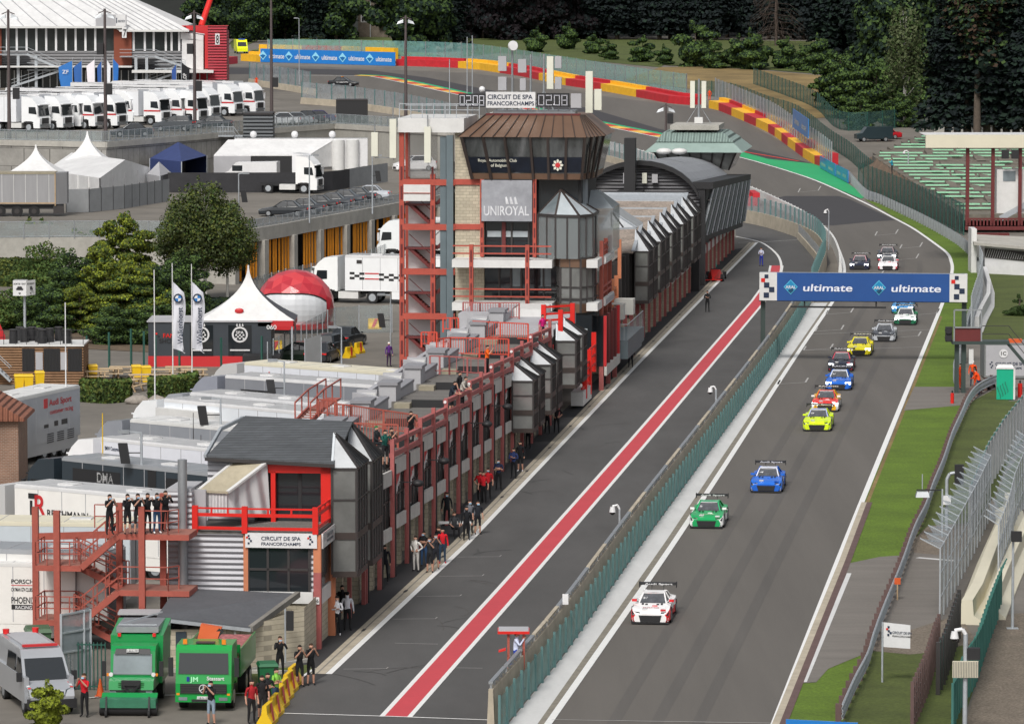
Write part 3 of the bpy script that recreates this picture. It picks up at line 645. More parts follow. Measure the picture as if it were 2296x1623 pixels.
# ---------------- walls, rails and fences round the track ----------------
def zg(p): return hz(p[1])
def fence(name,label,cat,ws,h,step,mm,pmat,z0=0,group=None,rail=None,pw=.08,wall=None,over=0,maxp=100,sag=False,bot=0.0,zf=zg):
 """ws world polyline; parts: each post, the wire panel, top rail, concrete base"""
 pts=march(ws,step);
 if len(pts)>maxp: step*=len(pts)/(maxp-1); pts=march(ws,step)
 p0=pts[0]; t=Thing(name,label,cat,(p0[0],p0[1],zf(p0)),p0[2],group)
 w=0
 if wall:
  wh,wt,wm=wall; q=MB(); w=wh
  for i in range(len(ws)-1):
   a,c_=ws[i],ws[i+1]; l=offs([a,c_],wt/2); r_=offs([a,c_],-wt/2); l2=offs([a,c_],wt/4); r2=offs([a,c_],-wt/4)
   za,zc=zf(a),zf(c_)
   q.hexa([(*r_[0],za-.3),(*r_[1],zc-.3),(*l[1],zc-.3),(*l[0],za-.3)],[(*r2[0],za+wh),(*r2[1],zc+wh),(*l2[1],zc+wh),(*l2[0],za+wh)],wm)
  t.part('concrete_base',q)
 if mm:
  q=MB(); fz=.0
  for i in range(len(pts)-1):
   a,c_=pts[i],pts[i+1]; za,zc=zf(a)+w+z0,zf(c_)+w+z0
   nx,ny=-math.sin(a[2]),math.cos(a[2]); o_=over
   q.poly([(a[0],a[1],za+bot),(c_[0],c_[1],zc+bot),(c_[0],c_[1],zc+h),(a[0],a[1],za+h)],mm)
   if over:
    mid=((a[0]+c_[0])/2+nx*over*.6,(a[1]+c_[1])/2+ny*over*.6)
    q.poly([(a[0],a[1],za+h),(c_[0],c_[1],zc+h),(c_[0]+nx*over,c_[1]+ny*over,zc+h+.45),(mid[0],mid[1],(za+zc)/2+h+.15),(a[0]+nx*over,a[1]+ny*over,za+h+.45)],mm)
  t.part('wire_panel',q)
 pc=MB(); pc.box(-pw/2,-pw/2,-.1,pw/2,pw/2,h+(.05),pmat)
 if over: pc.beam((0,0,h),(0,over,h+.45),pw*.7,pw*.7,pmat)
 pme=pc.build('post')
 for p in pts:
  o=t.part('post',pme); o.matrix_local=t.F.inverted()@Matrix.Translation((p[0],p[1],zf(p)+w+z0-(.0)))@Matrix.Rotation(p[2],4,'Z')
 if rail:
  rm,hs_,sz=rail
  for hh in hs_:
   q=MB()
   for i in range(len(pts)-1):
    a,c_=pts[i],pts[i+1]; q.beam((a[0],a[1],zf(a)+w+z0+hh),(c_[0],c_[1],zf(c_)+w+z0+hh),sz,sz,rm)
   t.part('rail',q)
 return t
def guardrail(label,ws,n=3,post='steel',step=2.0,side=1,hh=.31,z0=.15,group='guardrails beside the track',mrail='galv'):
 pts=march(ws,step)
 if len(pts)>100: step*=len(pts)/99.; pts=march(ws,step)
 p0=pts[0]; t=Thing('guardrail',label,'guardrail',(p0[0],p0[1],zg(p0)),p0[2],group)
 prof=[(0,0),(.05,.03),(.0,.12),(0,.16),(.05,.25),(0,.30)]
 for k in range(n):
  q=MB(); secs=[]
  for i,p in enumerate(pts):
   nx,ny=-math.sin(p[2])*side,math.cos(p[2])*side; zz=zg(p)+z0+k*hh
   secs.append([(p[0]+nx*(.05+a),p[1]+ny*(.05+a),zz+b_) for a,b_ in prof]+[(p[0]+nx*(.03+a),p[1]+ny*(.03+a),zz+b_) for a,b_ in prof[::-1]])
  q.loft(secs,mrail,smooth=False); t.part('rail_beam',q)
 pc=MB(); pc.box(-.08,-.2,-.1,.08,.02,z0+n*hh+.03,post); pme=pc.build('post')
 for p in pts:
  o=t.part('post',pme); o.matrix_local=t.F.inverted()@Matrix.Translation((p[0],p[1],zg(p)))@Matrix.Rotation(p[2],4,'Z')
 return t
PW=spx([(1120,1645),(1268,1463),(1441,1217),(1719,836),(1820,678)],8)
t=fence('pit_wall','tan concrete pit wall topped with green mesh screens and grey rail','wall',[(*p,0) for p in offs(PW,.34)],0,4.2,None,'steel',wall=(1.72,.34,'concrete_tan'))
for o in list(t.o.children):
 if o.name.startswith('post'): bpy.data.objects.remove(o)
ps=march(PW,2.1); pc=MB(); pc.box(-.05,-.05,0,.05,.05,1.5,'fence_teal'); pc.box(-.1,-.07,.0,.1,.07,.3,'fence_teal'); pme=pc.build('post')
sc=MB()
for i,p in enumerate(ps):
 if i<98:
  o=t.part('post',pme); o.matrix_local=t.F.inverted()@Matrix.Translation((p[0],p[1],0))@Matrix.Rotation(p[2],4,'Z')
 if i+1<len(ps):
  a,c_=p,ps[i+1]; sc.poly([(a[0],a[1],.08),(c_[0],c_[1],.08),(c_[0],c_[1],1.38),(a[0],a[1],1.38)],'wire_green')
t.part('mesh_screen',sc)
ps=march(offs(PW,.36),4.2); rl=MB(); st=MB()
for i in range(len(ps)-1):
 a,c_=Vector((*ps[i][:2],1.95)),Vector((*ps[i+1][:2],1.95));
 rl.beam(a+(c_-a)*.03,a+(c_-a)*.97,.16,.1,'concrete_tan' if (i*7)%5 in (1,3) else 'steel')
 for k in (.05,.28,.5,.73,.95):
  q=a+(c_-a)*k; st.box(q.x-.04,q.y-.04,.9,q.x+.04,q.y+.04,1.9,'steel')
t.part('top_rail',rl); t.part('rail_supports',st)
W1=spx([(1650,492),(1668,498),(1725,511),(1791,533),(1832,556),(1850,590),(1838,630),(1820,678)],6)
fence('curved_wall','tan concrete wall with dark fence posts curving round the pit entry','wall',W1,1.5,2.6,'wire_grey','fence_teal',wall=(1.35,.4,'concrete_tan'),pw=.16)
fence('kerb_wall','low tan kerb wall in front of the curved pit entry wall','wall',spx([(1791,535),(1815,562),(1838,592),(1840,612)],5),.8,2,'wire_grey','steel',wall=(.6,.5,'concrete_tan'))
W2=offs([G(*p) for p in [(1884,612),(1880,580),(1858,540),(1800,494),(1722,455),(1655,427),(1560,392),(1429,352),(1340,328),(1230,296),(1100,268)]],.0)
t=fence('white_wall','low white concrete wall along the inner edge of the bend','wall',smoothline([tuple(p)+(0,) for p in W2],5),.1,3,None,'white_panel',wall=(1.0,.4,'white_panel'),pw=.05)
W3=spx([(1100,305),(1230,330),(1334,356),(1390,370),(1470,400),(1560,440)],5)
fence('barrier_fence','grey mesh fence on tan concrete base behind the brown control room','fence',W3,1.9,2.6,'wire_grey','fence_teal',wall=(.8,.5,'concrete_tan'),pw=.12)
fence('barrier_fence','grey mesh fence on splayed tan concrete base below the safety car','fence',wline([(677,233),(770,240),(900,259),(1010,282)]),2.3,3.4,'wire_grey','fence_teal',wall=(.95,.8,'concrete_tan'),pw=.14)
fence('barrier_fence','short mesh fence on tan concrete base left of the safety car','fence',wline([(560,190),(596,196),(650,204),(706,214)]),2.6,3.4,'wire_grey','fence_teal',wall=(.95,.8,'concrete_tan'),pw=.14)
A1=spx([(1905,405),(1940,444),(1972,457),(2040,489),(2098,519),(2148,549),(2181,579),(2193,602),(2197,640),(2190,694),(2172,735),(2166,760)],6)
guardrail('silver triple guardrail curving round the grass beside the grandstand',A1,3,side=1)
A2=spx([(2240,866),(2233,868),(2193,888),(2170,915),(2153,954),(2133,999),(2113,1059),(2090,1115),(2073,1165),(2048,1216),(2018,1301),(1978,1400),(1955,1464),(1942,1508),(1912,1566),(1880,1640)],6)
guardrail('weathered guardrail with dark posts running from the green toilet to the lower edge',A2,2,post='red_dark_slot',step=1.9,side=1,hh=.3,z0=.28)
A3=spx([(2143,868),(2140,850),(2148,820),(2160,790)],5)
guardrail('short stub of guardrail beside the marshals in orange',A3,3)
def debris(label,ws,h=3.2,step=2.4,over=-.9): return fence('debris_fence',label,'fence',ws,h,step,'wire_bright','galv',over=over,pw=.07,group='debris fences on the right',rail=('galv',(h*.33,h*.66,h),.035))
debris('bright steel debris fence with bent top wires beside the long concrete barrier',wline([(2107,1395),(2140,1330),(2185,1240),(2225,1150)]),3.3,over=.9)
debris('steel debris fence at the right edge behind the concrete barrier',wline([(2238,1320),(2262,1250),(2275,1190),(2310,1100)]),3.0,over=.7)
fence('debris_fence','tall grey wire fence rising between the grandstand and the banner','fence',spx([(2196,640),(2203,662),(2196,700),(2185,735),(2176,770)],4),3.4,2.6,'wire_grey','galv',rail=('galv',(1.1,2.2,3.3),.04),group='debris fences on the right')
fence('catch_fence','green mesh catch fence climbing along the right edge above the bank','fence',wline([(2175,1205),(2215,1100),(2250,1040),(2310,960)]),2.6,2.4,'wire_grey','grey',pw=.16,group='debris fences on the right',rail=('fence_green',(2.6,),.06))
def jersey(label,ws,h=1.0,w_=.8,mm='concrete_light'):
 q=MB(); secs=[]
 for i,p in enumerate(ws):
  a=Vector(ws[max(0,i-1)][:2]);c_=Vector(ws[min(len(ws)-1,i+1)][:2]);d_=(c_-a).normalized(); n_=Vector((-d_.y,d_.x)); z=zg(p)
  secs.append([(p[0]+n_.x*o,p[1]+n_.y*o,z+k) for o,k in ((-w_/2,0),(w_/2,0),(w_/2,.12),(w_*.2,.4),(w_*.16,h),(-w_*.16,h),(-w_*.2,.4),(-w_/2,.12))])
 q.loft(secs,mm); p=ws[0]
 return single('concrete_barrier',q,label,'barrier',(p[0],p[1],zg(p)),0,'concrete barriers on the right')
jersey('long white concrete barrier beside the steel debris fence',wline([(2168,1400),(2192,1360),(2225,1270),(2258,1192),(2266,1172),(2262,1150)],10),1.1,1.5,'beige')
jersey('second white concrete barrier at the right edge',wline([(2222,1390),(2250,1320),(2280,1252),(2310,1190)],12),1.0,1.3,'beige')
jersey('pale concrete barrier curving below the white stand wall',wline([(2190,745),(2200,720),(2216,690),(2217,660),(2208,628)],12),1.2,1.0,'concrete_light')
fence('post_fence','row of brown posts strung with taut wires, lower right','fence',wline([(2045,1640),(2062,1600),(2078,1560),(2095,1500),(2108,1470)],8),1.9,1.15,'wire_light','red_dark_slot',pw=.14,rail=('galv',(.4,.8,1.2,1.6),.03))
fence('post_fence','tall grey fence posts with green mesh below the steel debris fence','fence',wline([(2103,1558),(2116,1535),(2128,1500),(2140,1460),(2152,1425)],8),2.1,1.3,'wire_green','frame_dark',pw=.17)
fence('windscreen_fence','green fabric screen fence leaning along the gravel, lower right','fence',spx([(2135,1650),(2150,1600),(2185,1540),(2205,1480),(2222,1430),(2245,1370)],5),2.0,1.35,'fence_cloth','fence_green',pw=.09,over=-.25)
def blocks(label,segs,base,h=1.25,th=1.6,rows=1):
 t=Thing('block_barrier',label,'crash barrier',base,0,'red and yellow crash barriers round the far corner')
 for (px,colr) in segs:
  q=MB(); ws=[tuple(G(*p)) for p in px]; bk=offs(ws,th)
  for i in range(len(ws)-1):
   a,c_=ws[i],ws[i+1]; a2,c2=bk[i],bk[i+1]
   q.hexa([(*a[:2],zg(a)-.1),(*c_[:2],zg(c_)-.1),(*c2,zg(c_)-.1),(*a2,zg(a)-.1)],[(*a[:2],zg(a)+h),(*c_[:2],zg(c_)+h),(*c2,zg(c_)+h),(*a2,zg(a)+h)],colr)
   b3=offs([a,c_],th+.8); q.hexa([(*a2,zg(a)-.1),(*c2,zg(c_)-.1),(*b3[1],zg(c_)-.1),(*b3[0],zg(a)-.1)],[(*a2,zg(a)+h+.45),(*c2,zg(c_)+h+.45),(*b3[1],zg(c_)+h+.45),(*b3[0],zg(a)+h+.45)],colr2[colr])
  t.part('block_row',q)
 return t
colr2={'tec_red':'tec_red','tec_yellow':'tec_yellow'}
Rr,Yy='tec_red','tec_yellow'
blocks('long red and yellow crash barrier sweeping from the blue boards to the gap',[([(888,148),(955,150),(1027,153)],Rr),([(1027,153),(1075,157),(1120,164)],Yy),([(1120,164),(1160,170),(1208,180)],Rr),([(1208,180),(1268,192)],Yy),([(1268,192),(1347,204)],Rr),([(1347,204),(1426,218)],Yy),([(1426,218),(1499,232),(1545,236)],Rr)],G(888,148),h=1.15)
sg=[(1589,243),(1611,248),(1640,260),(1668,272),(1695,284),(1722,297),(1737,306),(1752,317),(1766,328),(1783,340),(1800,353),(1826,369),(1838,373)]
blocks('red and yellow crash barrier descending beside the runoff to the green paint',[([sg[i],sg[i+1]],(Yy,Rr)[i%2]) for i in range(len(sg)-1)],G(*sg[0]),h=1.15)
blocks('low red and orange barrier left of the blue boards by the yellow ambulance',[([(507,146),(533,143)],Rr),([(540,137),(574,139),(584,140)],Yy)],G(507,146))
blocks('red bollard cushion at the end of the white bend wall',[([(1656,455),(1668,462)],Rr)],G(1656,455),h=1.0,th=1.0)
def banner(label,px,h,texts,z0=.1,col='1c78c8',th=.08,cat='advertising board',dia=True,name='advertising_board'):
 a,c_=G(*px[0]),G(*px[1]); d_=(c_-a); L_=d_.length; d_.normalize(); n_=Vector((d_.y,-d_.x,0)).normalized()
 t=Thing(name,label,cat,a,0,'blue advertising boards')
 q=MB(); up=Vector((0,0,1)); q.prism([a+up*z0,c_+up*z0,c_+up*(z0+h),a+up*(z0+h)],-n_*th,pm(col)); t.part('board',q)
 q=MB(); f_=n_*.03
 for (k,w_) in texts:
  o=a+d_*(L_*k)+up*(z0+h*.3)+f_; q.text('ultimate',o,d_,up,h*.34,'white_gloss',w=L_*w_)
  if dia:
   cx=o-d_*(L_*.045)+up*h*.2; r_=h*.36; dw=d_*min(r_,L_*.03)
   q.poly([cx-dw,cx-up*r_,cx+dw,cx+up*r_],pm('8fd4f0'))
   q.poly([cx-dw*.7+f_,cx-up*r_*.7+f_,cx+dw*.7+f_,cx+up*r_*.2+f_],pm('1468a8'))
 t.part('lettering',q); return t
banner('long blue board with five repeats of white lettering at the far corner',[(584,140),(886,149)],2.35,[(.065,.115),(.26,.115),(.46,.115),(.66,.115),(.86,.115)],z0=.05)
q=MB()
for (a,c_,m_) in (((584,134),(680,136),'tec_yellow'),((680,136),(770,138),'tec_red'),((770,138),(888,143),'tec_yellow')):
 A_,B_=G(*a),G(*c_); q.beam(A_+Vector((0,0,1.6)),B_+Vector((0,0,1.6)),1.0,2.2,m_)
single('block_barrier',q,'yellow and red blocks showing above the long blue board','crash barrier',G(584,134),0,'red and yellow crash barriers round the far corner')
banner('blue board hung on the grey fence above the descending barrier',[(1777,335),(1812,362)],2.5,[(.12,.3),(.58,.3)],z0=2.9,dia=False)
banner('blue board at the foot of the barrier, left of the grey post',[(1838,378),(1872,397)],1.5,[(.1,.3),(.58,.3)],z0=.1,dia=False)
banner('blue board beside the green paint, right of the grey post',[(1874,398),(1901,412)],1.5,[(.1,.3),(.58,.3)],z0=.1,dia=False)
banner('sliver of a bright blue board at the bottom edge of the lawn',[(1762,1632),(1923,1640)],.25,[],z0=.1,dia=False)
fence('corner_fence','high green grey mesh fence behind the left barrier at the far corner','fence',spx([(600,138),(700,138),(885,142),(1030,147),(1120,157),(1210,172),(1350,195),(1430,208),(1560,226)],4),3.9,4.5,'wire_green','steel',pw=.13,maxp=90)
fence('corner_fence','high grey mesh fence behind the descending red and yellow barrier','fence',spx([(1604,232),(1650,252),(1722,285),(1760,310),(1800,340),(1835,362),(1868,390)],4),3.8,3.2,'wire_grey','steel',pw=.13,maxp=90)
fence('palisade_fence','dark green palisade fence on the slope behind the descending barrier','fence',spx([(1560,215),(1640,222),(1722,252),(1790,275),(1860,330),(1905,360),(1950,400),(2010,440),(2090,470),(2160,510)],4),2.4,3.0,'wire_dark','green_metal',pw=.1,maxp=90)
fence('palisade_fence','upper dark green palisade fence crossing the dry meadow','fence',spx([(1690,190),(1760,215),(1830,245),(1880,290),(1960,292),(2060,280),(2110,270)],4),2.6,3.2,'wire_dark','green_metal',pw=.1,maxp=90)
fence('mesh_fence','green mesh fence in front of the green benches','fence',spx([(1925,425),(1965,440),(2035,470),(2100,500),(2165,530)],4),3.2,3.0,'wire_dark','green_metal',pw=.1)
a=P(1709,812,0); t=Thing('banner_gantry','blue overhead banner with chequered white ends spanning the start line','gantry',a,0)
dn=Vector((TY,-TX,0)); W_=14.75; up=Vector((0,0,1)); fr=Vector((-TX,-TY,0))
o=P(1702,812,0)+dn*.0; z0=4.42; z1=6.42
q=MB(); q.prism([o+up*z0,o+dn*W_+up*z0,o+dn*W_+up*z1,o+up*z1],-fr*.5,'galv'); q.prism([o-dn*.03+up*(z0-.05),o+dn*(W_+.03)+up*(z0-.05),o+dn*(W_+.03)+up*z0,o-dn*.03+up*z0],-fr*.55,'black'); t.part('banner_box',q)
q=MB()
for k in (.0,W_-1.25):
 q=MB()
 e=o+dn*k+fr*.03; q.prism([e+up*z0,e+dn*1.25+up*z0,e+dn*1.25+up*z1,e+up*z1],-fr*.02,'white_panel')
 for (cx,cz,m_) in ((.5,1.72,'navy'),(.26,1.45,'red_bright'),(.52,1.1,'navy'),(.88,.78,'navy'),(.5,.38,'navy')):
  s_=.14 if cz>1.4 else .19; c0=e+dn*cx+up*(z0+cz)+fr*.02
  q.poly([c0-dn*s_-up*s_,c0+dn*s_-up*s_,c0+dn*s_+up*s_,c0-dn*s_+up*s_],m_)
 t.part('chequered_panel',q)
q=MB(); e=o+dn*1.25+fr*.03; q.prism([e+up*z0,e+dn*(W_-2.5)+up*z0,e+dn*(W_-2.5)+up*z1,e+up*z1],-fr*.02,'gantry_blue'); t.part('blue_sheet',q)
q=MB()
for k in (.98,7.25):
 c0=e+dn*k+up*(z0+.98)+fr*.03
 q.poly([c0-dn*.5,c0-up*.53,c0+dn*.5,c0+up*.53],pm('5ac0e0')); c1=c0+fr*.01; q.poly([c1-dn*.44,c1-up*.47,c1+dn*.44,c1+up*.47],pm('1a86b8')); c1=c1+fr*.01; q.poly([c1-dn*.2-up*.26,c1-up*.46,c1+dn*.22-up*.24,c1+dn*.1-up*.05],pm('0a4668'))
 q.text('ARAL',c1-dn*.36-up*.11+fr*.01,dn,up,.22,'white_gloss',w=.72)
 s0=c0+dn*.87-up*.28
 q.text('ultimate',s0,dn,(up+dn*.12),.5,'led_soft',w=3.5)
t.part('lettering',q)
q=MB(); q.box(0,0,0,0,0,0,'black') if 0 else None; q.beam(o+dn*2.2+up*(z0-.45)-fr*.2,o+dn*9+up*(z0-.45)-fr*.2,.12,.12,'black')
for k in (3.2,8.3): q.beam(o+dn*k+up*(z0-.45)-fr*.2,o+dn*k+up*z0-fr*.2,.1,.1,'black')
t.part('cable_tray',q)
for k in (.22,W_-.22):
 q=MB(); c0=o+dn*k-fr*.7; q.box(c0.x-.16,c0.y-.16,0,c0.x+.16,c0.y+.16,z1,'green_post'); q.box(c0.x-.16,c0.y-.5,z0+.3,c0.x+.16,c0.y,z0+.5,'green_post'); t.part('leg',q)
# ---------------- pit building (coordinates: u along the pit lane, v to the left, z up) ----------------
Z={'Z1':(334.8,916.8,.2367),'Z2':(861,207.3,.2367),'Z3':(861,558,.2367),'Z4':(1275.5,239.2,.2367),'ZS':(47.8,1100.1,.1739),'ZD':(558,653.7,.2785),'ZR':(1179.8,558,.1395)}
for i in range(4):
 for j in range(4): Z['P%d%d'%(i,j)]=(574*i,[0,406.6,813.1,1216.5][j],.2505)
def Vx(n,x,y): a=Z[n]; return (a[0]+x*a[2],a[1]+y*a[2])
def BX(n,x,y,u):
 v,z=onu(*Vx(n,x,y),u); return Vector((u,v,z))
def BT(name,label,cat,loc,group=None): return Thing(name,label,cat,loc,0,group,space=BF)
def zs(u): return .2-.04*((u-3)%10)
SR='steel_redlight'
t=BT('pit_building','long pit garage building with pinkish red steel columns and roof terraces','building',(15,0,0))
colp=MB(); colp.box(-.13,-.15,0,.13,.04,6.05,SR); colp.box(-.13,-.15,6.05,.13,.04,6.6,SR); cme=colp.build('column')
cu=[14,18.6,23,28,33,38,43,48,53,58,63,68,73,78,83,88,93.5,98.5]
for u in cu:
 o=t.part('column',cme); o.matrix_local=t.F.inverted()@BF@Matrix.Translation((u,0,0));
 if u<19 or u>94: o.scale=(1,1,.64)
 dp=MB(); dp.cyl((u+.22,-.16,0),(u+.22,-.16,5.4),.05,.05,6,'black'); t.part('downpipe',dp)
for i in range(len(cu)-1):
 a,c_=cu[i]+.2,cu[i+1]-.2
 if a>18:
  for nm,za,zb in (('upper_panel',4.62,5.34),('lower_panel',2.0,2.62)):
   if a>69 and nm=='upper_panel': continue
   q=MB(); q.hexa([(a,-.06,za+zs(a)),(c_,-.06,za+zs(c_ if zs(c_)<=zs(a) else a)),(c_,.06,za+zs(a)-.17),(a,.06,za+zs(a))],[(a,-.06,zb+zs(a)),(c_,-.06,zb+zs(a)-.18),(c_,.06,zb+zs(a)-.18),(a,.06,zb+zs(a))],'panel_stained'); t.part(nm,q)
 q=MB(); q.box(a-.2,.17,2.2,c_+.2,.2,5.2,'glass_pit')
 for k in range(5): x=a+(c_-a)*k/4; q.box(x-.05,.12,2.2,x+.05,.17,5.2,'frame_dark')
 q.box(a,.12,3.6,c_,.17,3.68,'frame_dark'); t.part('window',q)
 if a>22 and i%1==0:
  q=MB()
  for k in range(4):
   x=a+.35+k*.75; zt=4.62+zs(a)-.02-.0*k; lo=zt-1.35+.28*k+.0
   q.hexa([(x,.05,lo),(x+.5,.05,lo+.12),(x+.5,.11,lo+.12),(x,.11,lo)],[(x,.05,zt),(x+.5,.05,zt),(x+.5,.11,zt),(x,.11,zt)],'decal_red')
   q.hexa([(x,.04,lo-.25),(x+.5,.04,lo-.13),(x+.5,.1,lo-.13),(x,.1,lo-.25)],[(x,.04,lo+.12),(x+.5,.04,lo+.24),(x+.5,.1,lo+.24),(x,.1,lo+.12)],'white_gloss')
  t.part('window_decal',q)
 q=MB(); q.box(a,1.55,0,c_,1.65,2.1,'shutter'); t.part('garage_door',q)
for u in [4,9]+cu:
 q=MB(); q.box(u-.28,.22,0,u+.28,1.6,2.2,'block'); t.part('pier',q)
q=MB(); q.box(14,.4,2.0,117,6.8,2.2,'concrete'); t.part('floor_slab',q)
q=MB(); q.box(14,6.5,0,117,6.8,5.2,'siding'); t.part('rear_wall',q)
for k in range(11):
 ua=13 if k==0 else 3+10*k; ub=3+10*(k+1)
 if ub>113: ub=113
 q=MB(); q.hexa([(ua,.3,4.9),(ub,.3,4.6),(ub,4.2,4.6),(ua,4.2,4.9)],[(ua,.3,5.4),(ub,.3,5.1),(ub,4.2,5.1),(ua,4.2,5.4)],'deck'); t.part('deck',q)
 q=MB(); q.box(ua-.06,.3,4.7,ua+.02,3.1,5.52,'black'); t.part('riser',q)
 q=MB(); q.box(ua-.9,3.1,5.1,ua+.3,3.95,5.38,'wood_grey'); t.part('steps',q)
 q=MB(); q.box(ua+.3,4.0,5,ua+2.2,4.9,6.25,'parapet_grey'); q.box(ua+.2,3.9,6.25,ua+2.3,5.0,6.4,'parapet_cap')
 q.box(ua+2.2,4.15,5,ub-1.5,4.5,5.7,'parapet_grey'); q.box(ua+2.2,4.1,5.7,ub-1.5,4.6,5.85,'parapet_cap')
 q.hexa([(ub-1.7,4.2,4.6),(ub-.2,5.9,4.6),(ub-.2,6.3,4.6),(ub-1.7,4.6,4.6)],[(ub-1.7,4.2,5.75),(ub-.2,5.9,5.9),(ub-.2,6.3,5.9),(ub-1.7,4.6,5.75)],'parapet_grey')
 t.part('parapet',q)
 q=MB(); q.box(ua+.1,5.0,4.2,ua+.5,6.1,6.0,'parapet_grey')
 for z_ in range(6): q.box(ua-.03,5.05,4.35+z_*.27,ua+.1,6.05,4.5+z_*.27,'white_panel')
 t.part('louvre',q)
for i in range(2,len(cu)-2):
 if cu[i]<18: continue
 a,c_=cu[i],cu[i+1]; z1=6.35+zs(a+.01)-.1; z2=z1-.19
 for dz in (0,-.62):
  q=MB(); q.beam((a,-.0,z1+dz-.03),(c_,-.0,z2+dz-.03),.22,.2,SR); t.part('rail',q)
for u in (43,53,63,73,83):
 q=MB(); q.cyl((u-.17,-.02,6.42),(u-.2,-.02,6.42),.08,.08,12,'white_gloss'); t.part('number_disc',q)
for u in (24.3,34,52,61.5):
 q=MB(); q.beam((u,-.2,4.4),(u,-.9,4.4),.05,.05,'black'); q.ball((u,-1.1,4.35),.3,'black',8,5,.6); t.part('lamp',q)
# ---- near end pavilion of the building
t=BT('end_pavilion','near end of the pit building with slate roof, red balcony and dark glass bays','building',(4,2,0))
q=MB(); q.box(.05,.1,2.2,14,6.4,4.85,'siding_grey'); t.part('wall',q)
q=MB(); q.box(.05,1.7,0,14,6.4,2.2,'block_dark'); t.part('lower_wall',q)
q=MB(); q.box(-.04,3.05,2.2,.05,5.4,4.86,'siding_grey'); q.box(.0,5.4,0,.5,6.45,6.7,'siding_grey'); q.box(-.1,3.0,4.86,.1,5.45,5.0,'parapet_cap'); t.part('corrugated_wall',q)
q=MB(); q.box(.1,5.45,6.7,3,6.5,6.8,'parapet_grey'); q.box(.6,4.9,4.9,.8,5.5,6.7,'parapet_grey'); t.part('coping',q)
q=MB(); q.box(-.05,.3,2.45,.02,2.95,4.4,'glass_dark')
for v in (.3,1.2,2.1,2.95): q.box(-.09,v-.05,2.45,-.03,v+.05,4.4,'frame_dark')
q.box(-.09,.3,3.35,-.03,2.95,3.45,'frame_dark'); t.part('window',q)
q=MB(); q.box(-.1,.15,1.95,-.02,3.0,2.45,'white_panel'); t.part('band',q)
q=MB(); q.box(-.14,-.2,0,.16,.12,3.3,SR); q.box(-.14,-.2,3.3,.16,.12,4.9,'orange_wood'); t.part('corner_column',q)
q=MB(); q.box(-.12,2.95,2.2,.1,3.15,4.9,'orange_wood'); t.part('corner_column',q)
q=MB(); q.box(3.85,-.2,0,4.15,.12,4.9,'orange_wood'); t.part('column',q)
q=MB(); q.box(.2,.02,2.45,3.8,.06,4.4,'glass_pit'); q.box(.2,-.04,1.75,3.8,.02,2.42,'white_panel'); t.part('side_window',q)
q=MB(); q.box(.2,.1,0,3.8,.5,1.75,'block'); t.part('block_infill',q)
for u in (4.4,9.2,13.6): q=MB(); q.box(u-.1,-.12,0,u+.16,.05,2.8,SR); t.part('column',q)
q=MB(); q.box(-.22,-.05,4.35,-.14,3.05,4.98,'white_gloss'); t.part('sign_board',q)
q=MB(); q.text('CIRCUIT DE SPA',(-.235,2.35,4.68),(0,-1,0),(0,0,1),.16,'navy',w=1.7); q.text('FRANCORCHAMPS',(-.235,2.35,4.46),(0,-1,0),(0,0,1),.13,'navy',w=1.7)
for v0 in (2.9,.25):
 for (a,z_,m_) in ((0,4.86,'navy'),(.07,4.79,'red_bright'),(-.03,4.74,'navy'),(-.1,4.64,'navy'),(0,4.54,'navy')): q.box(-.24,v0+a-.04,z_-.04,-.225,v0+a+.04,z_+.04,m_)
t.part('sign_lettering',q)
q=MB(); q.box(.1,-.27,4.3,3.9,-.2,4.95,'white_gloss'); q.text('CIRCUIT DE SPA',(1.2,-.28,4.66),(1,0,0),(0,0,1),.15,'navy',w=1.7); q.text('FRANCORCHAMPS',(1.2,-.28,4.45),(1,0,0),(0,0,1),.11,'navy',w=1.7); t.part('side_sign',q)
q=MB(); q.box(-.1,-.1,4.9,4.2,5.4,5.0,'deck'); t.part('balcony_deck',q)
for (u,v) in ((0,5.25),(-.12,3.08),(-.12,0.02)):
 q=MB(); q.box(u-.12,v-.12,4.95,u+.12,v+.12,6.1,'red_bright'); t.part('balcony_post',q)
for (p,r_) in (((0,5.25),(-.12,3.08)),((-.12,3.08),(-.12,.02)),((-.12,.02),(3.6,-.02))):
 q=MB()
 for z_,h in ((5.15,.13),(5.72,.14),(6.0,.07)): q.beam((*p,z_),(*r_,z_),.09,h,'red_bright')
 for k in (.33,.66): x=p[0]+(r_[0]-p[0])*k; y=p[1]+(r_[1]-p[1])*k; q.box(x-.04,y-.04,5.72,x+.04,y+.04,6.0,'red_bright')
 t.part('balcony_rail',q)
q=MB(); q.box(3.5,-.2,5,3.85,.35,7.5,'red_bright'); q.box(3.5,-.2,7.15,3.85,3.15,7.5,'red_bright'); q.box(3.5,2.35,5,3.75,2.55,7.2,'red_bright'); t.part('red_portal',q)
q=MB(); q.box(3.9,.3,5,3.95,3.2,7.2,'glass_dark'); q.box(3.86,1.25,5,3.9,1.4,7.2,'black'); t.part('sliding_door',q)
A=BX('Z1',485,1000,1.0);B_=BX('Z1',735,1010,1.0);C_=BX('Z1',1145,1000,3.4)
a2=BX('Z1',490,790,1.0);b2=BX('Z1',735,805,1.0);c2_=BX('Z1',1118,525,3.4);d2=BX('Z1',830,500,4.0)
q=MB(); q.poly([A,B_,b2,a2],'siding_white'); q.poly([B_,C_,c2_,b2],'siding_white'); t.part('lean_to_wall',q)
q=MB(); q.prism([a2+Vector((-.1,.1,.02)),b2+Vector((-.1,-.05,.02)),c2_+Vector((0,0,.05)),d2],(0,0,.1),'fibro'); t.part('lean_to_roof',q)
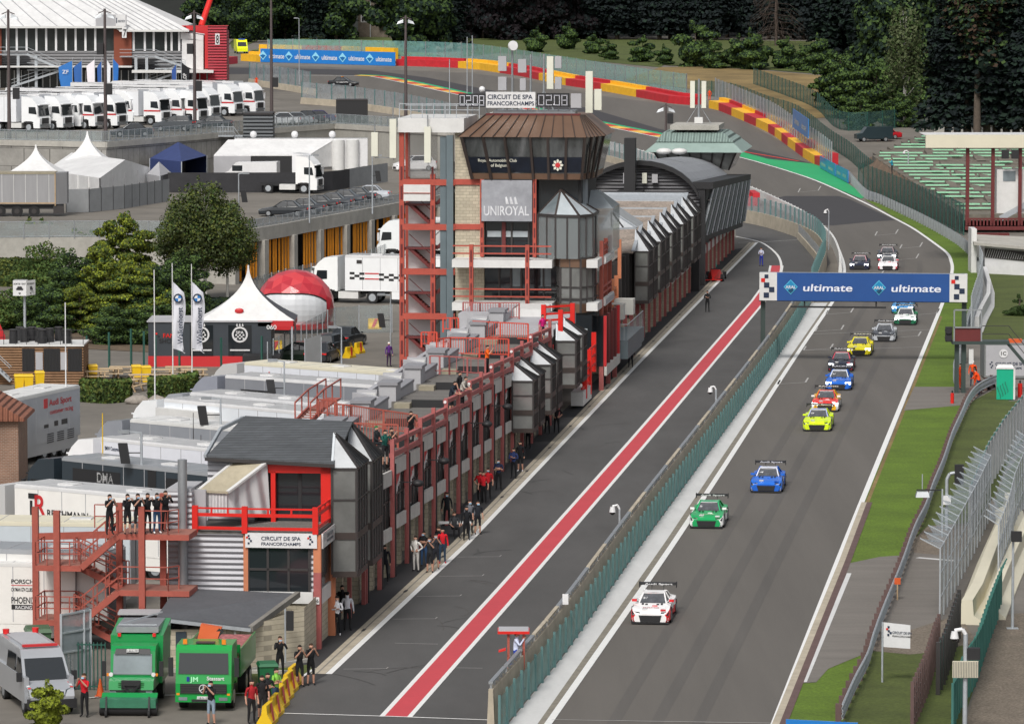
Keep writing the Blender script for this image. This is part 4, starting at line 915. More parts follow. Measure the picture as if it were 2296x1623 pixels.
q=MB(); q.beam(b2+Vector((-.1,-.05,.1)),c2_+Vector((0,0,.12)),.18,.1,'white_panel'); q.beam(a2+Vector((0,.1,.1)),d2+Vector((0,0,.1)),.15,.1,'white_panel'); t.part('verge_board',q)
q=MB(); E=[(3.3,5.35,7.75),(3.3,-.25,7.5),(8.9,-.25,8.75),(8.9,4.6,8.95)]
q.prism([Vector(p) for p in E],(0,0,.12),'slate'); q.prism([(8.9,4.6,8.95),(8.9,-.25,8.75),(13.5,-.25,7.4),(13.5,5.35,7.5)],(0,0,.12),'slate'); t.part('roof',q)
q=MB(); q.beam((3.25,5.4,7.85),(6.6,5.3,8.7),.12,.16,'galv'); q.beam((6.6,5.3,8.7),(8.7,4.65,9.0),.12,.16,'galv'); q.beam((3.25,5.4,7.74),(3.25,-.3,7.5),.14,.14,'frame_dark'); t.part('gutter',q)
q=MB(); q.box(3.6,3.3,5,3.8,5.35,7.65,'siding_grey'); q.box(4.1,0,5,13.4,5.3,7.3,'siding_grey'); t.part('upper_wall',q)
def turret(t,u0,u1,z0,z1,za,v0=-.15,dv=1.05,ua=None):
 ua=ua if ua is not None else u0+.9
 pl_=[(u0,v0),(u0+.15,v0-dv),(u1-.8,v0-dv),(u1,v0)]
 q=MB(); q.prism([(a,c_,z0) for a,c_ in pl_],(0,0,z1-z0),'glass_grey'); t.part('glass_bay',q)
 q=MB()
 for (a,c_) in pl_+[((u0+.15)*(1-k)+(u1-.8)*k,v0-dv) for k in (.25,.5,.75)]: q.box(a-.05,c_-.05,z0,a+.05,c_+.05,z1,'frame_dark')
 for z_,h in ((z0,.25),(z0+(z1-z0)*.36,.3),(z0+(z1-z0)*.7,.07),(z1-.05,.1)):
  for i in range(3): q.beam((*pl_[i],z_),(*pl_[i+1],z_),.1,h,'bronze_dark' if h>.2 else 'frame_dark')
 t.part('bay_frame',q)
 q=MB(); ap=(ua,v0+.05,za); e=[(a,c_-(.08 if c_<v0 else 0),z1) for a,c_ in pl_]
 q.poly([e[0],e[1],ap],'tri_glass'); q.poly([e[1],e[2],ap],'glass_dark'); q.poly([e[2],e[3],ap],'glass_dark')
 t.part('glass_peak',q)
 q=MB()
 for p in e: q.beam(p,ap,.1,.1,'frame_dark' if p is not e[0] else 'galv')
 for k in (.2,.4,.6,.8): q.beam(Vector(e[1]).lerp(Vector(e[2]),k),ap,.09,.06,'black')
 t.part('peak_frame',q)
turret(t,3.45,7.4,2.75,7.4,8.8,ua=4.5); turret(t,8.0,12.0,2.65,7.2,8.75,ua=9.3)
q=MB(); q.cyl((-.25,5.75,0.5),(-.25,5.75,8.1),.2,.2,12,'steel'); t.part('chimney_flue',q)
# ---- block annex with its own slate roof
t=BT('annex','low block annex with dark slate roof in front of the pavilion','building',(-4,3,0))
fp=[(-6.6,5.4),(-5.8,2.2),(-3.4,.0),(0,0),(0,6.2),(-1,6.3)]
q=MB(); z_=[1.7,1.7,2.25,2.3,2.3,2.1]; n=len(fp)
q.add([(a,c_,0) for a,c_ in fp]+[(fp[i][0],fp[i][1],z_[i]) for i in range(n)],[(i,n+i,n+(i+1)%n,(i+1)%n) for i in range(n)],'block'); t.part('wall',q)
R1=Vector((-7.0,*onu(352,1388,-7.0))); R2=Vector((-6.1,*onu(562,1412,-6.1))); R3=Vector((-1,*onu(668,1337,-1))); R4=Vector((0,*onu(395,1325,0)))
q=MB(); q.prism([R1,R2,R3,R4],(0,0,.14),'slate_plain'); t.part('roof',q)
q=MB(); q.beam(R2+Vector((0,0,.05)),R3+Vector((0,0,.1)),.22,.24,'concrete_dark'); q.beam(R1,R2,.14,.14,'galv'); t.part('verge',q)
for v in (4.7,3.8):
 q=MB(); u=-6.44+(5.4-v)*.25; q.box(u-.22,v-.22,.02,u+.1,v+.22,1.6,'frame_blue'); t.part('door',q)
q=MB(); q.beam((-6.1,2.5,1.6),(-6.0,2.3,.2),.07,.07,'white_panel'); t.part('downpipe',q)
q=MB(); q.box(-7.2,-.3,.0,-6.9,5.6,.15,'concrete'); q.hexa([(-7,2.1,0),(-6.8,1.9,0),(-3.6,-.35,0),(-3.6,-.1,0)][::-1],[(-7,2.1,.15),(-6.8,1.9,.15),(-3.6,-.35,.15),(-3.6,-.1,.15)][::-1],'concrete'); t.part('plinth',q)
q=MB(); q.box(-.2,-.14,1.95,-.16,.1,2.25,'white_gloss'); q.text('46',(-.205,.08,2.02),(0,-1,0),(0,0,1),.16,'black',w=.2); single('number_board',q,'small white board numbered 46 on the corner column','sign',(-.18,0,2.1),space=BF)
# ---- red steel stair at the near end
t=BT('stair_tower','red steel outside stair with platforms at the near end of the pit building','staircase',(-2,9,0))
def vz(x,y,u): return onu(*Vx('ZS',x,y),u)
def colm(px,ptop,u,m_='steel_red',pb=None):
 v,zt=vz(px,ptop,u); q=MB(); q.box(u-.13,v-.13,0,u+.13,v+.13,zt,m_); t.part('column',q)
NU,FU=-2.4,-.6
colm(180,205,FU);colm(455,255,NU);colm(1262,155,FU);colm(1552,200,NU);colm(1826,30,FU)
def plat(x0,x1,y,u0=NU,u1=FU+.2,nm='platform'):
 v0,z=vz(x0,y,u0); v1,z2=vz(x1,y,u0); z=(z+z2)/2
 q=MB(); q.box(u0,v0,z-.25,u1,v1,z-.02,'steel_red'); q.box(u0+.1,v0,z-.02,u1,v1,z,'tread'); t.part(nm,q); return v0,v1,z
UP=plat(1250,2160,560); ML=plat(185,770,960); RL_=plat(1250,2165,1285); LL_=plat(185,770,1665)
def flight(a,c_,u0,u1):
 a=Vector(a);c_=Vector(c_); q=MB()
 for u in (u0,u1): q.beam((u,a.x,a.y-.1),(u,c_.x,c_.y-.1),.06,.26,'steel_red')
 n=9
 for k in range(1,n):
  p=a.lerp(c_,k/n); q.box(u0,p.x-.13,p.y-.02,u1,p.x+.13,p.y+.03,'tread')
 t.part('flight',q); q=MB()
 for u in (u0,u1):
  for h in (.55,1.0): q.beam((u,a.x,a.y+h),(u,c_.x,c_.y+h),.045,.045,'steel_red')
  for k in (0,.33,.66,1): p=a.lerp(c_,k); q.beam((u,p.x,p.y),(u,p.x,p.y+1.0),.045,.045,'steel_red')
 t.part('handrail',q)
mu=(NU+FU)/2
flight((ML[1],ML[2]),(UP[0],UP[2]),NU,mu-.05); flight((ML[1]+.5,ML[2]),(RL_[0],RL_[2]),mu+.05,FU)
flight((LL_[1],LL_[2]),(RL_[0],RL_[2]),NU,mu-.05); flight((LL_[1]+.5,LL_[2]),(RL_[0]-.6,0),mu+.05,FU)
def rail(pts,posts=1.0):
 q=MB()
 for i in range(len(pts)-1):
  a,c_=Vector(pts[i]),Vector(pts[i+1]); n=max(1,round((c_-a).length/posts))
  for h in (.5,1.0): q.beam(a+Vector((0,0,h)),c_+Vector((0,0,h)),.045,.045,'steel_red')
  for k in range(n+1): p=a.lerp(c_,k/n); q.beam(p,p+Vector((0,0,1.0)),.045,.045,'steel_red')
 t.part('railing',q)
for S_ in (UP,RL_):
 rail([(NU,S_[0],S_[2]),(NU,S_[1]+.9,S_[2]),(NU+.6,S_[1]+.55,S_[2])]); rail([(FU+.1,S_[0]+1.4,S_[2]),(FU+.1,S_[0]-.1,S_[2])])
for S_ in (ML,LL_):
 rail([(mu,S_[1]+.1,S_[2]),(FU,S_[1]+.6,S_[2]),(FU,S_[0],S_[2]),(NU,S_[0],S_[2]),(NU,S_[1],S_[2])],.55)
q=MB()
v0,z0_=vz(215,590,FU); v1,z1_=vz(1230,560,FU); q.beam((FU,v0,z0_),(FU,v1,z1_),.12,.3,'steel_red'); t.part('tie_beam',q)
STAIR_Z=UP
# ---------------- control tower ----------------
t=BT('control_tower','tall tower with brown glazed control cabin, time displays and red steel frame','building',(118,5,0))
RF='steel_orange'
def fb(name,u0,u1,va,vb,za,zb,m_): q=MB(); q.box(u0,va,za,u1,vb,zb,m_); return t.part(name,q)
for v in (12.45,10.35):
 q=MB(); q.box(116.85,v-.16,0,117.2,v+.16,17.3 if v>11 else 14.4,RF)
 for k in range(11): q.box(116.82,v-.07,1+k*1.3,116.86,v+.07,1.9+k*1.3,'red_dark')
 t.part('column',q)
for v in (12.45,8.95): fb('column',119.8,120.1,v-.15,v+.15,0,17.3,RF)
fb('shaft_wall',118.3,118.36,10.6,12.2,0,12.3,'white_gloss')
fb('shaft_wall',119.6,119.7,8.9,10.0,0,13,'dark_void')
for z_ in (13.95,10.95,7.95,4.95,2.0):
 fb('floor_beam',116.8,117.2,8.85,12.4,z_-.3,z_+.1,RF)
 fb('floor_plate',117.2,120,8.9,12.3,z_-.1,z_,'tread')
for z_ in (12.35,9.4,6.4,3.4): fb('floor_plate',117.2,120,10.4,12.3,z_-.08,z_+.05,'red_dark')
q=MB(); q.box(116.75,10.5,12.6,116.85,12.3,13.7,'white_panel'); q.box(116.7,10.5,13.1,116.75,12.3,13.16,'steel_red'); t.part('white_balustrade',q)
def tflight(v0,z0,v1,z1,u):
 q=MB(); q.beam((u,v0,z0),(u,v1,z1),.06,.2,'red_dark'); q.beam((u+1,v0,z0),(u+1,v1,z1),.06,.2,'red_dark')
 for k in range(1,9): q.box(u,v0+(v1-v0)*k/9-.1,z0+(z1-z0)*k/9,u+1,v0+(v1-v0)*k/9+.1,z0+(z1-z0)*k/9+.05,'steel_red')
 q.beam((u,v0,z0+.95),(u,v1,z1+.95),.05,.05,'red_dark'); t.part('stair_flight',q)
for z_ in (9.4,6.4,3.4,12.35): tflight(12.0,z_,10.4,z_-1.45,117.3)
for z_ in (13.95,10.95,7.95,4.95): tflight(8.9,z_-.3,10.2,z_-1.6,117.4)
fb('white_band',116.6,124,8.2,12.65,17.2,18.15,'white_panel')
fb('window_glazing',119,119.1,10.3,12.3,14.1,17.2,'glass_clear')
q=MB(); q.box(116.9,9.45,0,117.3,9.85,16.9,'duct_blue'); q.box(116.7,8.95,0,117.1,9.4,17.0,'duct_blue'); t.part('service_duct',q)
q=MB(); q.box(117.5,.4,5.6,128,8.85,14.1,'core_dark'); t.part('core',q)
fb('block_wall',117.0,117.5,6.9,8.85,5.9,17.3,'block'); fb('block_wall',117.5,127,8.6,8.85,0,17.2,'block')
for z_ in (13.95,10.95): fb('tie_beam',116.9,117.0,6.9,8.85,z_-.25,z_+.12,RF)
for v in (7.0,3.45):
 q=MB(); q.box(116.6,v-.12,8.9,116.9,v+.12,14.2,RF)
 for k in range(5): q.box(116.58,v-.05,9.2+k*1.0,116.6,v+.05,9.85+k*1.0,'red_dark')
 t.part('column',q)
for v in (7.45,3.7):
 q=MB(); q.box(114.4,v-.13,5.2,114.75,v+.13,9.85,RF)
 for k in range(4): q.box(114.38,v-.05,5.4+k*1.1,114.4,v+.05,6.2+k*1.1,'red_dark')
 t.part('column',q)
q=MB(); q.box(116.45,3.6,11.3,116.5,7.0,14.05,'banner_grey'); t.part('banner',q)
q=MB(); q.text('UNIROYAL',(116.43,6.85,11.7),(0,-1,0),(0,0,1),.62,'banner_white',w=3.05)
for k in range(3): q.hexa([(116.42,5.35-k*.3,12.45),(116.42,5.15-k*.3,12.45),(116.44,5.15-k*.3,12.45),(116.44,5.35-k*.3,12.45)][::-1],[(116.42,5.4-k*.3,12.9),(116.42,5.3-k*.3,12.95),(116.44,5.3-k*.3,12.95),(116.44,5.4-k*.3,12.9)][::-1],'banner_white')
t.part('banner_lettering',q)
fb('window',117.3,117.4,.6,6.9,9.0,11.2,'glass_dark'); fb('window',117.45,117.48,.6,3.5,11.2,14.05,'glass_dark')
fb('window',117.3,117.4,.6,7.2,6.0,8.4,'glass_dark')
for (v,zA,zB) in ((5.7,9,11.2),(5.05,9,11.2),(3.9,9,11.2),(5.9,6,8.4),(5.1,6,8.4),(4.4,6,8.4),(2.9,6,8.4)): fb('mullion',117.15,117.3,v-.06,v+.06,zA,zB,'frame_dark')
fb('mullion',117.1,117.3,5.45,5.7,9,11.2,'red_dark'); fb('blind',117.22,117.28,3.9,6.7,10.2,10.6,'glass_light'); fb('blind',117.22,117.28,4.4,5.0,6.9,8.3,'glass_pane'); fb('blind',117.22,117.28,2.4,3.1,6.9,8.3,'glass_pane')
for z_ in (5.45,8.32):
 fb('balcony_slab',114.5,117.3,2.05,8.75,z_,z_+.52,'white_panel'); fb('balcony_slab',115,118.8,-.95,-.2,z_,z_+.52,'white_panel')
 for h in (.45,.95): fb('balcony_rail',114.5,114.58,2.1,8.7,z_+.5+h-.05,z_+.5+h+.04,RF)
pts=[(116.0,8.3,7.55),(116.0,.0,.3),(118.2,-.95,-.27)]
zc0,zc1=14.1,16.95
def cab(z,k): # interpolated outline
 o=[(116.6+(115.9-116.6)*k,7.55+.75*k),(116.6+(115.9-116.6)*k,.3-.3*k),(119.2-.3*k,-.27-.68*k),(125.5,-.27-.68*k),(127+.5*k,1),(127+.5*k,7.55+.75*k)]
 return [(a,c_,z) for a,c_ in o]
q=MB(); q.loft([cab(zc0,0)[::-1],cab(14.5,.14)[::-1]],'bronze'); q.loft([cab(14.5,.13)[::-1],cab(zc1,1)[::-1]],'cabin_glass',caps=False); t.part('cabin',q)
q=MB(); a=cab(14.5,.1);c_=cab(zc1,.97)
def edge(i,k): return Vector(a[i]).lerp(Vector(a[i+1]),k),Vector(c_[i]).lerp(Vector(c_[i+1]),k)
for k in (0,.175,.35,.56,.7,.85,1):
 p,r_=edge(0,k); q.beam(p+Vector((-.08,0,-.4)),r_+Vector((-.08,0,0)),.16,.14,'bronze_dark')
for k in (.33,.66,1):
 p,r_=edge(1,k); q.beam(p+Vector((0,-.06,-.4)),r_+Vector((0,-.06,0)),.12,.12,'bronze_dark')
t.part('cabin_mullions',q)
q=MB(); m1=cab(14.58,.16);m2=cab(15.6,.52); sh=Vector((-.05,-.0,0))
q.poly([Vector(m1[0])+sh,Vector(m1[1])+sh,Vector(m2[1])+sh,Vector(m2[0])+sh],'cabin_panel'); t.part('cabin_panel',q)
q=MB(); q.text('Royal  Automobile  Club',(115.95+.3,7.2,15.28),(0,-1,0),(-.25,0,1),.2,'cream',w=2.6); q.text('of Belgium',(115.95+.34,6.35,14.95),(0,-1,0),(-.25,0,1),.2,'cream',w=1.1); t.part('cabin_lettering',q)
q=MB()
for k in range(8):
 aa=k*math.pi/4; q.poly([(116.2,1.85+.3*math.cos(aa+.3),15.08+.33*math.sin(aa+.3)),(116.2,1.85+.38*math.cos(aa),15.08+.4*math.sin(aa)),(116.2,1.85+.3*math.cos(aa-.3),15.08+.33*math.sin(aa-.3)),(116.2,1.85,15.08)],'cream')
q.cyl((116.2,1.85,15.08),(116.17,1.85,15.08),.17,.17,10,'decal_red'); t.part('emblem',q)
q=MB(); r0=[(115.75,8.5,16.95),(115.75,-.15,16.95),(118.9,-1.1,16.95),(126,-1.1,16.95),(128,1,16.95),(128,8.5,16.95)]; r1=[(119,7.0,18.3),(119,.65,18.3),(119.6,.4,18.3),(124,.4,18.3),(125,1,18.3),(125,7,18.3)]
q.loft([r0[::-1],r1[::-1]],'bronze'); t.part('cabin_roof',q)
q=MB()
for k in range(12):
 e0=Vector(r0[0]).lerp(Vector(r0[1]),k/11);e1=Vector(r1[0]).lerp(Vector(r1[1]),k/11); q.beam(e0+Vector((-.03,0,.03)),e1+Vector((-.03,0,.03)),.05,.08,'bronze_dark')
for k in range(6):
 e0=Vector(r0[1]).lerp(Vector(r0[2]),k/5);e1=Vector(r1[1]).lerp(Vector(r1[2]),k/5); q.beam(e0,e1,.05,.08,'bronze_dark')
q.beam((119,7,18.35),(119,.6,18.35),.15,.12,'red_dark'); t.part('roof_seams',q)
q=MB(); q.box(118.9,3.65,18.78,119.0,7.0,19.85,'white_gloss'); t.part('sign_board',q)
q=MB(); q.text('CIRCUIT DE SPA',(118.88,6.88,19.37),(0,-1,0),(0,0,1),.3,'navy',w=3.05); q.text('FRANCORCHAMPS',(118.88,6.88,18.95),(0,-1,0),(0,0,1),.27,'navy',w=3.15); t.part('sign_lettering',q)
SEG={'0':'abcdef','2':'abged','8':'abcdefg'}
def disp(v0,w_,z0,h):
 q=MB(); q.box(118.85,v0-w_,z0,119.05,v0,z0+h,'black'); t.part('time_display',q); q=MB()
 dw=w_*.155; ys=z0+h*.14; hh=h*.7
 for i,ch in enumerate('02.08'):
  if ch=='.':
   x=v0-w_*.53; q.box(118.83,x-.04,ys,118.85,x+.04,ys+.07,'led'); continue
  x=v0-w_*(.06+(.235,.235,0,.25,.245)[0]*[0,1,0,2.05,3.03][i]); p={'a':(0,1,dw,1),'g':(0,.5,dw,.5),'d':(0,0,dw,0),'f':(0,.5,0,1),'e':(0,0,0,.5),'b':(dw,.5,dw,1),'c':(dw,0,dw,.5)}
  for s_ in SEG[ch]:
   x0,y0,x1,y1=p[s_]; n=4
   for k in range(n+1):
    a_=x-(x0+(x1-x0)*k/n); b_=ys+(y0+(y1-y0)*k/n)*hh; q.box(118.83,a_-.027,b_-.022,118.85,a_+.022,b_+.022,'led')
 t.part('display_digits',q)
disp(3.55,2.2,18.86,.92); disp(8.85,1.85,18.83,.9)
fb('equipment_cabinet',118.9,119.3,.55,1.25,18.8,19.75,'parapet_grey')
q=MB()
for z_ in (18.7,19.1): q.beam((117,12.6,z_),(117,7.2,z_),.05,.05,'galv')
for k in range(8): q.beam((117,12.6-k*.77,18.15),(117,12.6-k*.77,19.15),.05,.05,'galv')
q.beam((120,12.6,18.9),(120,8,18.9),.05,.05,'galv')
for k in range(9): q.beam((119.3,7-k*.7,18.35),(119.3,7-k*.7,18.9),.08,.08,'steel')
q.box(119.2,1,18.35,121,6.5,18.6,'steel'); t.part('roof_railing',q)
for (v,zt,w_,top) in ((5.45,22.6,.18,1),(4.2,22.3,.18,0),(3.3,22.35,.18,0)):
 q=MB(); q.cyl((121,v,18.4),(121,v,zt),.09,.07,8,'steel'); q.beam((121,v,19.9),(121,v+.7,18.5),.06,.06,'steel'); q.beam((121,v,19.9),(121,v-.7,18.5),.06,.06,'steel'); t.part('mast',q)
for (v,z0,z1,w_,m_) in ((6.1,21.2,22.2,.28,'parapet_grey'),(6.1,19.9,20.8,.28,'parapet_grey'),(4.75,21.1,22.0,.28,'parapet_grey'),(2.85,20.0,22.2,.22,'cream'),(2.3,21.4,22.2,.22,'parapet_grey'),(2.3,20.0,20.8,.22,'parapet_grey'),(4.7,19.9,20.7,.2,'parapet_grey'),(.2,18.4,21.2,.24,'cream'),(-.4,18.6,20.0,.24,'cream')):
 q=MB(); q.box(120.7,v-w_,z0,121.0,v+w_,z1,m_); t.part('antenna_panel',q)
for (u,v,z0,z1) in ((116.4,12.95,15.5,18.1),(116.3,10.6,15.2,17.6),(116.5,14.2,15.6,17.2)):
 q=MB(); q.box(u-.15,v-.22,z0,u+.15,v+.22,z1,'cream'); q.beam((u,v,z0-.1),(u+.4,v-1 if v>13 else v,z0-.1),.06,.06,'steel'); q.cyl((u,v,z1),(u,v,z1+.8),.04,.04,6,'steel'); t.part('antenna_panel',q)
q=MB(); q.cyl((120.6,5.35,22.9),(120.4,5.3,22.9),.35,.3,16,'white_gloss'); t.part('dish_antenna',q)
q=MB(); q.ball((119.3,7.3,20.0),.22,'white_gloss'); t.part('dish_antenna',q)
for (v,zt) in ((8.4,23.5),(8.05,23.6),(9.6,22)):
 q=MB(); q.cyl((120,v,18.3),(120,v,zt),.035,.03,6,'galv'); t.part('whip_antenna',q)
oc=[(117.4,2.1),(115.6,1.6),(115.2,.2),(116.4,-.5),(119,-.5),(119,2.1)]
q=MB(); q.prism([(a,c_,5.3) for a,c_ in oc][::-1],(0,0,3.6),'glass_grey'); t.part('turret_glass',q)
ou=[(116.6,3.2),(115.3,1.9),(115,.3),(116.4,-.5),(120,-.5),(120,3.2)]
q=MB(); q.prism([(a,c_,8.9) for a,c_ in ou][::-1],(0,0,2.9),'glass_turret'); t.part('turret_glass',q)
q=MB()
for i in range(4):
 for z_,h,m_ in ((5.6,.6,'bronze'),(6.2,.12,'frame_dark'),(7.0,.1,'frame_dark'),(8.6,.55,'bronze'),(8.95,.1,'frame_dark')) : q.beam((*oc[i],z_),(*oc[i+1],z_),.14,h,m_)
 for k in (0,.5): p=Vector(oc[i]).lerp(Vector(oc[i+1]),k); q.box(p.x-.07,p.y-.07,5.3,p.x+.07,p.y+.07,8.9,'frame_dark'); p=Vector(ou[i]).lerp(Vector(ou[i+1]),k); q.box(p.x-.06,p.y-.06,8.9,p.x+.06,p.y+.06,11.8,'frame_dark')
 q.beam((*ou[i],11.75),(*ou[i+1],11.75),.14,.18,'frame_dark')
t.part('turret_frame',q); oc=ou
q=MB(); ap=(117.2,1.75,13.4)
for i in range(5): q.poly([(*oc[i],11.8),(*oc[i+1],11.8),ap],'glass_light' if i!=0 else 'glass_pane');
t.part('turret_roof',q)
q=MB()
for i in range(5): q.beam((*oc[i],11.82),ap,.12,.1,'bronze_dark')
t.part('roof_hips',q)
fb('grey_pier',118.5,120,.2,1.1,11.5,14.3,'wall_grey'); fb('rear_glass_box',122,127,-1.3,.4,8.9,11.9,'glass_turret')
q=MB(); q.loft([[(122,.4,11.9),(122,-1.3,11.9),(127,-1.3,11.9),(127,.4,11.9)][::-1],[(124,.4,13),(124,-.1,13),(125,-.1,13),(125,.4,13)][::-1]],'glass_light'); t.part('rear_glass_roof',q)
q=MB(); q.box(116.7,-1.25,1.6,126.3,-.3,5.0,'glass_dark')
for u in (116.7,119.1,121.5,123.9,126.3): q.box(u-.1,-1.4,1.6,u+.1,-1.2,5.0,'red_dark' if 118<u<125 else 'decal_red')
q.box(116.6,-1.42,1.0,126.4,-1.25,1.65,'panel_stained'); t.part('glass_box',q)
for u in (116.7,121.5,126.3):
 q=MB(); q.box(u-.15,-1.2,0,u+.15,-.9,1.6,SR); t.part('column',q)
for u in (118.5,121.5,124.5):
 q=MB(); q.box(u-.15,-1.0,5.0,u+.15,-.75,9.9,'steel_red'); t.part('column',q)
for z_ in (5.5,8.32):
 q=MB(); q.box(118.8,-1.1,z_,125,-.95,z_+.55,'white_panel'); q.box(118.8,-1.15,z_+.1,125,-1.1,z_+.45,'parapet_grey' if z_<6 else 'white_gloss'); t.part('balcony_front',q)
 q=MB()
 for h in (.9,1.3): q.beam((118.5,-.95,z_+h),(124.6,-.95,z_+h),.1,.14,RF)
 t.part('balcony_rail',q)
fb('shop_window',114.8,115,-.6,1.9,2.3,5.2,'glass_dark'); fb('blind',114.7,114.8,-.3,1.6,4.0,4.3,'glass_light')
t=BT('glazed_boxes','cluster of peaked dark glass show boxes hung on the pit facade before the tower','building',(76,-1,0))
for (u0,zt) in ((72.6,4.75),(76.2,4.75),(82.5,4.8),(86.1,4.8),(97,5.0),(101.5,5.0)):
 turret(t,u0,u0+3.3,zt-2.9,zt,zt+1.0,v0=-.1,dv=1.2,ua=u0+.7)
t=BT('red_balcony','bright red steel railings around the white bay just below the tower','railing',(98,-.5,4))
for (u,v,z0,z1) in ((97.6,-.3,2.6,6.9),(101.5,1.2,5.6,6.9),(103,-.5,4.9,6.9),(106,-1,.5,3.4),(109,-1,.5,3.4),(113,-.9,1.6,4.2)):
 q=MB(); q.box(u-.18,v-.15,z0,u+.18,v+.15,z1,'red_bright'); t.part('post',q)
for (a,c_,zz) in (((101.5,1.2),(103,-.5),(5.9,6.3,6.75)),((104,-1),(109,-1),(1.3,1.8,2.3,2.7)),((109,-1),(113,-1),(2.2,2.8,3.4))):
 for z_ in zz: q=MB(); q.beam((*a,z_),(*c_,z_),.1,.13,'red_bright'); t.part('rail',q)
q=MB(); q.box(104,-1.1,.2,109.5,-.3,1.1,'white_panel'); t.part('white_bay',q)
q=MB(); q.box(98,.2,4.9,112,3.9,5.6,'parapet_grey'); q.box(104,3.9,4.9,112,7,6.1,'parapet_grey'); q.box(108,1.9,5.0,112.5,4,6.1,'white_panel'); t.part('terrace_wall',q)
def bars(pts,label,h=1.05,step=.16,m_='steel_redbright'):
 a=Vector(pts[0]); th=BT('bar_railing',label,'railing',a,'red bar railings on the roof terraces')
 for i in range(len(pts)-1):
  p,r_=Vector(pts[i]),Vector(pts[i+1]); q=MB(); n=int((r_-p).length/step)
  q.beam(p+Vector((0,0,h)),r_+Vector((0,0,h)),.07,.07,m_); q.beam(p+Vector((0,0,.12)),r_+Vector((0,0,.12)),.05,.05,m_)
  for k in range(n+1): c0=p.lerp(r_,k/n); q.beam(c0+Vector((0,0,.12)),c0+Vector((0,0,h)),.035,.035,m_)
  th.part('railing_panel',q)
  for k in (0,.5,1): c0=p.lerp(r_,k); s_=MB(); s_.box(c0.x-.05,c0.y-.05,c0.z-.1,c0.x+.05,c0.y+.05,c0.z+h,m_); th.part('post',s_)
def tp(n,x,y,z=5.35):
 p=P(*Vx(n,x,y),z); return tuple(b(p))
bars([tp('P12',712,550),tp('P12',850,565),tp('P12',1440,655)],'dark red bar railing with an angled left end on the nearest terrace',m_='steel_red')
bars([tp('P12',560,465,5.7),tp('P12',720,480,5.7)],'short dark red bar railing panel above the nearest louvre',h=.8,m_='steel_red')
bars([tp('P12',880,730),tp('P12',1270,745)],'low dark red bar railing just behind the slate roof',m_='steel_red')
bars([tp('Z3',500,1020),tp('Z3',630,1005),tp('Z3',1180,1020)],'bright orange red bar railing behind the person in orange',m_='steel_redbright')
bars([tp('Z3',355,915,5.8),tp('Z3',500,915,5.8)],'short orange red railing panel above the louvre beside the stair shaft',h=.8)
bars([tp('Z3',560,775,5.8),tp('Z3',705,775,5.8)],'short orange red railing panel nearest the stair shaft foot',h=.8)
bars([tp('Z3',840,845,5.35),tp('Z3',1365,870,5.35)],'orange red bar railing with a red panel on the upper terrace')
bars([tp('Z3',750,660,5.6),tp('Z3',910,665,5.6),tp('Z3',1280,665,5.6)],'pink bar railing directly beneath the white tower balcony',m_=SR)
bars([tp('Z3',435,1170),tp('Z3',620,1175),tp('Z3',960,1200)],'thin pink bar railing in front of the person in orange',h=.95,step=.5,m_=SR)
# ---------------- far garages, glazed roofs ----------------
t=BT('far_garages','far pit garages with mossy sawtooth roofs and dark glass peaks','building',(140,2,0))
q=MB(); q.box(128,.5,2.2,210,12,7.0,'far_glass'); t.part('upper_floor',q)
q=MB(); q.box(128,1.2,0,262,10,2.2,'shutter'); t.part('garage_wall',q)
for k in range(27):
 u=129+5*k
 q=MB(); q.box(u-.16,-.3,0,u+.16,0,3.0,'steel_redlight'); t.part('column',q)
 q=MB(); q.box(u-.5,-.1,0,u-.16,1.2,2.2,'block'); t.part('pier',q)
 if k>9 or k<1:
  q=MB(); q.box(u+.3,-.2,2.1,u+4.6,-.08,2.85,'panel_stained'); t.part('lower_panel',q)
for k in range(1,27):
 if 130+3*k>208: break
 u=132+3*k; q=MB(); q.box(u-.12,.1,2.2,u+.12,.55,7.0,'frame_dark'); t.part('mullion',q)
for k in range(5):
 u0=150+11*k
 q=MB(); a=Vector((u0,-.6,6.9));
 q.prism([(u0,-.2,7.1),(u0+7,-.2,8.6),(u0+7,9,8.6),(u0,9.6,7.1)][::-1],(0,0,-.15),'roof_lichen' if k<4 else 'galv'); q.prism([(u0+7,-.2,8.6),(u0+11,-.2,7.1),(u0+11,9.6,7.1),(u0+7,9,8.6)][::-1],(0,0,-.15),'roof_lichen'); t.part('roof',q)
 q=MB(); q.beam((u0+7,-.2,8.62),(u0+7,9,8.62),.3,.12,'galv'); q.beam((u0,9.6,7.15),(u0+7,9,8.65),.2,.12,'galv'); q.beam((u0,-.2,7.15),(u0+7,-.2,8.65),.25,.12,'galv'); t.part('ridge_cap',q)
 turret(t,u0+2,u0+6.3,3.2,7.0,8.5,v0=-.15,dv=1.0,ua=u0+3.3); turret(t,u0+6.6,u0+10.8,3.2,7.0,8.5,v0=-.15,dv=1.0,ua=u0+7.6)
q=MB()
e=[Vector((141,*onu(*Vx('Z4',290,1165),141))),Vector((141,*onu(*Vx('Z4',640,1150),141))),Vector((143,*onu(*Vx('Z4',400,990),143)))]
q.add([e[0],e[1],e[2],e[0]+Vector((6,0,0)),e[1]+Vector((6,0,0)),e[2]+Vector((6,0,0))],[(0,1,2)[::-1],(1,4,5,2)[::-1],(3,0,2,5)[::-1]],'tri_glass')
for i in range(3): q.beam(e[i],e[(i+1)%3],.16,.14,'galv')
q.beam(e[2],e[0].lerp(e[1],.33),.1,.1,'frame_dark'); q.beam(e[2],e[0].lerp(e[1],.66),.1,.1,'frame_dark'); t.part('glass_gable',q)
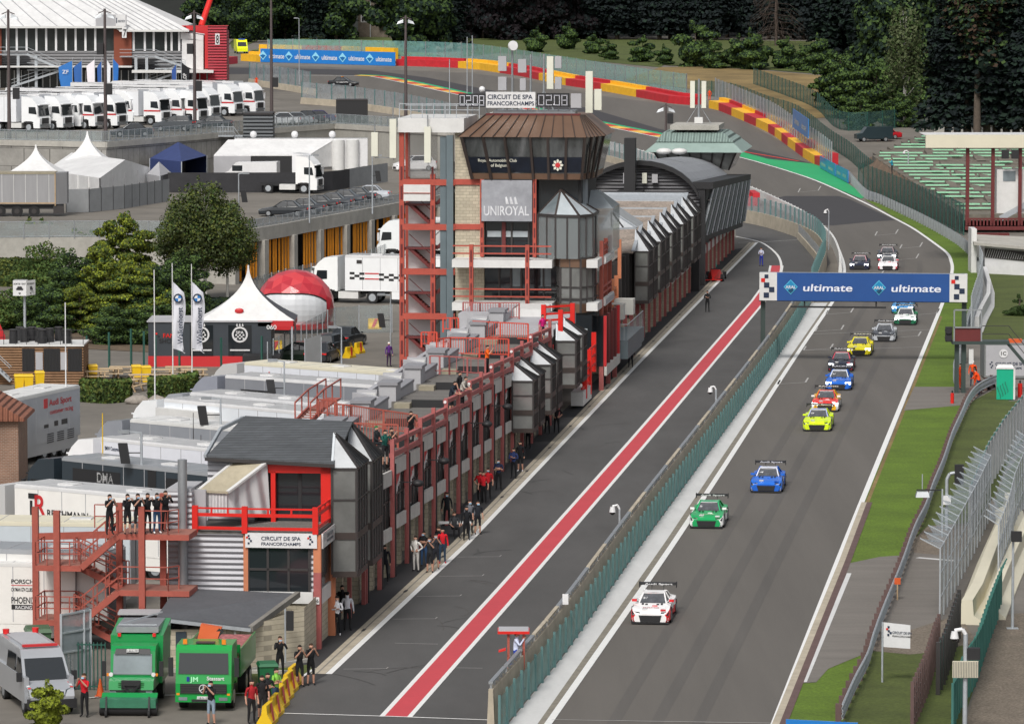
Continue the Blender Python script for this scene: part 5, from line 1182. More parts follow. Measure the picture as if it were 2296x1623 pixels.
q=MB(); q.box(140.5,1.2,3.8,141,6,6.9,'glass_dark'); q.box(140.3,-.2,5.8,140.6,.05,8.6,'orange_wood'); t.part('glazed_front',q)
q=MB()
for z_ in (4.5,5.2): q.beam((133,.2,z_),(141,.2,z_),.15,.2,'orange_wood')
for u in (133,137,140.5): q.box(u-.2,.0,3.6,u+.2,.3,6.0,'orange_wood')
t.part('orange_railing',q)
for (u,v,w_) in ((131,.4,1.1),(134.5,.0,.9),(139,-.3,.9)):
 q=MB(); q.box(u,v-.9,3.3,u+1.5,v+w_,4.4,'cream_box'); t.part('white_canopy',q)
q=MB(); q.box(128.2,1.2,2.3,131,2.3,5.6,'white_panel'); t.part('white_cabinet',q)
q=MB(); q.box(127,-1.9,1.2,138,1.8,2.5,'duct_blue'); q.box(138,-1.9,1.4,140,-.5,2.4,'duct_blue'); t.part('steel_balcony',q)
q=MB()
for (p,r_) in (((127,1.8),(127,-1.9)),((127,-1.9),(139,-1.9))):
 q.beam((*p,3.6),(*r_,3.6),.05,.05,'galv')
 n=14
 for k in range(n+1): x=p[0]+(r_[0]-p[0])*k/n;y=p[1]+(r_[1]-p[1])*k/n; q.beam((x,y,2.5),(x,y,3.6),.03,.03,'galv')
t.part('balcony_mesh',q)
t=BT('arched_hall','dark hall with a curved metal roof and a slanted glazed gallery over the pit lane','building',(214,4,0))
c0=Vector((212,4.6,0)); R_=5.3
arc=[]
for k in range(15):
 aa=math.pi*(.08+.84*k/14); arc.append((4.7-math.cos(aa)*5.0*1.06,7.9+ (math.sin(aa)-math.sin(math.pi*.08))*3.9))
q=MB(); n=len(arc); q.loft([[(u,a,c_-dz_) for a,c_ in arc]+[(u,a,c_-.3-dz_) for a,c_ in arc[::-1]] for u,dz_ in ((211.4,0),(258,1.75))],'arch_metal',smooth=False); t.part('curved_roof',q)
q=MB(); q.poly([(212,a,c_-.28) for a,c_ in arc][::-1]+[(212,arc[0][0],3),(212,arc[-1][0],3)],'siding_dark'); q.box(212.1,-.1,2.2,258,9.6,5.9,'black'); t.part('end_wall',q)
q=MB(); q.loft([[(u,a,c_+.06) for a,c_ in arc]+[(u,a,c_-.34) for a,c_ in arc[::-1]] for u in (211.2,211.9)],'black'); t.part('roof_edge',q)
q=MB(); q.box(209,4.9,8.4,210.2,5.85,12.9,'black'); q.box(208.6,4.2,8.0,210.6,6.4,8.4,'black'); t.part('chimney',q)
for (v,z_,w_,h) in ((5.9,8.9,.25,.9),(4.3,8.9,.2,.9),(3.4,8.95,.25,.75),(7.9,7.4,.22,.65)):
 q=MB(); q.box(211.5,v-w_,z_,211.9,v+w_,z_+h,'cream' if w_<.24 else 'parapet_grey'); t.part('vent_box',q)
for v in (3.3,1.9): q=MB(); q.ball((232,v+1,10.75),.75,'white_panel',10,5,.4); t.part('roof_dome',q)
g0=[(213,-.3,3.6),(213,-.9,8.2)]
q=MB(); q.hexa([(213,-.3,4.4),(259,-1,3),(259,.3,3),(213,.2,4.4)],[(213,-1.3,8.4),(259,-1.5,6.8),(259,.2,6.8),(213,.2,8.4)],'gallery_glass'); t.part('gallery',q)
q=MB()
for k in range(19):
 f=k/18; u=213+k*2.55; q.beam((u,-.5-.7*f,4.2-1.4*f),(u+.7,-1.5-.2*f,8.4-1.6*f),.3,.16,'green_grey' if k%2 else 'galv')
for g_ in (.03,.4,.75): q.beam((213,-.45-g_,4.4+4*g_),(259,-1.15-g_*.5,3+3.8*g_),.14,.14,'frame_dark')
t.part('gallery_fins',q)
q=MB(); q.hexa([(212.3,-1.6,8.4),(260,-1.8,6.8),(260,.3,6.8),(212.3,.3,8.4)],[(212.3,-1.6,9.0),(260,-1.8,7.3),(260,.3,7.3),(212.3,.3,9.0)],'black'); q.box(212.4,-.9,0,213.2,-.1,8.4,'black'); q.box(206,-.9,0,206.8,-.2,6.0,'black'); q.hexa([(213,-.4,3.7),(259,-1.1,2.3),(259,0,2.3),(213,0,3.7)],[(213,-.4,4.4),(259,-1.1,3),(259,0,3),(213,0,4.4)],'black'); t.part('gallery_frame',q)
t=BT('race_control','pale green hipped control room on the end of the arched hall','building',(268,3,0))
def oct_(u0,u1,v0,v1,z,ch=.0): return [(u0,v1,z),(u0,v0,z),(u1,v0,z),(u1,v1,z)]
q=MB(); q.loft([oct_(258,268,.2,6.3,7.8)[::-1],oct_(257.2,269,-.6,7.4,9.6)[::-1]],'glass_grey'); t.part('cabin',q)
q=MB()
for k in range(8): v=-.6+8*k/7; q.beam((257.9,.2+6.1*k/7,7.8),(257.1,v,9.6),.14,.1,'frame_dark')
t.part('mullions',q)
q=MB(); q.loft([oct_(256.2,270,-1.3,8.2,9.55)[::-1],oct_(257.6,268.6,-.2,7.1,10.5)[::-1]],'copper_green'); q.loft([oct_(257.4,268.8,-.3,7.2,10.5)[::-1],oct_(258.8,267,.8,6.6,11.35)[::-1]],'copper_seam'); t.part('roof',q)
q=MB(); q.box(258.5,1.2,11.6,266,5.9,12.05,'concrete');
for v in (1.8,3.5,5.2): q.box(259,v-.1,11.3,259.3,v+.1,11.6,'black')
t.part('roof_slab',q)
q=MB(); q.cyl((262,3.4,12),(262,3.4,16.4),.13,.1,8,'steel'); q.beam((262,3.4,14),(262,4.6,12.1),.05,.05,'steel'); q.beam((262,3.4,14),(262,2.2,12.1),.05,.05,'steel'); t.part('mast',q)
for v in (4.0,2.9): q=MB(); q.box(261.7,v-.22,13.6,262,v+.22,16.2,'cream'); t.part('antenna_panel',q)
q=MB(); q.box(261.7,3.0,12.1,262.2,3.8,12.7,'white_panel'); t.part('equipment_box',q)
q=MB(); q.cyl(tuple(b(P(1600,598)))[:2]+(0,),tuple(b(P(1600,598)))[:2]+(1.6,),.28,.12,8,'flag_turq'); single('surfboard_flag',q,'turquoise feather flag leaning by the far garage doors','flag',b(P(1600,598)),space=BF)
# ---------------- trucks and trailers ----------------
def prof(q,pts,y0,y1,m_):   # side profile (x,z) extruded across y
 n=len(pts); vs=[(x,y0,z) for x,z in pts]+[(x,y1,z) for x,z in pts]
 q.add(vs,[tuple(range(n)),tuple(range(2*n-1,n-1,-1))]+[(i,n+i,n+(i+1)%n,(i+1)%n) for i in range(n)],m_)
def cab_parts(t,c,stripe=None,dark=False,grille='black'):
 q=MB(); pr=[(0,.4),(.03,1.45),(-.08,1.6),(-.3,2.95),(-.55,3.3),(-1.1,3.75),(-2.25,3.85),(-2.25,1.0),(-1.95,1.0),(-1.75,1.15),(-1.0,1.15),(-.8,.95),(-.75,.4)]
 prof(q,pr,-1.24,1.24,c); t.part('cab',q)
 q=MB(); q.hexa([(-.09,-1.1,1.72),(-.06,-1.1,1.72),(-.06,1.1,1.72),(-.09,1.1,1.72)],[(-.31,-1.1,2.85),(-.26,-1.1,2.85),(-.26,1.1,2.85),(-.31,1.1,2.85)],'glass_dark'); t.part('windscreen',q)
 q=MB(); q.box(-.5,-1.15,2.9,-.05,1.15,2.98,'black' if dark else c); t.part('sun_visor',q)
 for s in (1,-1):
  q=MB(); q.add([(-.35,1.255*s,1.9),(-1.35,1.255*s,2.0),(-1.35,1.255*s,2.7),(-.5,1.255*s,2.7)],[(0,1,2,3) if s<0 else (3,2,1,0)],'glass_dark'); t.part('side_window',q)
  q=MB(); q.box(-.2,1.3*s,1.9,-.05,1.5*s,2.65,'white_gloss' if not dark else 'black'); t.part('mirror',q)
  q=MB(); q.box(.0,.75*s,.62,.045,1.15*s,.8,'glass_pane'); t.part('headlight',q)
  if stripe: q=MB(); q.box(-2.2,1.25*s,1.55,-.1,1.262*s,1.72,stripe); t.part('stripe',q)
  q=MB(); q.box(-2.0,1.0*s,.95,-.8,1.245*s,1.1,'black'); t.part('wheel_arch',q)
 q=MB(); q.box(.0,-.75,.85,.05,.75,1.5,grille);
 for k in range(3): q.box(-.01,-1.0,.45+k*.14,.04,1.0,.53+k*.14,grille)
 t.part('grille',q)
 q=MB(); q.box(-6.3,-.5,.75,-2.0,.5,1.05,'black'); q.box(-4.0,-1.2,.4,-2.3,1.2,.95,'white_panel' if not dark else 'frame_dark'); t.part('chassis',q)
def trailer_parts(t,c,x0=-2.9,L_=13.6,roof='white_panel',skirt=None,zt=4.0,hatch=True,dec=None,box=None,curtain=False):
 q=MB(); w_=1.27; q.box(x0-L_,-w_,1.05,x0,w_,zt-.08,c); q.box(x0-L_+.04,-w_+.04,zt-.08,x0-.04,w_-.04,zt,roof);
 q.box(x0-L_,-w_-.012,zt-.2,x0,-w_,zt-.06,roof); q.box(x0-L_,w_,zt-.2,x0,w_+.012,zt-.06,roof);
 for k in range(1,9): x=x0-L_*k/9; q.box(x-.02,-w_-.008,1.15,x+.02,w_+.008,zt-.2,'parapet_grey'); q.box(x-.015,-w_+.05,zt,x+.015,w_-.05,zt+.012,'parapet_grey')
 t.part('trailer_body',q)
 q=MB(); q.box(x0-L_+.3,-w_+.02,.4,x0-4.0,w_-.02,1.05,skirt or c); t.part('skirt',q)
 if hatch:
  for k in (.18,.5,.82): q=MB(); q.box(x0-L_*k-.5,-.35,zt,x0-L_*k+.5,.35,zt+.06,'concrete_light'); q.box(x0-L_*k-.5,-.37,zt,x0-L_*k+.5,-.35,zt+.07,'black'); t.part('roof_hatch',q)
 q=MB(); q.box(x0-L_-.03,-1.2,1.1,x0-L_,1.2,zt-.15,'parapet_grey'); q.box(x0-L_-.05,-.03,1.1,x0-L_-.03,.03,zt-.15,'black'); t.part('rear_door',q)
 if dec: dec(t,x0,L_,w_)
def truck(label,loc,h,cabc,trc=None,stripe=None,dark=False,dec=None,name='race_truck',group='trucks in the lower paddock',L_=13.6,roof='white_panel',skirt=None,cab=True,scale=1,cat='truck',x0=-2.9):
 t=Thing(name,label,cat,loc,h,group,local=True);
 cc=pm(cabc) if len(cabc)==6 else cabc
 if cab: cab_parts(t,cc,stripe,dark)
 if trc: trailer_parts(t,pm(trc) if len(trc)==6 else trc,x0,L_,roof,skirt and pm(skirt),dec=dec)
 sp=[(-1.4,1.05,.5),(-1.4,-1.05,.5),(-5.2,1.0,.5),(-5.2,-1.0,.5)] if cab else []
 if trc: sp+=[(x0-L_+k,s*1.05,.5) for k in (2.2,3.5,4.8) for s in (1,-1)]
 wheels(t,sp,.5,.32,'galv'); t.o.scale=(scale,)*3
 return t
def tl(px,ang,dx=2.9,z=4.0,side=1.27):
 """cab front position from the near top front corner of the trailer; the trailer runs from there along ang"""
 p=P(*px,z); h=rad(ang)+math.pi; f=Vector((math.cos(h),math.sin(h),0)); l=Vector((-f.y,f.x,0))
 return Vector((p.x,p.y,0))+f*dx-l*side,h
def dtext(items,slide=None):
 def f(t,x0,L_,w_):
  for it in items:
   s,x,z,h,wd,m_=it[:6]; q=MB()
   q.text(s,(x0-x,w_+.02,z),(-1,0,0),(0,0,1),h,m_,w=wd); t.part('lettering',q)
  if slide:
   for (a,c_,z0,z1,m_) in slide: q=MB(); q.box(x0-a,w_,z0,x0-c_,w_+(.5 if m_!='black' else .02),z1,m_); t.part('slide_out' if m_!='black' else 'dark_window',q)
 return f
def dT1(t,x0,L_,w_):
 q=MB(); q.hexa([(x0-.9,w_+.01,3.35),(x0-.9,w_+.03,3.35),(x0-1.5,w_+.03,3.35),(x0-1.5,w_+.01,3.35)],[(x0-.9,w_+.01,3.6),(x0-.9,w_+.03,3.6),(x0-1.5,w_+.03,3.6),(x0-1.5,w_+.01,3.6)],'black')
 q.box(x0-1.15,w_+.01,2.5,x0-1.0,w_+.03,3.25,'black'); t.part('logo',q)
 q=MB(); q.text('R',(x0-1.3,w_+.03,2.5),(-1,0,0),(0,0,1),1.05,'decal_red',w=.75); t.part('logo',q)
 q=MB(); q.text('REICHMANN',(x0-2.1,w_+.02,2.55),(-1,0,0),(0,0,1),.34,'black',w=2.6); q.text('RACING',(x0-4.8,w_+.02,2.5),(-1,0,0),(0,0,1),.3,'black',w=1.3); t.part('lettering',q)
TR=[('T1',(32.6,1083.6),-36,'f0f0f0','eceae6','white race truck with a big black and red R on its flank',dT1,False,'white_gloss'),
('T2',(139,1023.5),-42,'2c363e','303a42','dark grey race truck with black panels and white lettering',dtext([('DMA',2.6,2.9,.5,1.2,'white_gloss'),('HP380',9.2,2.75,.55,2.2,'white_gloss')],[(.8,4.3,1.6,3.5,'black'),(7.6,13.0,1.6,3.5,'black'),(6.3,6.9,1.6,3.8,'black')]),True,'silver'),
('T3',(226.7,979.7),-42,'f0f0f2','e0e2ea','white race truck with a long dark window and small blue and red badge',dtext([('BMW Customer Racing',.3,3.35,.2,1.6,'navy')],[(.2,4.2,2.3,3.0,'black')]),False,'white_gloss'),
('T4',(291.8,938.4),-40,'8c9098','8c9097','plain grey trailer truck behind the small white badge truck',None,False,'white_panel'),
('T5',(368,893),-42,'eef0f2','dfe4ea','white race truck with a white slide out box and dark lettering',dtext([('Walkenhorst',9.0,2.9,.5,3.6,'navy')],[(-.2,4.6,1.5,3.5,'white_panel'),(1.0,2.6,2.9,3.4,'black')]),False,'white_gloss'),
('T6',(425.9,878.7),-42,'a0a4aa','9a9ea6','silver grey trailer between the lettered white truck and the red stair',None,False,'white_gloss'),
('T7',(505,840),-36,'9094a0','82858c','mid grey trailer truck with the faint outline of a car on it',dtext([],[(1.2,3.4,2.6,3.2,'black')]),False,'white_gloss'),
('T8',(548,811),-38,'f0f0f0','dcdfe6','white trailer truck farthest up the row, nearest the black shop',dtext([('A',1.8,2.9,.6,.5,'decal_red')]),False,'beige')]
for (n_,px,a,cc,tc,lb,dc,dk,rf) in TR:
 loc,h=tl(px,a); loc=Vector(loc); loc.z=0
 truck(lb,loc,h,cc,tc,dec=dc,dark=dk,roof=rf)
def dP(t,x0,L_,w_):
 q=MB(); q.text('PORSCHE',(x0-L_+3.1,w_+.02,3.0),(-1,0,0),(0,0,1),.2,'black',w=1.25); q.text('CAYMAN GT4 CLUBSPORT',(x0-L_+3.1,w_+.02,2.62),(-1,0,0),(0,0,1),.18,'black',w=1.3); q.text('PHOENIX',(x0-L_+3.1,w_+.02,2.05),(-1,0,0),(0,0,1),.3,'black',w=1.2)
 q.box(x0-L_+3.1,w_+.01,1.75,x0-L_+1.9,w_+.02,1.98,'black'); q.text('RACING',(x0-L_+2.9,w_+.03,1.78),(-1,0,0),(0,0,1),.15,'white_gloss',w=.8); q.box(x0-L_+3.1,w_+.01,2.9,x0-L_+1.9,w_+.02,2.93,'decal_red'); t.part('lettering',q)
 q=MB(); q.text('PHOENIX',(x0-L_-.06,.95,2.05),(0,-1,0),(0,0,1),.25,'black',w=1.3); q.text('PORSCHE',(x0-L_-.06,.95,2.9),(0,-1,0),(0,0,1),.16,'black',w=1.3); q.box(x0-L_-.06,-1.2,3.72,x0-L_-.04,1.2,3.8,'decal_red'); t.part('rear_lettering',q)
p=P(168,1268,3.5); h=rad(180-7); f=Vector((math.cos(h),math.sin(h),0)); l=Vector((-f.y,f.x,0))
truck('white trailer behind the red stair with black lettering on flank and rear',Vector((p.x,p.y,0))+f*14.85-l*1.14,h,'f0f0f0','e4e2de',dec=dP,scale=.9)
p=P(258,1236,4.3); truck('grey roofed white trailer rising above the lettered trailer by the red stair',Vector((p.x+.2,p.y+4.5,.1))+f*16.5,rad(180-14),'c8ccd0','d8d8d6',roof='silver',skirt='202226')
p=P(250,1190,4.0); truck('white trailer with a sand coloured roof under the big red and black R',Vector((p.x+.8,p.y+4.2,0))+Vector((-1,.1,0))*16.5,rad(180-6),'c8ccd0','c4ccd2',roof='beige')
loc=P(186,983,0); h=rad(70-180); f=Vector((math.cos(h),math.sin(h),0)); l=Vector((-f.y,f.x,0))
def dA(t,x0,L_,w_):
 y=w_+.02; q=MB(); q.text('Audi Sport',(x0-9.3,y,3.15),(-1,0,0),(0,0,1),.36,'decal_red',w=3.1); q.text('customer racing',(x0-9.4,y,2.65),(-1,0,0),(0,0,1),.26,'decal_red',w=3.2); q.box(x0-9.1,y-.02,3.05,x0-8.6,y,3.6,'decal_red'); t.part('lettering',q)
 q=MB(); q.box(x0-5.9,w_,1.2,x0-1.0,w_+.35,3.5,'silver'); t.part('slide_out',q)
 q=MB()
 for k in range(4):
  for j in range(16):
   a0,a1=j*math.pi/8,(j+1)*math.pi/8; cx=x0-2.9-k*.45; q.beam((cx+.3*math.cos(a0),w_+.37,2.8+.42*math.sin(a0)),(cx+.3*math.cos(a1),w_+.37,2.8+.42*math.sin(a1)),.03,.07,'black')
 t.part('four_rings',q)
 q=MB()
 for k in range(3):
  for j in range(5): q.box(x0-9.0-k*1.4,w_,1.0+j*.12,x0-9.9-k*1.4,w_+.02,1.05+j*.12,'black')
 t.part('vents',q)
 q=MB(); q.box(x0-8.6,w_,1.9,x0-9.2,w_+.015,2.1,'frame_dark'); q.box(x0-10,w_,1.9,x0-10.5,w_+.015,2.2,'frame_dark'); q.box(x0-11,w_,1.9,x0-11.8,w_+.015,2.2,'frame_dark'); t.part('sponsor_marks',q)
a=P(2,898,4.05); c_=P(179,860.5,4.05); dd=(c_-a);
h=math.atan2(-dd.y,-dd.x); f=Vector((math.cos(h),math.sin(h),0)); l=Vector((-f.y,f.x,0)); Ls=Vector(dd).length
truck('silver trailer with four black rings and red lettering behind the brick house',Vector((c_.x,c_.y,0))+f*(13.6+2.9)-l*1.27*1,h,'b8bcc0','silver',dec=dA,roof='white_panel')
def dC(t,x0,L_,w_):
 q=MB()
 for k in range(14):
  if 3<=k<=5: continue
  for j in range(3):
   if (k+j)%2==0: x=x0-.4-k*.42; q.box(x,w_,2.0-k*.012+j*.2,x-.42,w_+.015,2.2-k*.012+j*.2,'black')
 q.box(x0-1.7,w_,2.0,x0-2.9,w_+.02,2.1,'decal_red'); q.box(x0-1.7,w_,2.45,x0-2.9,w_+.02,2.55,'decal_red'); q.box(x0-1.0,w_,3.3,x0-1.45,w_+.02,3.6,'frame_dark'); t.part('chequered_flash',q)
p=P(708,676,0); h=rad(180-14); truck('white race truck with a black chequered flash beside the stair shaft',p,h,'f2f4f4','eceef0',dec=dC,roof='white_gloss')
p=P(852,583,0); truck('white truck half hidden between the stair shaft and the orange slatted wall',p,rad(180-10),'eef2f4','f0f0f0',roof='white_gloss')
up=[(445,1180,'ART',0,None),(652,1172,'ART',0,None),(812,1160,'',0,None),(938,1160,'',1,None),(1136,1155,'',1,None),(1275,1118,'',1,None),(1530,1122,'',1,None),(1722,1108,'',1,None),(1862,1108,'',1,None),(1975,1078,'',0,None),(2182,1042,'',1,None),(2370,1030,'',1,None)]
ordn=['first','second','third','fourth','fifth','sixth','seventh','eighth','ninth','tenth','eleventh','last']
for i,(x,y,s_,st,_) in enumerate(up):
 px=Vx('P00',x-40,y); g=P(*px,8.2)
 lb='white truck cab '+('with a red stripe' if st else 'with a black sun visor' if s_ else 'without stripe')+', '+ordn[i]+' from the left in the upper row'
 truck(lb,g,rad(-24),'f0f2f4','e6e8ec',stripe='decal_red' if st else None,dark=False,group='white trucks in the upper row',scale=1.03,roof='white_gloss')
p=P(-8,300,8.2); q=MB()
t=Thing('white_trailer','long white trailer with a grey band and small blue roundel behind the upper row','trailer',P(375,215,8.2),0,'white trucks in the upper row',space=None)
a=P(245,238,8.2);c_=P(379,238,8.2); q=MB(); q.box(a.x-5,a.y,8.3,c_.x+.2,a.y+2.6,11.2,'white_gloss'); q.box(a.x-2,a.y-.02,9.0,c_.x-1.2,a.y,10.4,'parapet_grey'); t.part('trailer_body',q)
q=MB(); q.cyl((c_.x-3.2,a.y-.03,9.7),(c_.x-3.2,a.y-.06,9.7),.42,.42,14,pm('2878c0')); q.text('M',(c_.x-2.2,a.y-.05,9.5),(1,0,0),(0,0,1),.5,'navy',w=.6); q.box(c_.x-2.7,a.y-.05,9.5,c_.x-2.3,a.y-.03,10.0,'decal_red'); t.part('badge',q)
# ---- terrace level trucks
def dBlank(t,x0,L_,w_): pass
Z1=4.0
g=P(718,434,Z1); truck('white truck cab with black lower half on the tent terrace',g,rad(-14),'f2f2f2',None,name='race_truck',group='trucks on the tent terrace',cab=True)
g=P(700,431,Z1)+Vector((.3,3.4,0)); truck('second white truck cab tucked behind the first on the tent terrace',g,rad(-14),'eeeef0',None,group='trucks on the tent terrace')
q=MB(); g0=P(500,430,Z1);g1=P(823,398,Z1); x0,x1=P(503,400,Z1).x,P(823,400,Z1).x; yb=g1.y
t=Thing('awning_trailer','long white hospitality trailer with a sloping white awning on the tent terrace','trailer',(x0,yb,Z1),0,'trucks on the tent terrace')
q=MB(); q.box(x0+1,yb,Z1+.9,x1,yb+2.6,Z1+4.2,'white_gloss'); t.part('trailer_body',q)
q=MB(); a=P(503,344,Z1+3.9);  q.prism([(x0+.3,yb,Z1+4.1),(x1-3.6,yb,Z1+4.1),(x1-6.2,yb-4,Z1+2.6),(x0-1.0,yb-4,Z1+2.6)],(0,0,-.1),'tarp'); q.poly([(x1-3.6,yb,Z1+4.1),(x1-3.6,yb,Z1+1.2),(x1-6.2,yb-4,Z1+1.2),(x1-6.2,yb-4,Z1+2.6)],'tarp'); t.part('awning',q)
q=MB(); q.box(x0-1,yb-4,Z1,x1-8,yb-3.9,Z1+2.4,'black'); q.box(x0-1,yb-4.2,Z1,x0+3,yb-4,Z1+2.5,'parapet_grey'); t.part('screen_wall',q)
for xx in (x1-3.2,x1-1.6): q=MB(); q.cyl((xx,yb-.2,Z1+.8),(xx,yb-.2,Z1+4.1),.7,.7,12,'white_panel'); t.part('tank',q)
for xx in (x0+3,x0+7.5,x0+11.6): q=MB(); q.ball((xx,yb+1.4,Z1+4.6),.4,'white_gloss'); t.part('roof_vent',q)
p=P(148,462,Z1); t=Thing('curtain_trailer','grey curtain sided lorry trailer seen from its rear, left edge','trailer',(p.x,p.y,Z1),0)
c_=P(0,482,Z1); yy=P(100,486,Z1).y; q=MB(); X1=P(148,486,Z1).x; q.box(X1-11,yy,Z1+1.15,X1-1.0,yy+2.6,Z1+4.1,'curtain');
for k in range(9): q.box(X1-1.6-k*1.1,yy-.03,Z1+1.3,X1-1.56-k*1.1,yy,Z1+4.0,'white_panel')
q.box(X1-11,yy-.03,Z1+1.2,X1-1,yy,Z1+1.32,'wood'); q.box(X1-11,yy-.04,Z1+3.98,X1-1,yy+2.6,Z1+4.15,'wood_grey'); t.part('curtain_side',q)
q=MB(); q.hexa([(X1-1,yy,Z1+1.15),(X1,yy+1.2,Z1+1.15),(X1,yy+3,Z1+1.15),(X1-1,yy+2.6,Z1+1.15)],[(X1-1,yy,Z1+4.1),(X1,yy+1.2,Z1+4.1),(X1,yy+3,Z1+4.1),(X1-1,yy+2.6,Z1+4.1)],'curtain'); q.box(X1-1.05,yy-.02,Z1+1,X1-.95,yy+.1,Z1+4.1,'wood'); t.part('rear_door',q)
q=MB(); q.box(X1-11,yy+.3,Z1+.7,X1-.4,yy+2.2,Z1+1.1,'black'); q.box(X1-1.2,yy+.1,Z1+.3,X1-.2,yy+.3,Z1+1.0,'frame_dark'); t.part('chassis',q)
for k in (3,4.6,6.2,9.5):
 q=MB(); q.cyl((X1-k,yy+.05,Z1+.5),(X1-k,yy+.4,Z1+.5),.52,.52,16,'rubber'); q.cyl((X1-k,yy+.02,Z1+.5),(X1-k,yy+.05,Z1+.5),.25,.25,10,'frame_dark'); t.part('wheel',q)
# ---------------- green sweeper truck, green crane truck, silver van ----------------
GRN='057a3c'
def near_truck(px,label,h):
 g=P(*px,0); return Thing('green_truck',label,'truck',g,h,'green municipal trucks',local=True)
G1=pm('0a8a44'); G2=pm('0a9440'); G0=pm('07702f')
t=near_truck((294,1596),'green sweeper lorry with a wide front brush, between van and crane lorry',rad(-92))
q=MB(); pr=[(-.0,1.05),(-.1,1.45),(-.75,1.62),(-.95,2.75),(-1.25,2.95),(-2.4,2.95),(-2.4,1.0)]; prof(q,pr,-1.05,1.05,G1); t.part('cab',q)
q=MB(); q.hexa([(-.74,-.92,1.68),(-.7,-.92,1.68),(-.7,.92,1.68),(-.74,.92,1.68)],[(-.93,-.9,2.62),(-.88,-.9,2.62),(-.88,.9,2.62),(-.93,.9,2.62)],'glass_pane'); t.part('windscreen',q)
q=MB(); q.hexa([(-1.0,-.85,2.62),(-.78,-.85,2.62),(-.78,.85,2.62),(-1.0,.85,2.62)],[(-1.1,-.8,2.85),(-.95,-.8,2.85),(-.95,.8,2.85),(-1.1,.8,2.85)],'black_gloss'); t.part('sun_visor',q)
q=MB(); q.box(-.98,-.28,2.72,-.76,.28,2.85,'white_gloss'); q.text('1-BLG-195',(-.755,-.24,2.75),(0,1,0),(0,0,1),.07,'black',w=.48); t.part('number_plate',q)
q=MB(); q.hexa([(-6,-1.2,1.0),(-2.5,-1.2,1.0),(-2.5,1.2,1.0),(-6,1.2,1.0)],[(-6,-1.25,3.6),(-2.6,-1.25,3.25),(-2.6,1.25,3.25),(-6,1.25,3.6)],G1); q.box(-5.9,-1.0,3.35,-2.8,1.0,3.62,'steel'); t.part('hopper',q)
q=MB(); q.beam((-3,-.9,3.7),(-5.5,.9,3.95),.06,.06,'galv'); q.beam((-3,.9,3.7),(-3,-.9,3.7),.06,.06,'galv'); t.part('roof_rail',q)
q=MB(); q.box(-.1,-1.0,.75,.02,1.0,1.05,'black'); q.box(-.1,-.45,1.1,.06,.45,1.5,'black')
for k in range(3): q.box(-.12,-.6,1.15+k*.1,-.02,.6,1.2+k*.1,G0)
q.beam((.1,-.4,1.3),(.3,.0,.9),.08,.08,'black'); q.beam((.1,.4,1.3),(.3,.0,.9),.08,.08,'black'); q.beam((.1,-.4,1.3),(.1,.4,1.3),.07,.07,'black'); t.part('linkage',q)
for s in (1,-1):
 q=MB(); q.box(-.02,.7*s,.8,.05,1.0*s,1.0,'glass_pane'); t.part('headlight',q)
 q=MB(); q.cyl((-.6,1.0*s,1.7),(-.5,1.0*s,1.7),.1,.1,10,'white_gloss'); q.box(-.65,1.1*s,1.62,-.55,1.2*s,1.75,'lamp_amber'); t.part('work_lamp',q)
 q=MB(); q.box(-.8,1.25*s,1.6,-.65,1.45*s,2.3,'black'); t.part('mirror',q)
 q=MB(); q.box(-2.7,.75*s,3.2,-2.5,.9*s,3.35,'lamp_red'); t.part('beacon',q)
q=MB(); q.box(.55,-1.3,.42,1.35,1.3,.82,'brush_green'); q.hexa([(.5,-1.3,.8),(.75,-1.3,.8),(.75,1.3,.8),(.5,1.3,.8)],[(.3,-1.3,.98),(.4,-1.3,.98),(.4,1.3,.98),(.3,1.3,.98)],G1); t.part('brush_hood',q)
q=MB(); q.cyl((.95,-1.35,.32),(.95,1.35,.32),.3,.3,14,'black'); t.part('brush',q)
for s in (1,-1): q=MB(); q.cyl((1.5,1.0*s-.05,.16),(1.5,1.0*s+.05,.16),.17,.17,12,'rubber'); q.beam((1.5,1.0*s,.2),(1.3,1.0*s,.95),.08,.08,'black'); t.part('castor',q)
wheels(t,[(-.9,.9,.5),(-.9,-.9,.5),(-4.3,.9,.5),(-4.3,-.9,.5)],.5,.35,'steel'); t.o.scale=(.84,)*3
t=near_truck((457,1594),'green crane lorry with white lettering and orange folded crane',rad(-94))
q=MB(); pr=[(.05,.45),(.08,1.2),(.02,1.55),(-.12,2.62),(-.35,2.82),(-1.9,2.85),(-1.9,1.0),(-1.6,1.0),(-1.45,1.15),(-.75,1.15),(-.6,.95),(-.55,.45)]; prof(q,pr,-1.2,1.2,G2); t.part('cab',q)
q=MB(); q.hexa([(.0,-1.08,1.62),(.05,-1.08,1.62),(.05,1.08,1.62),(.0,1.08,1.62)],[(-.14,-1.05,2.5),(-.09,-1.05,2.5),(-.09,1.05,2.5),(-.14,1.05,2.5)],'glass_dark'); t.part('windscreen',q)
q=MB(); q.box(.06,-1.0,.78,.12,1.0,1.2,'black');
for k in range(4): q.box(.11,-.98,.82+k*.1,.13,.98,.85+k*.1,'frame_dark')
for j in range(16):
 a0,a1=j*math.pi/8,(j+1)*math.pi/8; q.beam((.14,.17*math.cos(a0),1.0+.17*math.sin(a0)),(.14,.17*math.cos(a1),1.0+.17*math.sin(a1)),.03,.03,'white_gloss')
for k in range(3): aa=math.pi/2+k*2*math.pi/3; q.beam((.14,0,1.0),(.14,.17*math.cos(aa),1.0+.17*math.sin(aa)),.03,.03,'white_gloss')
t.part('grille',q)
q=MB(); q.box(.06,-1.2,.42,.2,1.2,.72,G2); q.box(.19,-.5,.44,.21,.5,.55,'black'); t.part('bumper',q)
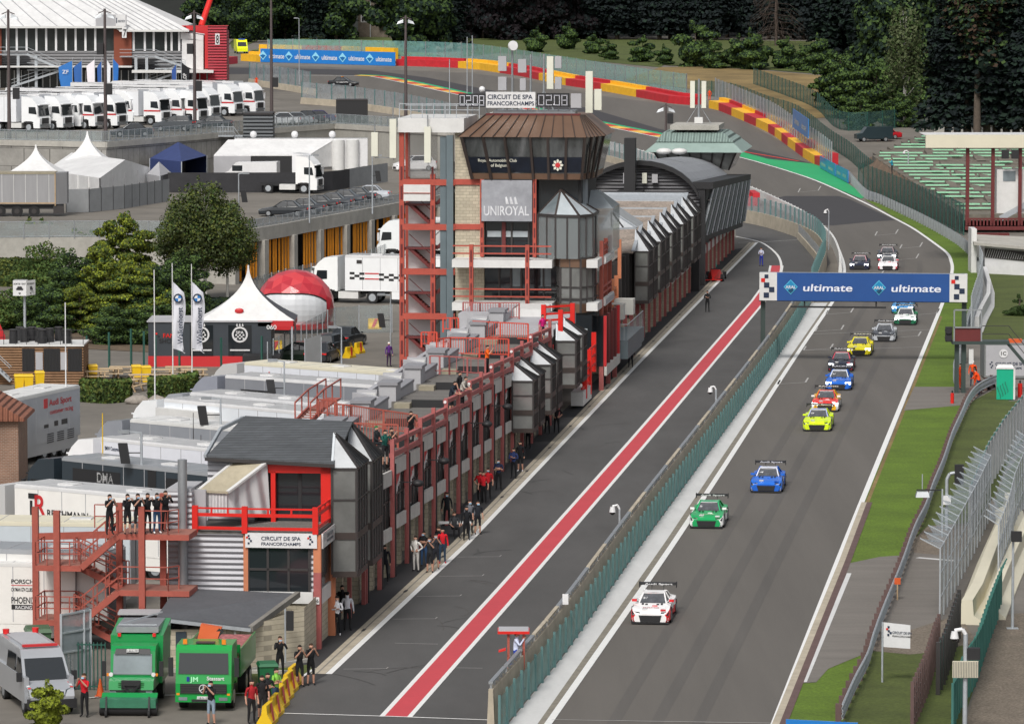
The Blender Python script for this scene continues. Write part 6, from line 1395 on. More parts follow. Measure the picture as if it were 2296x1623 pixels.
q=MB(); q.text('Stassart',(.09,.15,1.36),(0,1,0),(-.05,0,1),.16,'white_gloss',w=.75); q.text('JM',(.09,-.58,1.3),(0,1,0),(-.05,0,1),.2,pm('a8f0c0'),w=.35); q.box(.07,-.72,1.3,.09,-.6,1.5,pm('1c3890')); t.part('lettering',q)
q=MB(); q.box(.2,-.26,.56,.22,.26,.68,'white_gloss'); q.text('1-BLG-195',(.225,-.22,.58),(0,1,0),(0,0,1),.07,'black',w=.44); t.part('number_plate',q)
for s in (1,-1):
 q=MB(); q.box(.16,.68*s,.5,.22,1.05*s,.64,'glass_pane'); t.part('headlight',q)
 q=MB(); q.box(.12,1.02*s,.72,.16,1.15*s,.8,'lamp_amber'); t.part('indicator',q)
 q=MB(); q.box(-.15,1.32*s,1.5,.0,1.52*s,2.3,'black'); t.part('mirror',q)
 q=MB(); q.box(-.45,.75*s,2.85,-.3,.92*s,3.05,'lamp_amber'); t.part('beacon',q)
q=MB(); q.box(-.9,-.4,2.86,-.45,.4,2.9,'frame_dark'); t.part('roof_hatch',q)
q=MB(); q.box(-8,-1.25,1.1,-2.6,1.25,1.3,G0); q.box(-8,1.2,1.3,-2.6,1.26,2.3,pm('2c8a40')); q.box(-8,-1.26,1.3,-2.6,-1.2,2.3,pm('2c8a40')); q.box(-8,-1.2,1.3,-2.6,1.2,2.15,'rubble'); q.box(-2.7,-1.25,1.3,-2.6,1.25,2.5,G0); t.part('load_bed',q)
q=MB(); q.box(-2.5,-.5,1.2,-2.0,.5,2.7,'crane_orange'); q.hexa([(-2.5,-.55,2.7),(-2.0,-.55,2.7),(-2.0,.3,2.7),(-2.5,.3,2.7)],[(-2.5,-.4,3.45),(-2.1,-.4,3.45),(-2.1,.5,3.3),(-2.5,.5,3.3)],'crane_orange'); q.beam((-2.2,-.2,2.5),(-2.2,.5,3.2),.25,.25,'black'); q.beam((-2.2,-.5,2.6),(-2.2,-.3,3.4),.12,.12,'black'); t.part('crane',q)
wheels(t,[(-1.1,1.0,.5),(-1.1,-1.0,.5),(-5.4,1.0,.5),(-5.4,-1.0,.5),(-6.7,1.0,.5),(-6.7,-1.0,.5)],.5,.34,'steel'); t.o.scale=(.92,)*3
g=P(118,1604,0); t=Thing('van','silver van with red light bar and red and white hazard stripes','van',g,rad(-72),local=True)
q=MB(); SV='silver'
pr=[(0,.35),(.02,.75),(-.15,.98),(-.95,1.25),(-1.75,2.1),(-2.1,2.35),(-2.5,2.42),(-6.2,2.42),(-6.3,.45)]
n=len(pr); wds=[.8,.88,.9,.95,.86,.82,.8,.8,.98]
vs=[(x,-w2,z) for (x,z),w2 in zip(pr,wds)]+[(x,w2,z) for (x,z),w2 in zip(pr,wds)]
q.add(vs,[tuple(range(n)),tuple(range(2*n-1,n-1,-1))]+[(i,n+i,n+(i+1)%n,(i+1)%n) for i in range(n)],'silver')
q.box(-6.2,-.99,.45,-.6,-.8,1.45,'silver'); q.box(-6.2,.8,.45,-.6,.99,1.45,'silver'); t.part('body',q)
q=MB(); q.hexa([(-1.0,-.83,1.32),(-.95,-.83,1.29),(-.95,.83,1.29),(-1.0,.83,1.32)],[(-1.68,-.76,2.04),(-1.62,-.76,2.06),(-1.62,.76,2.06),(-1.68,.76,2.04)],'glass_dark'); t.part('windscreen',q)
for s in (1,-1):
 q=MB(); q.add([(-1.2,.965*s,1.42),(-2.4,.955*s,1.42),(-2.4,.87*s,2.05),(-1.8,.87*s,2.05)],[(0,1,2,3) if s<0 else (3,2,1,0)],'glass_dark'); q.add([(-2.6,.96*s,1.42),(-4.1,.96*s,1.42),(-4.1,.87*s,2.1),(-2.6,.87*s,2.1)],[(0,1,2,3) if s<0 else (3,2,1,0)],'glass_dark'); t.part('side_window',q)
 q=MB(); q.prism([(-.02,.5*s,.75),(-.25,.9*s,.8),(-.4,.9*s,1.05),(-.12,.55*s,.98)][::s],(.03,0,.02),'glass_pane'); t.part('headlight',q)
 q=MB(); q.box(-1.1,1.0*s,1.25,-.95,1.2*s,1.6,'black'); t.part('mirror',q)
 q=MB()
 for k in range(4): q.poly([(-.3-k*.2,.78*s,1.06+k*.06),(-.4-k*.2,.78*s,1.09+k*.06),(-.4-k*.2,.9*s,1.08+k*.055),(-.3-k*.2,.9*s,1.05+k*.055)][::s],'red_bright' if k%2==0 else 'white_gloss')
 t.part('hazard_stripe',q)
q=MB(); q.box(-.02,-.45,.72,.04,.45,.95,'frame_dark'); q.box(.0,-.5,.8,.06,.5,.83,'galv'); q.cyl((.03,0,.86),(.06,0,.86),.1,.1,12,'white_gloss'); t.part('grille',q)
q=MB(); q.box(-.3,-.95,.3,.12,.95,.65,'black'); t.part('bumper',q)
q=MB(); q.box(.12,-.26,.4,.14,.26,.52,'white_gloss'); q.text('OE-PU 866',(.145,-.22,.42),(0,1,0),(0,0,1),.07,'black',w=.44); t.part('number_plate',q)
q=MB(); q.box(-2.35,-.7,2.43,-2.15,.7,2.52,'decal_red'); t.part('light_bar',q)
q=MB(); q.box(-6,-.6,2.43,-2.9,.6,2.47,'parapet_grey'); t.part('roof_panel',q)
for s in (1,-1): q=MB(); q.cyl((-5.8,.6*s,2.45),(-5.8,.6*s,2.65),.12,.14,10,'lamp_red'); t.part('beacon',q)
wheels(t,[(-.95,.85,.35),(-.95,-.85,.35),(-4.7,.85,.35),(-4.7,-.85,.35)],.36,.24,'steel')
Z['C']=(0,175.4,.6903)
for i,(x,y,c_,lb) in enumerate([(925,449,'1e2329','black estate car nearest the camera on the parapet terrace'),(978,441,'262b33','second dark car on the parapet terrace'),(1022,430,'1a1d22','black hatchback third along the parapet terrace'),(1068,422,'2e343c','dark grey car fourth along the parapet terrace'),(1108,411,'363c44','grey car with roof bars fifth along the parapet terrace'),(1148,403,'22272e','dark car sixth along the parapet terrace'),(1192,396,'b8bec6','silver white car at the far end of the parapet row')]):
 g=P(*Vx('C',x,y),4.0); road_car('parked_car',g,rad(172),lb,c_,group='cars parked on the parapet terrace')
for (px,z,h,c_,lb,suv) in ((Vx('P00',1180,1225),8.2,190,'2a2e33','dark car behind the railing below the white trucks',0),(Vx('P00',1560,1175),8.2,172,'3c4248','grey estate car parked below the white trucks',1),(Vx('P00',1900,1150),8.2,175,'30363c','dark car half hidden by the grey stair building',0),(Vx('P10',215,1120),8.2,190,'c0c4c8','white car beside the grey stair building',0),(Vx('P10',330,1118),8.2,190,'8c9298','silver car second from the grey stair building',0),(Vx('P10',430,1105),8.2,188,'222630','dark blue car behind the upper railing',0),(Vx('P10',530,1100),8.2,188,'30285c','purple car behind the upper railing beside the black box',0)):
 g=P(*px,z); road_car('parked_car',g,rad(h),lb,c_,suv=bool(suv),group='cars parked on the upper level')
q=P(*Vx('Z2',290,745),4.0); road_car('parked_car',q,rad(200),'white hatchback seen through the open top of the stair shaft','f0f0f2',suv=True)
for (px,h,c_,suv,lb) in (((745,800),75,'1e262c',1,'dark off road estate with roof bars beside the yellow blocks'),((778,776),75,'24282c',0,'black car just beyond the dark estate by the yellow blocks'),((722,812),80,'2a2c30',0,'dark car rear with red light behind the grey panel'),((665,812),170,'18301f',0,'dark green car behind the grey fabric panel')):
 road_car('parked_car',P(*px,0),rad(h),lb,c_,suv=bool(suv),group='cars parked by the dome')
g=G(544,121); t=Thing('ambulance','bright yellow ambulance van behind the low barrier by the far corner','ambulance',g,rad(-80),local=True)
q=MB(); prof(q,[(0,.4),(0,1.0),(-.6,1.3),(-1.2,2.2),(-1.6,2.6),(-5.6,2.6),(-5.6,.4)],-1,1,pm('e8f010')); t.part('body',q)
q=MB(); q.hexa([(-.65,-.85,1.38),(-.6,-.85,1.36),(-.6,.85,1.36),(-.65,.85,1.38)],[(-1.2,-.8,2.15),(-1.14,-.8,2.15),(-1.14,.8,2.15),(-1.2,.8,2.15)],'glass_dark'); q.box(-1.6,-.6,2.6,-1.4,.6,2.75,pm('3060d0')); t.part('windscreen',q); wheels(t,[(-1,.9,.35),(-1,-.9,.35),(-4.5,.9,.35),(-4.5,-.9,.35)],.35,.22)
g=G(1982,312); road_car('parked_car',g,rad(-170),'red car parked beneath the trees behind the green fence','b01824',group='cars under the trees')
g=G(1918,318); t=Thing('parked_van','dark green van parked beneath the trees behind the green fence','van',g,rad(-172),local=True)
q=MB(); prof(q,[(0,.4),(0,1.0),(-.8,1.2),(-1.4,2.0),(-5,2.05),(-5,.4)],-.95,.95,pm('24343a')); t.part('body',q); q=MB(); q.box(-4.5,-.97,1.2,-1.6,-.95,1.8,'glass_dark'); t.part('side_window',q); wheels(t,[(-1,.85,.33),(-1,-.85,.33),(-4,.85,.33),(-4,-.85,.33)],.34,.22)
road_car('parked_car',G(430,50),rad(200),'silver car parked by the small white tent at the top','a8b0b4',group='cars by the small white tent')
g=P(500,410,4.0); t=Thing('parked_van','white van parked behind the blue gazebo tent','van',g,rad(172),local=True)
q=MB(); prof(q,[(0,.4),(0,1.0),(-.8,1.3),(-1.6,2.2),(-6,2.3),(-6,.4)],-1,1,'white_gloss'); t.part('body',q); q=MB(); q.box(-2.3,.99,1.3,-1.2,1.01,1.9,'glass_dark'); t.part('side_window',q); wheels(t,[(-1,.9,.35),(-1,-.9,.35),(-4.5,.9,.35),(-4.5,-.9,.35)],.35,.22)
g=P(1625,628,0)
g=Vector(b(P(1600,632))); g=P(1603,628); t=Thing('formula_car','red open wheel racing car parked at the far garages','race car',g,BA+math.pi,local=True)
q=MB(); q.loft([[(2.2,-.1,.2),(2.2,.1,.2),(2.2,.1,.35),(2.2,-.1,.35)],[(.5,-.35,.15),(.5,.35,.15),(.5,.3,.7),(.5,-.3,.7)],[(-.6,-.7,.15),(-.6,.7,.15),(-.6,.4,.9),(-.6,-.4,.9)],[(-2.0,-.3,.2),(-2.0,.3,.2),(-2.0,.2,.6),(-2.0,-.2,.6)]],'red_bright'); t.part('body',q)
q=MB(); q.box(2.0,-.8,.15,2.4,.8,.2,'red_bright'); t.part('front_wing',q); q=MB(); q.box(-2.3,-.5,.8,-1.9,.5,.85,'black'); t.part('rear_wing',q)
wheels(t,[(1.5,.75,.32),(1.5,-.75,.32),(-1.6,.75,.32),(-1.6,-.75,.32)],.32,.3)
# ---------------- raised terraces ----------------
UPV=Vector((0,0,1))
F1=[G(*p) for p in ((520,637),(574,626),(632,615),(687,603),(760,588),(830,573),(892,559),(1010,534))]
q=MB(); fr=[P(-60,534,4),P(250,531,4)]+[Vector((p.x,p.y,4)) for p in F1]
q.poly([tuple(p) for p in fr]+[(-6.5,556,4.0),(-120,556,4.0)],'asphalt_paddock');
fl=[fr[0],fr[1],fr[2]]
for i in range(2): a,c_=fr[i],fr[i+1]; q.poly([(a.x,a.y,-.5),(c_.x,c_.y,-.5),tuple(c_),tuple(a)],'concrete')
struct('lower_terrace',q)
t=Thing('parking_deck','curved concrete parking deck on piers with orange vertical slats beneath','building',F1[1],0)
pts=march([tuple(p) for p in F1],1.0)
q=MB(); W_F=[(p[0],p[1],0) for p in pts[::2]]
for i in range(len(F1)-1):
 a,c_=F1[i],F1[i+1]; d_=(c_-a).normalized(); n_=Vector((d_.y,-d_.x,0))
 q.prism([a+UPV*3.35+n_*.25,c_+UPV*3.35+n_*.25,c_+UPV*4.55+n_*.25,a+UPV*4.55+n_*.25],-n_*.4,'concrete')
t.part('parapet',q); q=MB()
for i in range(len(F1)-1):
 a,c_=F1[i],F1[i+1]; d_=(c_-a).normalized(); n_=Vector((d_.y,-d_.x,0)); q.poly([a-n_*2.0,c_-n_*2.0,c_-n_*2.0+UPV*3.4,a-n_*2.0+UPV*3.4],'dark_void')  # black sheet paints the shade under the deck
t.part('shade_backing',q)
pm_=MB(); pm_.box(-.5,-.5,0,.5,.5,3.4,'concrete'); pme=pm_.build('pier')
bay=march([tuple(p) for p in F1],7.6)
for p in bay: o=t.part('pier',pme); o.matrix_local=t.F.inverted()@Matrix.Translation((p[0],p[1],0))@Matrix.Rotation(p[2],4,'Z')
RR=random.Random(3)
for i in range(len(bay)-1):
 q=MB(); a=Vector(bay[i][:2]);c_=Vector(bay[i+1][:2])
 for k in range(9):
  if RR.random()<.22: continue
  p=a.lerp(c_,.1+.1*k+RR.uniform(-.02,.02)); q.box(p.x-.09,p.y-.09,.1,p.x+.09,p.y+.09,3.35,'orange_slat')
 t.part('slat_screen',q)
ws=[tuple(p) for p in F1]
fence('deck_railing','grey railing along the curved parking deck parapet','railing',ws,1.0,1.6,'wire_grey','steel',z0=4.3,rail=('galv',(1.0,.45),.05),pw=.08)
fence('deck_railing','grey bar railing at the edge of the tent terrace behind the bushes','railing',[tuple(p) for p in fr[:3]],1.4,2.2,'wire_light','steel',z0=4.0,rail=('galv',(1.4,.1),.05),pw=.1)
q=MB(); a,c_=P(145,571,1.5),P(262,571,1.5); q.box(a.x,a.y-.5,1.2,c_.x,a.y,2.6,'white_panel'); single('white_wall',q,'low white wall glimpsed between the bamboo clumps below the railing','wall',(a.x,a.y,1.2))
up2=[P(x,y,8.2) for x,y in ((-60,320),(40,322),(238,326),(340,318),(476,306),(620,294),(750,284),(870,291),(1010,300))]
q=MB(); q.poly([tuple(p) for p in up2]+[tuple(P(x,y,8.2)) for x,y in ((1010,272),(870,256),(700,242),(610,222),(560,205),(512,200),(490,120))]+[(-60,1050,8.2),(-180,1050,8.2)],'asphalt_paddock')
struct('upper_terrace',q)
def walltop(label,ps,z0,z1,mm,th=.5,cap=.45):
 t=Thing('retaining_wall',label,'wall',(ps[0].x,ps[0].y,z0)); q=MB(); c2=MB()
 for i in range(len(ps)-1):
  a,c_=Vector((ps[i].x,ps[i].y,0)),Vector((ps[i+1].x,ps[i+1].y,0)); d_=(c_-a).normalized(); n_=Vector((d_.y,-d_.x,0))
  q.poly([a+UPV*z0,c_+UPV*z0,c_+UPV*z1,a+UPV*z1],mm)
  c2.prism([a+UPV*(z1-cap)+n_*.12,c_+UPV*(z1-cap)+n_*.12,c_+UPV*(z1+.15)+n_*.12,a+UPV*(z1+.15)+n_*.12],-n_*th,'concrete')
 t.part('wall_face',q); t.part('coping',c2)
walltop('tall concrete retaining wall with coping below the white trucks',up2[:6],3.9,8.4,'wall_panels')
walltop('plain concrete retaining wall between the grey stair building and the tower',up2[5:],3.9,8.4,'wall_plain')
fence('upper_railing','grey railing on the coping in front of the white trucks','railing',[tuple(p) for p in up2[:6]],1.15,1.3,'wire_light','steel',z0=0,zf=lambda p:8.5,rail=('galv',(1.15,.15),.05),pw=.08)
fence('upper_railing','grey railing on the coping between stair building and tower','railing',[tuple(p) for p in up2[5:]],1.15,1.3,'wire_light','steel',z0=0,zf=lambda p:8.5,rail=('galv',(1.15,.15),.05),pw=.08)
t=Thing('stair_building','dark grey corrugated stair building against the concrete retaining wall','building',P(560,345,4.0))
a=P(502,330,8.2);c_=P(616,330,8.2); yb=P(560,300,8.2).y-1
xa,xb=D(550,300,yb).x,D(616,300,yb).x
q=MB(); q.box(xa,yb-4,4,xb,yb,10.6,'siding_dk2'); q.box(xa,yb-4.05,10.5,xb,yb,10.7,'frame_dark'); t.part('wall',q)
q=MB(); x0=D(478,300,yb-4).x; q.box(x0,yb-5,8.1,xa,yb-4,8.25,'galv'); q.beam((xa-1,yb-4.6,8.2),(xb-1.5,yb-4.6,4.2),.8,.15,'steel'); t.part('stair',q)
q=MB()
for h in (.5,1.0): q.beam((x0,yb-5,8.2+h),(xa-1,yb-5,8.2+h),.05,.05,'galv'); q.beam((xa-1,yb-5,8.2+h),(xb-1.5,yb-5,4.2+h),.05,.05,'galv')
for k in range(14): x=x0+(xa-1-x0)*k/13; q.beam((x,yb-5,8.2),(x,yb-5,9.2),.04,.04,'galv')
t.part('railing',q)
q=MB(); a=P(*Vx('C',1090,150),8.2);c_=P(*Vx('C',1190,152),8.2); q.box(a.x,a.y+1.5,8.2,c_.x,a.y+4,11.0,'black'); q.box(a.x,a.y+1.45,10.9,c_.x,a.y+4,11.05,'frame_dark'); single('black_container',q,'black fabric covered box beside the upper railing','container',(a.x,a.y+1.5,8.2))
# ---------------- tents ----------------
def pagoda(label,px,z,w_,h,eave=2.3,m_='tarp',name='pagoda_tent',sides=True,group=None,sc=1):
 g=P(*px,z); t=Thing(name,label,'tent',g,0,group,local=True); q=MB(); n=9; secs=[]
 for k in range(n+1):
  f=k/n; r_=(w_/2)*((1-f)**1.9)+.06; zz=eave+(h-eave)*f
  secs.append([(r_,-r_,zz),(r_,r_,zz),(-r_,r_,zz),(-r_,-r_,zz)])
 q.loft(secs,m_,caps=False); t.part('canopy',q)
 q=MB()
 for sx in (1,-1):
  for sy in (1,-1): q=MB(); q.box(sx*w_*.48-.05,sy*w_*.48-.05,0,sx*w_*.48+.05,sy*w_*.48+.05,eave,'galv'); t.part('leg',q)
 if sides: q=MB(); q.box(-w_*.48,-w_*.48,.05,w_*.48,w_*.48,eave,m_); t.part('side_wall',q)
 return t
pagoda('white pagoda tent with a pointed top behind the curtain sided lorry',Vx('C',118,400),4.0,5.2,5.6,2.9,group='white pagoda tents')
pagoda('white pagoda tent with a pointed top behind the long marquee',Vx('C',285,360),4.0,4.6,6.0,2.9,group='white pagoda tents')
t=Thing('marquee','long white marquee with a shallow gabled roof on the tent terrace','tent',P(*Vx('C',330,385),4.0))
def M4(x,y,z): return P(*Vx('C',x,y),z)
A=M4(150,372,4.0);B_=M4(325,400,4.0);C_=M4(486,362,4.0)
zE=6.3;zR=7.6
e1=Vector((A.x,A.y,zE));e2=Vector((B_.x,B_.y,zE));e3=Vector((C_.x,C_.y,zE));e4=e1+(e3-e2)
r1=(e1+e4)/2+UPV*(zR-zE);r2=(e2+e3)/2+UPV*(zR-zE)
q=MB(); q.poly([e1,e2,r2,r1],'tarp'); q.poly([r1,r2,e3,e4],'tarp'); q.poly([e2,e3,r2],'tarp'); q.poly([e4,e1,r1],'tarp'); t.part('roof',q)
q=MB()
for p,r_ in ((e1,e2),(e2,e3),(e3,e4),(e4,e1)): q.poly([Vector((p.x,p.y,4)),Vector((r_.x,r_.y,4)),r_,p],'tarp')
t.part('side_wall',q)
q=MB()
for k in range(6): p=e1.lerp(e2,k/5); q.box(p.x-.05,p.y-.08,4,p.x+.05,p.y-.02,zE,'white_panel')
for k in range(5): p=e2.lerp(e3,k/4); q.box(p.x-.05,p.y-.08,4,p.x+.05,p.y-.02,zE,'parapet_grey')
t.part('frame',q)
def gaz(label,c0,c1,c2_,z,eave,h,m_,wallm=None,name='gazebo_tent',cat='tent'):
 A,B_,C_=[P(*Vx('C',*p),z) for p in (c0,c1,c2_)]; Dd=A+(C_-B_); t=Thing(name,label,cat,B_,0)
 top=(A+C_)/2+UPV*h; e=[p+UPV*eave for p in (A,B_,C_,Dd)]; q=MB()
 for i in range(4): q.poly([e[i],e[(i+1)%4],top],m_)
 t.part('canopy',q)
 for p in (A,B_,C_,Dd): q=MB(); q.box(p.x-.05,p.y-.05,z,p.x+.05,p.y+.05,z+eave,'galv'); t.part('leg',q)
 for p,r_ in ((Dd,C_),(A,B_)): q=MB(); q.poly([p,r_,r_+UPV*eave,p+UPV*eave],m_); t.part('side_wall',q)
 return t
gaz('navy blue gazebo tent with open front on the tent terrace',(487,340),(590,352),(672,330),4.0,2.6,4.2,'tent_blue')
gaz('small grey pop up tent beside the blue gazebo',(478,365),(520,372),(556,360),4.0,1.7,2.9,'parapet_grey')
g=G(396,58); t=pagoda('small white tent with a red cross at the top of the picture',(396,58),8.0,3.4,3.0,2.0,group=None)
q=MB(); q.box(-.5,-1.75,2.15,.5,-1.7,2.35,'red_bright'); q.box(-.1,-1.75,1.95,.1,-1.7,2.55,'red_bright'); t.part('red_cross',q)
pp=[P(*Vx('C',x,y),4.0) for x,y in ((215,438),(290,437),(400,426),(485,412),(570,398))]
t=Thing('screen_fence','row of grey fabric covered fence panels round the marquee','fence',pp[0]); ms=march([tuple(p) for p in pp],2.2)
for i in range(len(ms)-1):
 a,c_=Vector((*ms[i][:2],4.05)),Vector((*ms[i+1][:2],4.05)); q=MB(); q.prism([a,c_,c_+UPV*2.2,a+UPV*2.2],(0,.05,0),'screen_grey'); t.part('panel',q)
 q=MB(); q.beam(a,a+UPV*2.3,.06,.06,'black'); t.part('post',q)
pp=[P(*Vx('C',x,y),4.0) for x,y in ((545,372),(750,372),(1022,371),(1100,365),(1180,350),(1280,335))]
t=Thing('screen_fence','long dark fabric fence below the hospitality trailers','fence',pp[0]); ms=march([tuple(p) for p in pp],2.6)
for i in range(len(ms)-1):
 a,c_=Vector((*ms[i][:2],4.05)),Vector((*ms[i+1][:2],4.05)); q=MB(); q.prism([a,c_,c_+UPV*2.0,a+UPV*2.0],(0,.05,0),'black_cloth' if i<len(ms)*.6 else 'screen_grey'); t.part('panel',q)
# ---------------- dome, shop, peaked tent ----------------
g=P(662,742,0)
t=Thing('geodesic_dome','red faceted dome shaped like a racing helmet with a white visor','dome',g,0,local=True)
def ico(sub):
 f=(1+5**.5)/2; v=[(-1,f,0),(1,f,0),(-1,-f,0),(1,-f,0),(0,-1,f),(0,1,f),(0,-1,-f),(0,1,-f),(f,0,-1),(f,0,1),(-f,0,-1),(-f,0,1)]
 fs=[(0,11,5),(0,5,1),(0,1,7),(0,7,10),(0,10,11),(1,5,9),(5,11,4),(11,10,2),(10,7,6),(7,1,8),(3,9,4),(3,4,2),(3,2,6),(3,6,8),(3,8,9),(4,9,5),(2,4,11),(6,2,10),(8,6,7),(9,8,1)]
 v=[Vector(a).normalized() for a in v]
 for _ in range(sub):
  n=[];
  for a,b_,c_ in fs:
   m=[(v[a]+v[b_]).normalized(),(v[b_]+v[c_]).normalized(),(v[c_]+v[a]).normalized()]; k=len(v); v+=m; n+=[(a,k,k+2),(b_,k+1,k),(c_,k+2,k+1),(k,k+1,k+2)]
  fs=n
 return v,fs
v,fs=ico(2); R0=3.02; q=MB(); rot=Matrix.Rotation(.3,3,'Y')@Matrix.Rotation(.5,3,'X')
for a,b_,c_ in fs:
 p=[rot@v[i]*R0 for i in (a,b_,c_)]; z=sum(k.z for k in p)/3
 p=[Vector((k.x,k.y,max(-2.05,k.z*.93)+1.95)) for k in p]
 if max(k.z for k in p)<.02: continue
 q.add([tuple(k) for k in p],[(0,1,2)],R.choice(['dome_red','dome_red2','dome_red3']))
t.part('shell',q)
q=MB(); ww=[]
for i in range(13):
 for j in range(7):
  aa=rad(-90-8+(-62+124*i/12)*1.0); hz_=.55+j*.42*(1-.35*(abs(i-6)/6)**3)+.25*(abs(i-6)/6)**2
  rr=(R0+.06)*math.sqrt(max(.1,1-((hz_-1.95)/(R0*.93))**2)); ww.append((rr*math.cos(aa),rr*math.sin(aa),hz_))
q.add(ww,[(i*7+j,(i+1)*7+j,(i+1)*7+j+1,i*7+j+1) for i in range(12) for j in range(6)],'visor_white'); t.part('visor',q)
q=MB();
for i in range(12):
 q.beam(ww[i*7+6],ww[(i+1)*7+6],.1,.1,'black'); q.beam(ww[i*7],ww[(i+1)*7],.1,.1,'black')
t.part('visor_trim',q)
q=MB(); q.cyl((0,0,0),(0,0,.3),2.75,2.85,24,'black'); q.cyl((0,0,.3),(0,0,.7),2.9,2.95,24,'decal_red'); t.part('base_ring',q)
t=Thing('fan_shop','dark grey shop cabin with red base band and round white emblems','shop',P(333,822,0))
xa,xb=P(333,822,0),P(655,815,0); xm=P(612,815,0); yy=xa.y; H1=3.15
q=MB(); q.box(xa.x,yy,0,xm.x,yy+5,H1,'shop_grey'); q.box(xa.x-.02,yy-.03,0,xm.x+.02,yy,.75,'decal_red'); q.box(xa.x-.1,yy-.1,H1,xm.x+.1,yy+5,H1+.08,'parapet_grey'); t.part('wall',q)
s_=31.6
def fx(x): return D(x,770,yy).x
def fz(y): return D(600,y,yy).z
for cx in (452,538):
 q=MB(); q.box(fx(cx-26),yy-.04,.75,fx(cx+26),yy-.01,H1-.2,'glass_dark'); t.part('window',q)
 q=MB(); c0=(fx(cx),yy-.07,fz(750)); n=22
 for j in range(n):
  a0,a1=j*2*math.pi/n,(j+1)*2*math.pi/n; q.beam((c0[0]+.5*math.cos(a0),c0[1],c0[2]+.5*math.sin(a0)),(c0[0]+.5*math.cos(a1),c0[1],c0[2]+.5*math.sin(a1)),.03,.13,'white_gloss')
 for i in range(-2,3):
  for j in range(3):
   if (i+j)%2==0: q.box(c0[0]+i*.13-.06,c0[1]-.01,c0[2]-.33+j*.12,c0[0]+i*.13+.06,c0[1],c0[2]-.22+j*.12,'white_gloss')
 q.text('SPA',(c0[0]-.27,c0[1]-.02,c0[2]+.05),(1,0,0),(0,0,1),.2,'white_gloss',w=.55)
 for k in (-.2,0,.2): q.poly([(c0[0]+k-.07,c0[1],c0[2]+.6),(c0[0]+k+.07,c0[1],c0[2]+.6),(c0[0]+k,c0[1],c0[2]+.82)],'white_gloss')
 q.box(c0[0]-.7,c0[1],c0[2]-1.15,c0[0]+.7,c0[1]+.01,c0[2]-1.05,'white_gloss'); t.part('emblem',q)
q=MB(); q.text('FAN',(fx(366),yy-.05,fz(757)),(1,0,0),(0,0,1),.3,'red_bright',w=.8); q.text('SHOP',(fx(357),yy-.05,fz(769)),(1,0,0),(0,0,1),.3,'black',w=1.1); q.box(fx(349),yy-.05,fz(750),fx(353),yy-.04,fz(746),'red_bright'); q.box(fx(354),yy-.05,fz(756),fx(358),yy-.04,fz(752),'black'); q.text('060',(fx(598),yy-.06,fz(738)),(1,0,0),(0,0,1),.3,'white_gloss',w=.7); t.part('lettering',q)
q=MB(); q.box(fx(548),yy-2.6,0,fx(632),yy-.5,1.0,'black'); single('black_counter',q,'long black topped counter in front of the dark shop','counter',(fx(548),yy-1.6,0))
g=Vector((fx(553),yy+2.6,0)); t=Thing('peaked_tent','tall white peaked tent with black and red edge above the dark shop','tent',g,0,local=True)
q=MB(); n=12; secs=[]
for k in range(n+1):
 f=k/n; r_=3.35*((1-f)**2.1)+.05; zz=H1+.1+(6.9-H1)*f; secs.append([(r_,-r_*.75,zz),(r_,r_*.75,zz),(-r_,r_*.75,zz),(-r_,-r_*.75,zz)])
q.loft(secs,'tarp',caps=False,mf=lambda i,j:'tarp' if j!=0 else 'charcoal'); t.part('canopy',q)
q=MB(); q.ball((-.55,-1.95,H1+.75),.28,'decal_red',8,5,.7,1.2,.3); t.part('emblem',q)
q=MB(); q.box(3.3,-2.6,H1-.35,3.36,2.5,H1+.1,'decal_red'); q.box(.8,-2.6,H1-.3,3.36,-2.55,H1+.1,'decal_red'); t.part('valance',q)
for (x,y) in ((3.2,-2.5),(3.2,2.5)): q=MB(); q.box(x-.06,y-.06,0,x+.06,y+.06,H1,'galv'); t.part('leg',q)
t=Thing('container_bar','wood clad container bar with black dustbins on its white roof','building',P(40,862,0))
a,c_=P(40,862,0),P(192,857,0); yy=a.y; q=MB(); q.box(a.x-4,yy,0,c_.x,yy+4,2.6,'wood_clad'); q.box(a.x-4,yy-.1,2.6,c_.x+.05,yy+4,2.72,'white_panel'); t.part('wall',q)
def bx(x): return D(x,820,yy).x
for (x0,x1,m_) in ((50,78,'black'),(98,135,'black'),(152,184,'black')): q=MB(); q.box(bx(x0),yy-.05,.9 if m_=='black' else 1,bx(x1),yy,2.45,'shutter_dk'); t.part('shutter',q)
for (x0,x1) in ((80,96),(136,150)): q=MB(); q.box(bx(x0),yy-.06,1.0,bx(x1),yy,2.2,'parapet_grey'); t.part('notice_panel',q)
q=MB()
for h in (3.2,3.7): q.beam((a.x-4,yy,h),(c_.x,yy,h),.04,.04,'black')
for k in range(12): x=a.x-4+(c_.x-a.x+4)*k/11; q.beam((x,yy,2.7),(x,yy,3.75),.04,.04,'black')
t.part('roof_railing',q)
for i,(x,y) in enumerate([(30,760),(55,750),(72,765),(95,752),(112,762),(132,750),(150,758),(88,770),(45,768)]):
 g=D(x,y,yy+1+ (i%3)); q=MB(); q.cyl((g.x,g.y,2.72),(g.x,g.y,3.6),.3,.26,10,'black'); q.cyl((g.x,g.y,3.6),(g.x,g.y,3.68),.3,.3,10,'frame_dark'); single('barrel_table',q,'black barrel on the roof of the wooden bar','barrel',(g.x,g.y,2.72),0,'black barrels on the bar roof')
q=MB(); a=P(5,835,0);
for s in (0,1.0): q.beam((a.x-1.2,yy-1+s,3.0),(a.x+1.6,yy-1+s,.3),.06,.14,'galv')
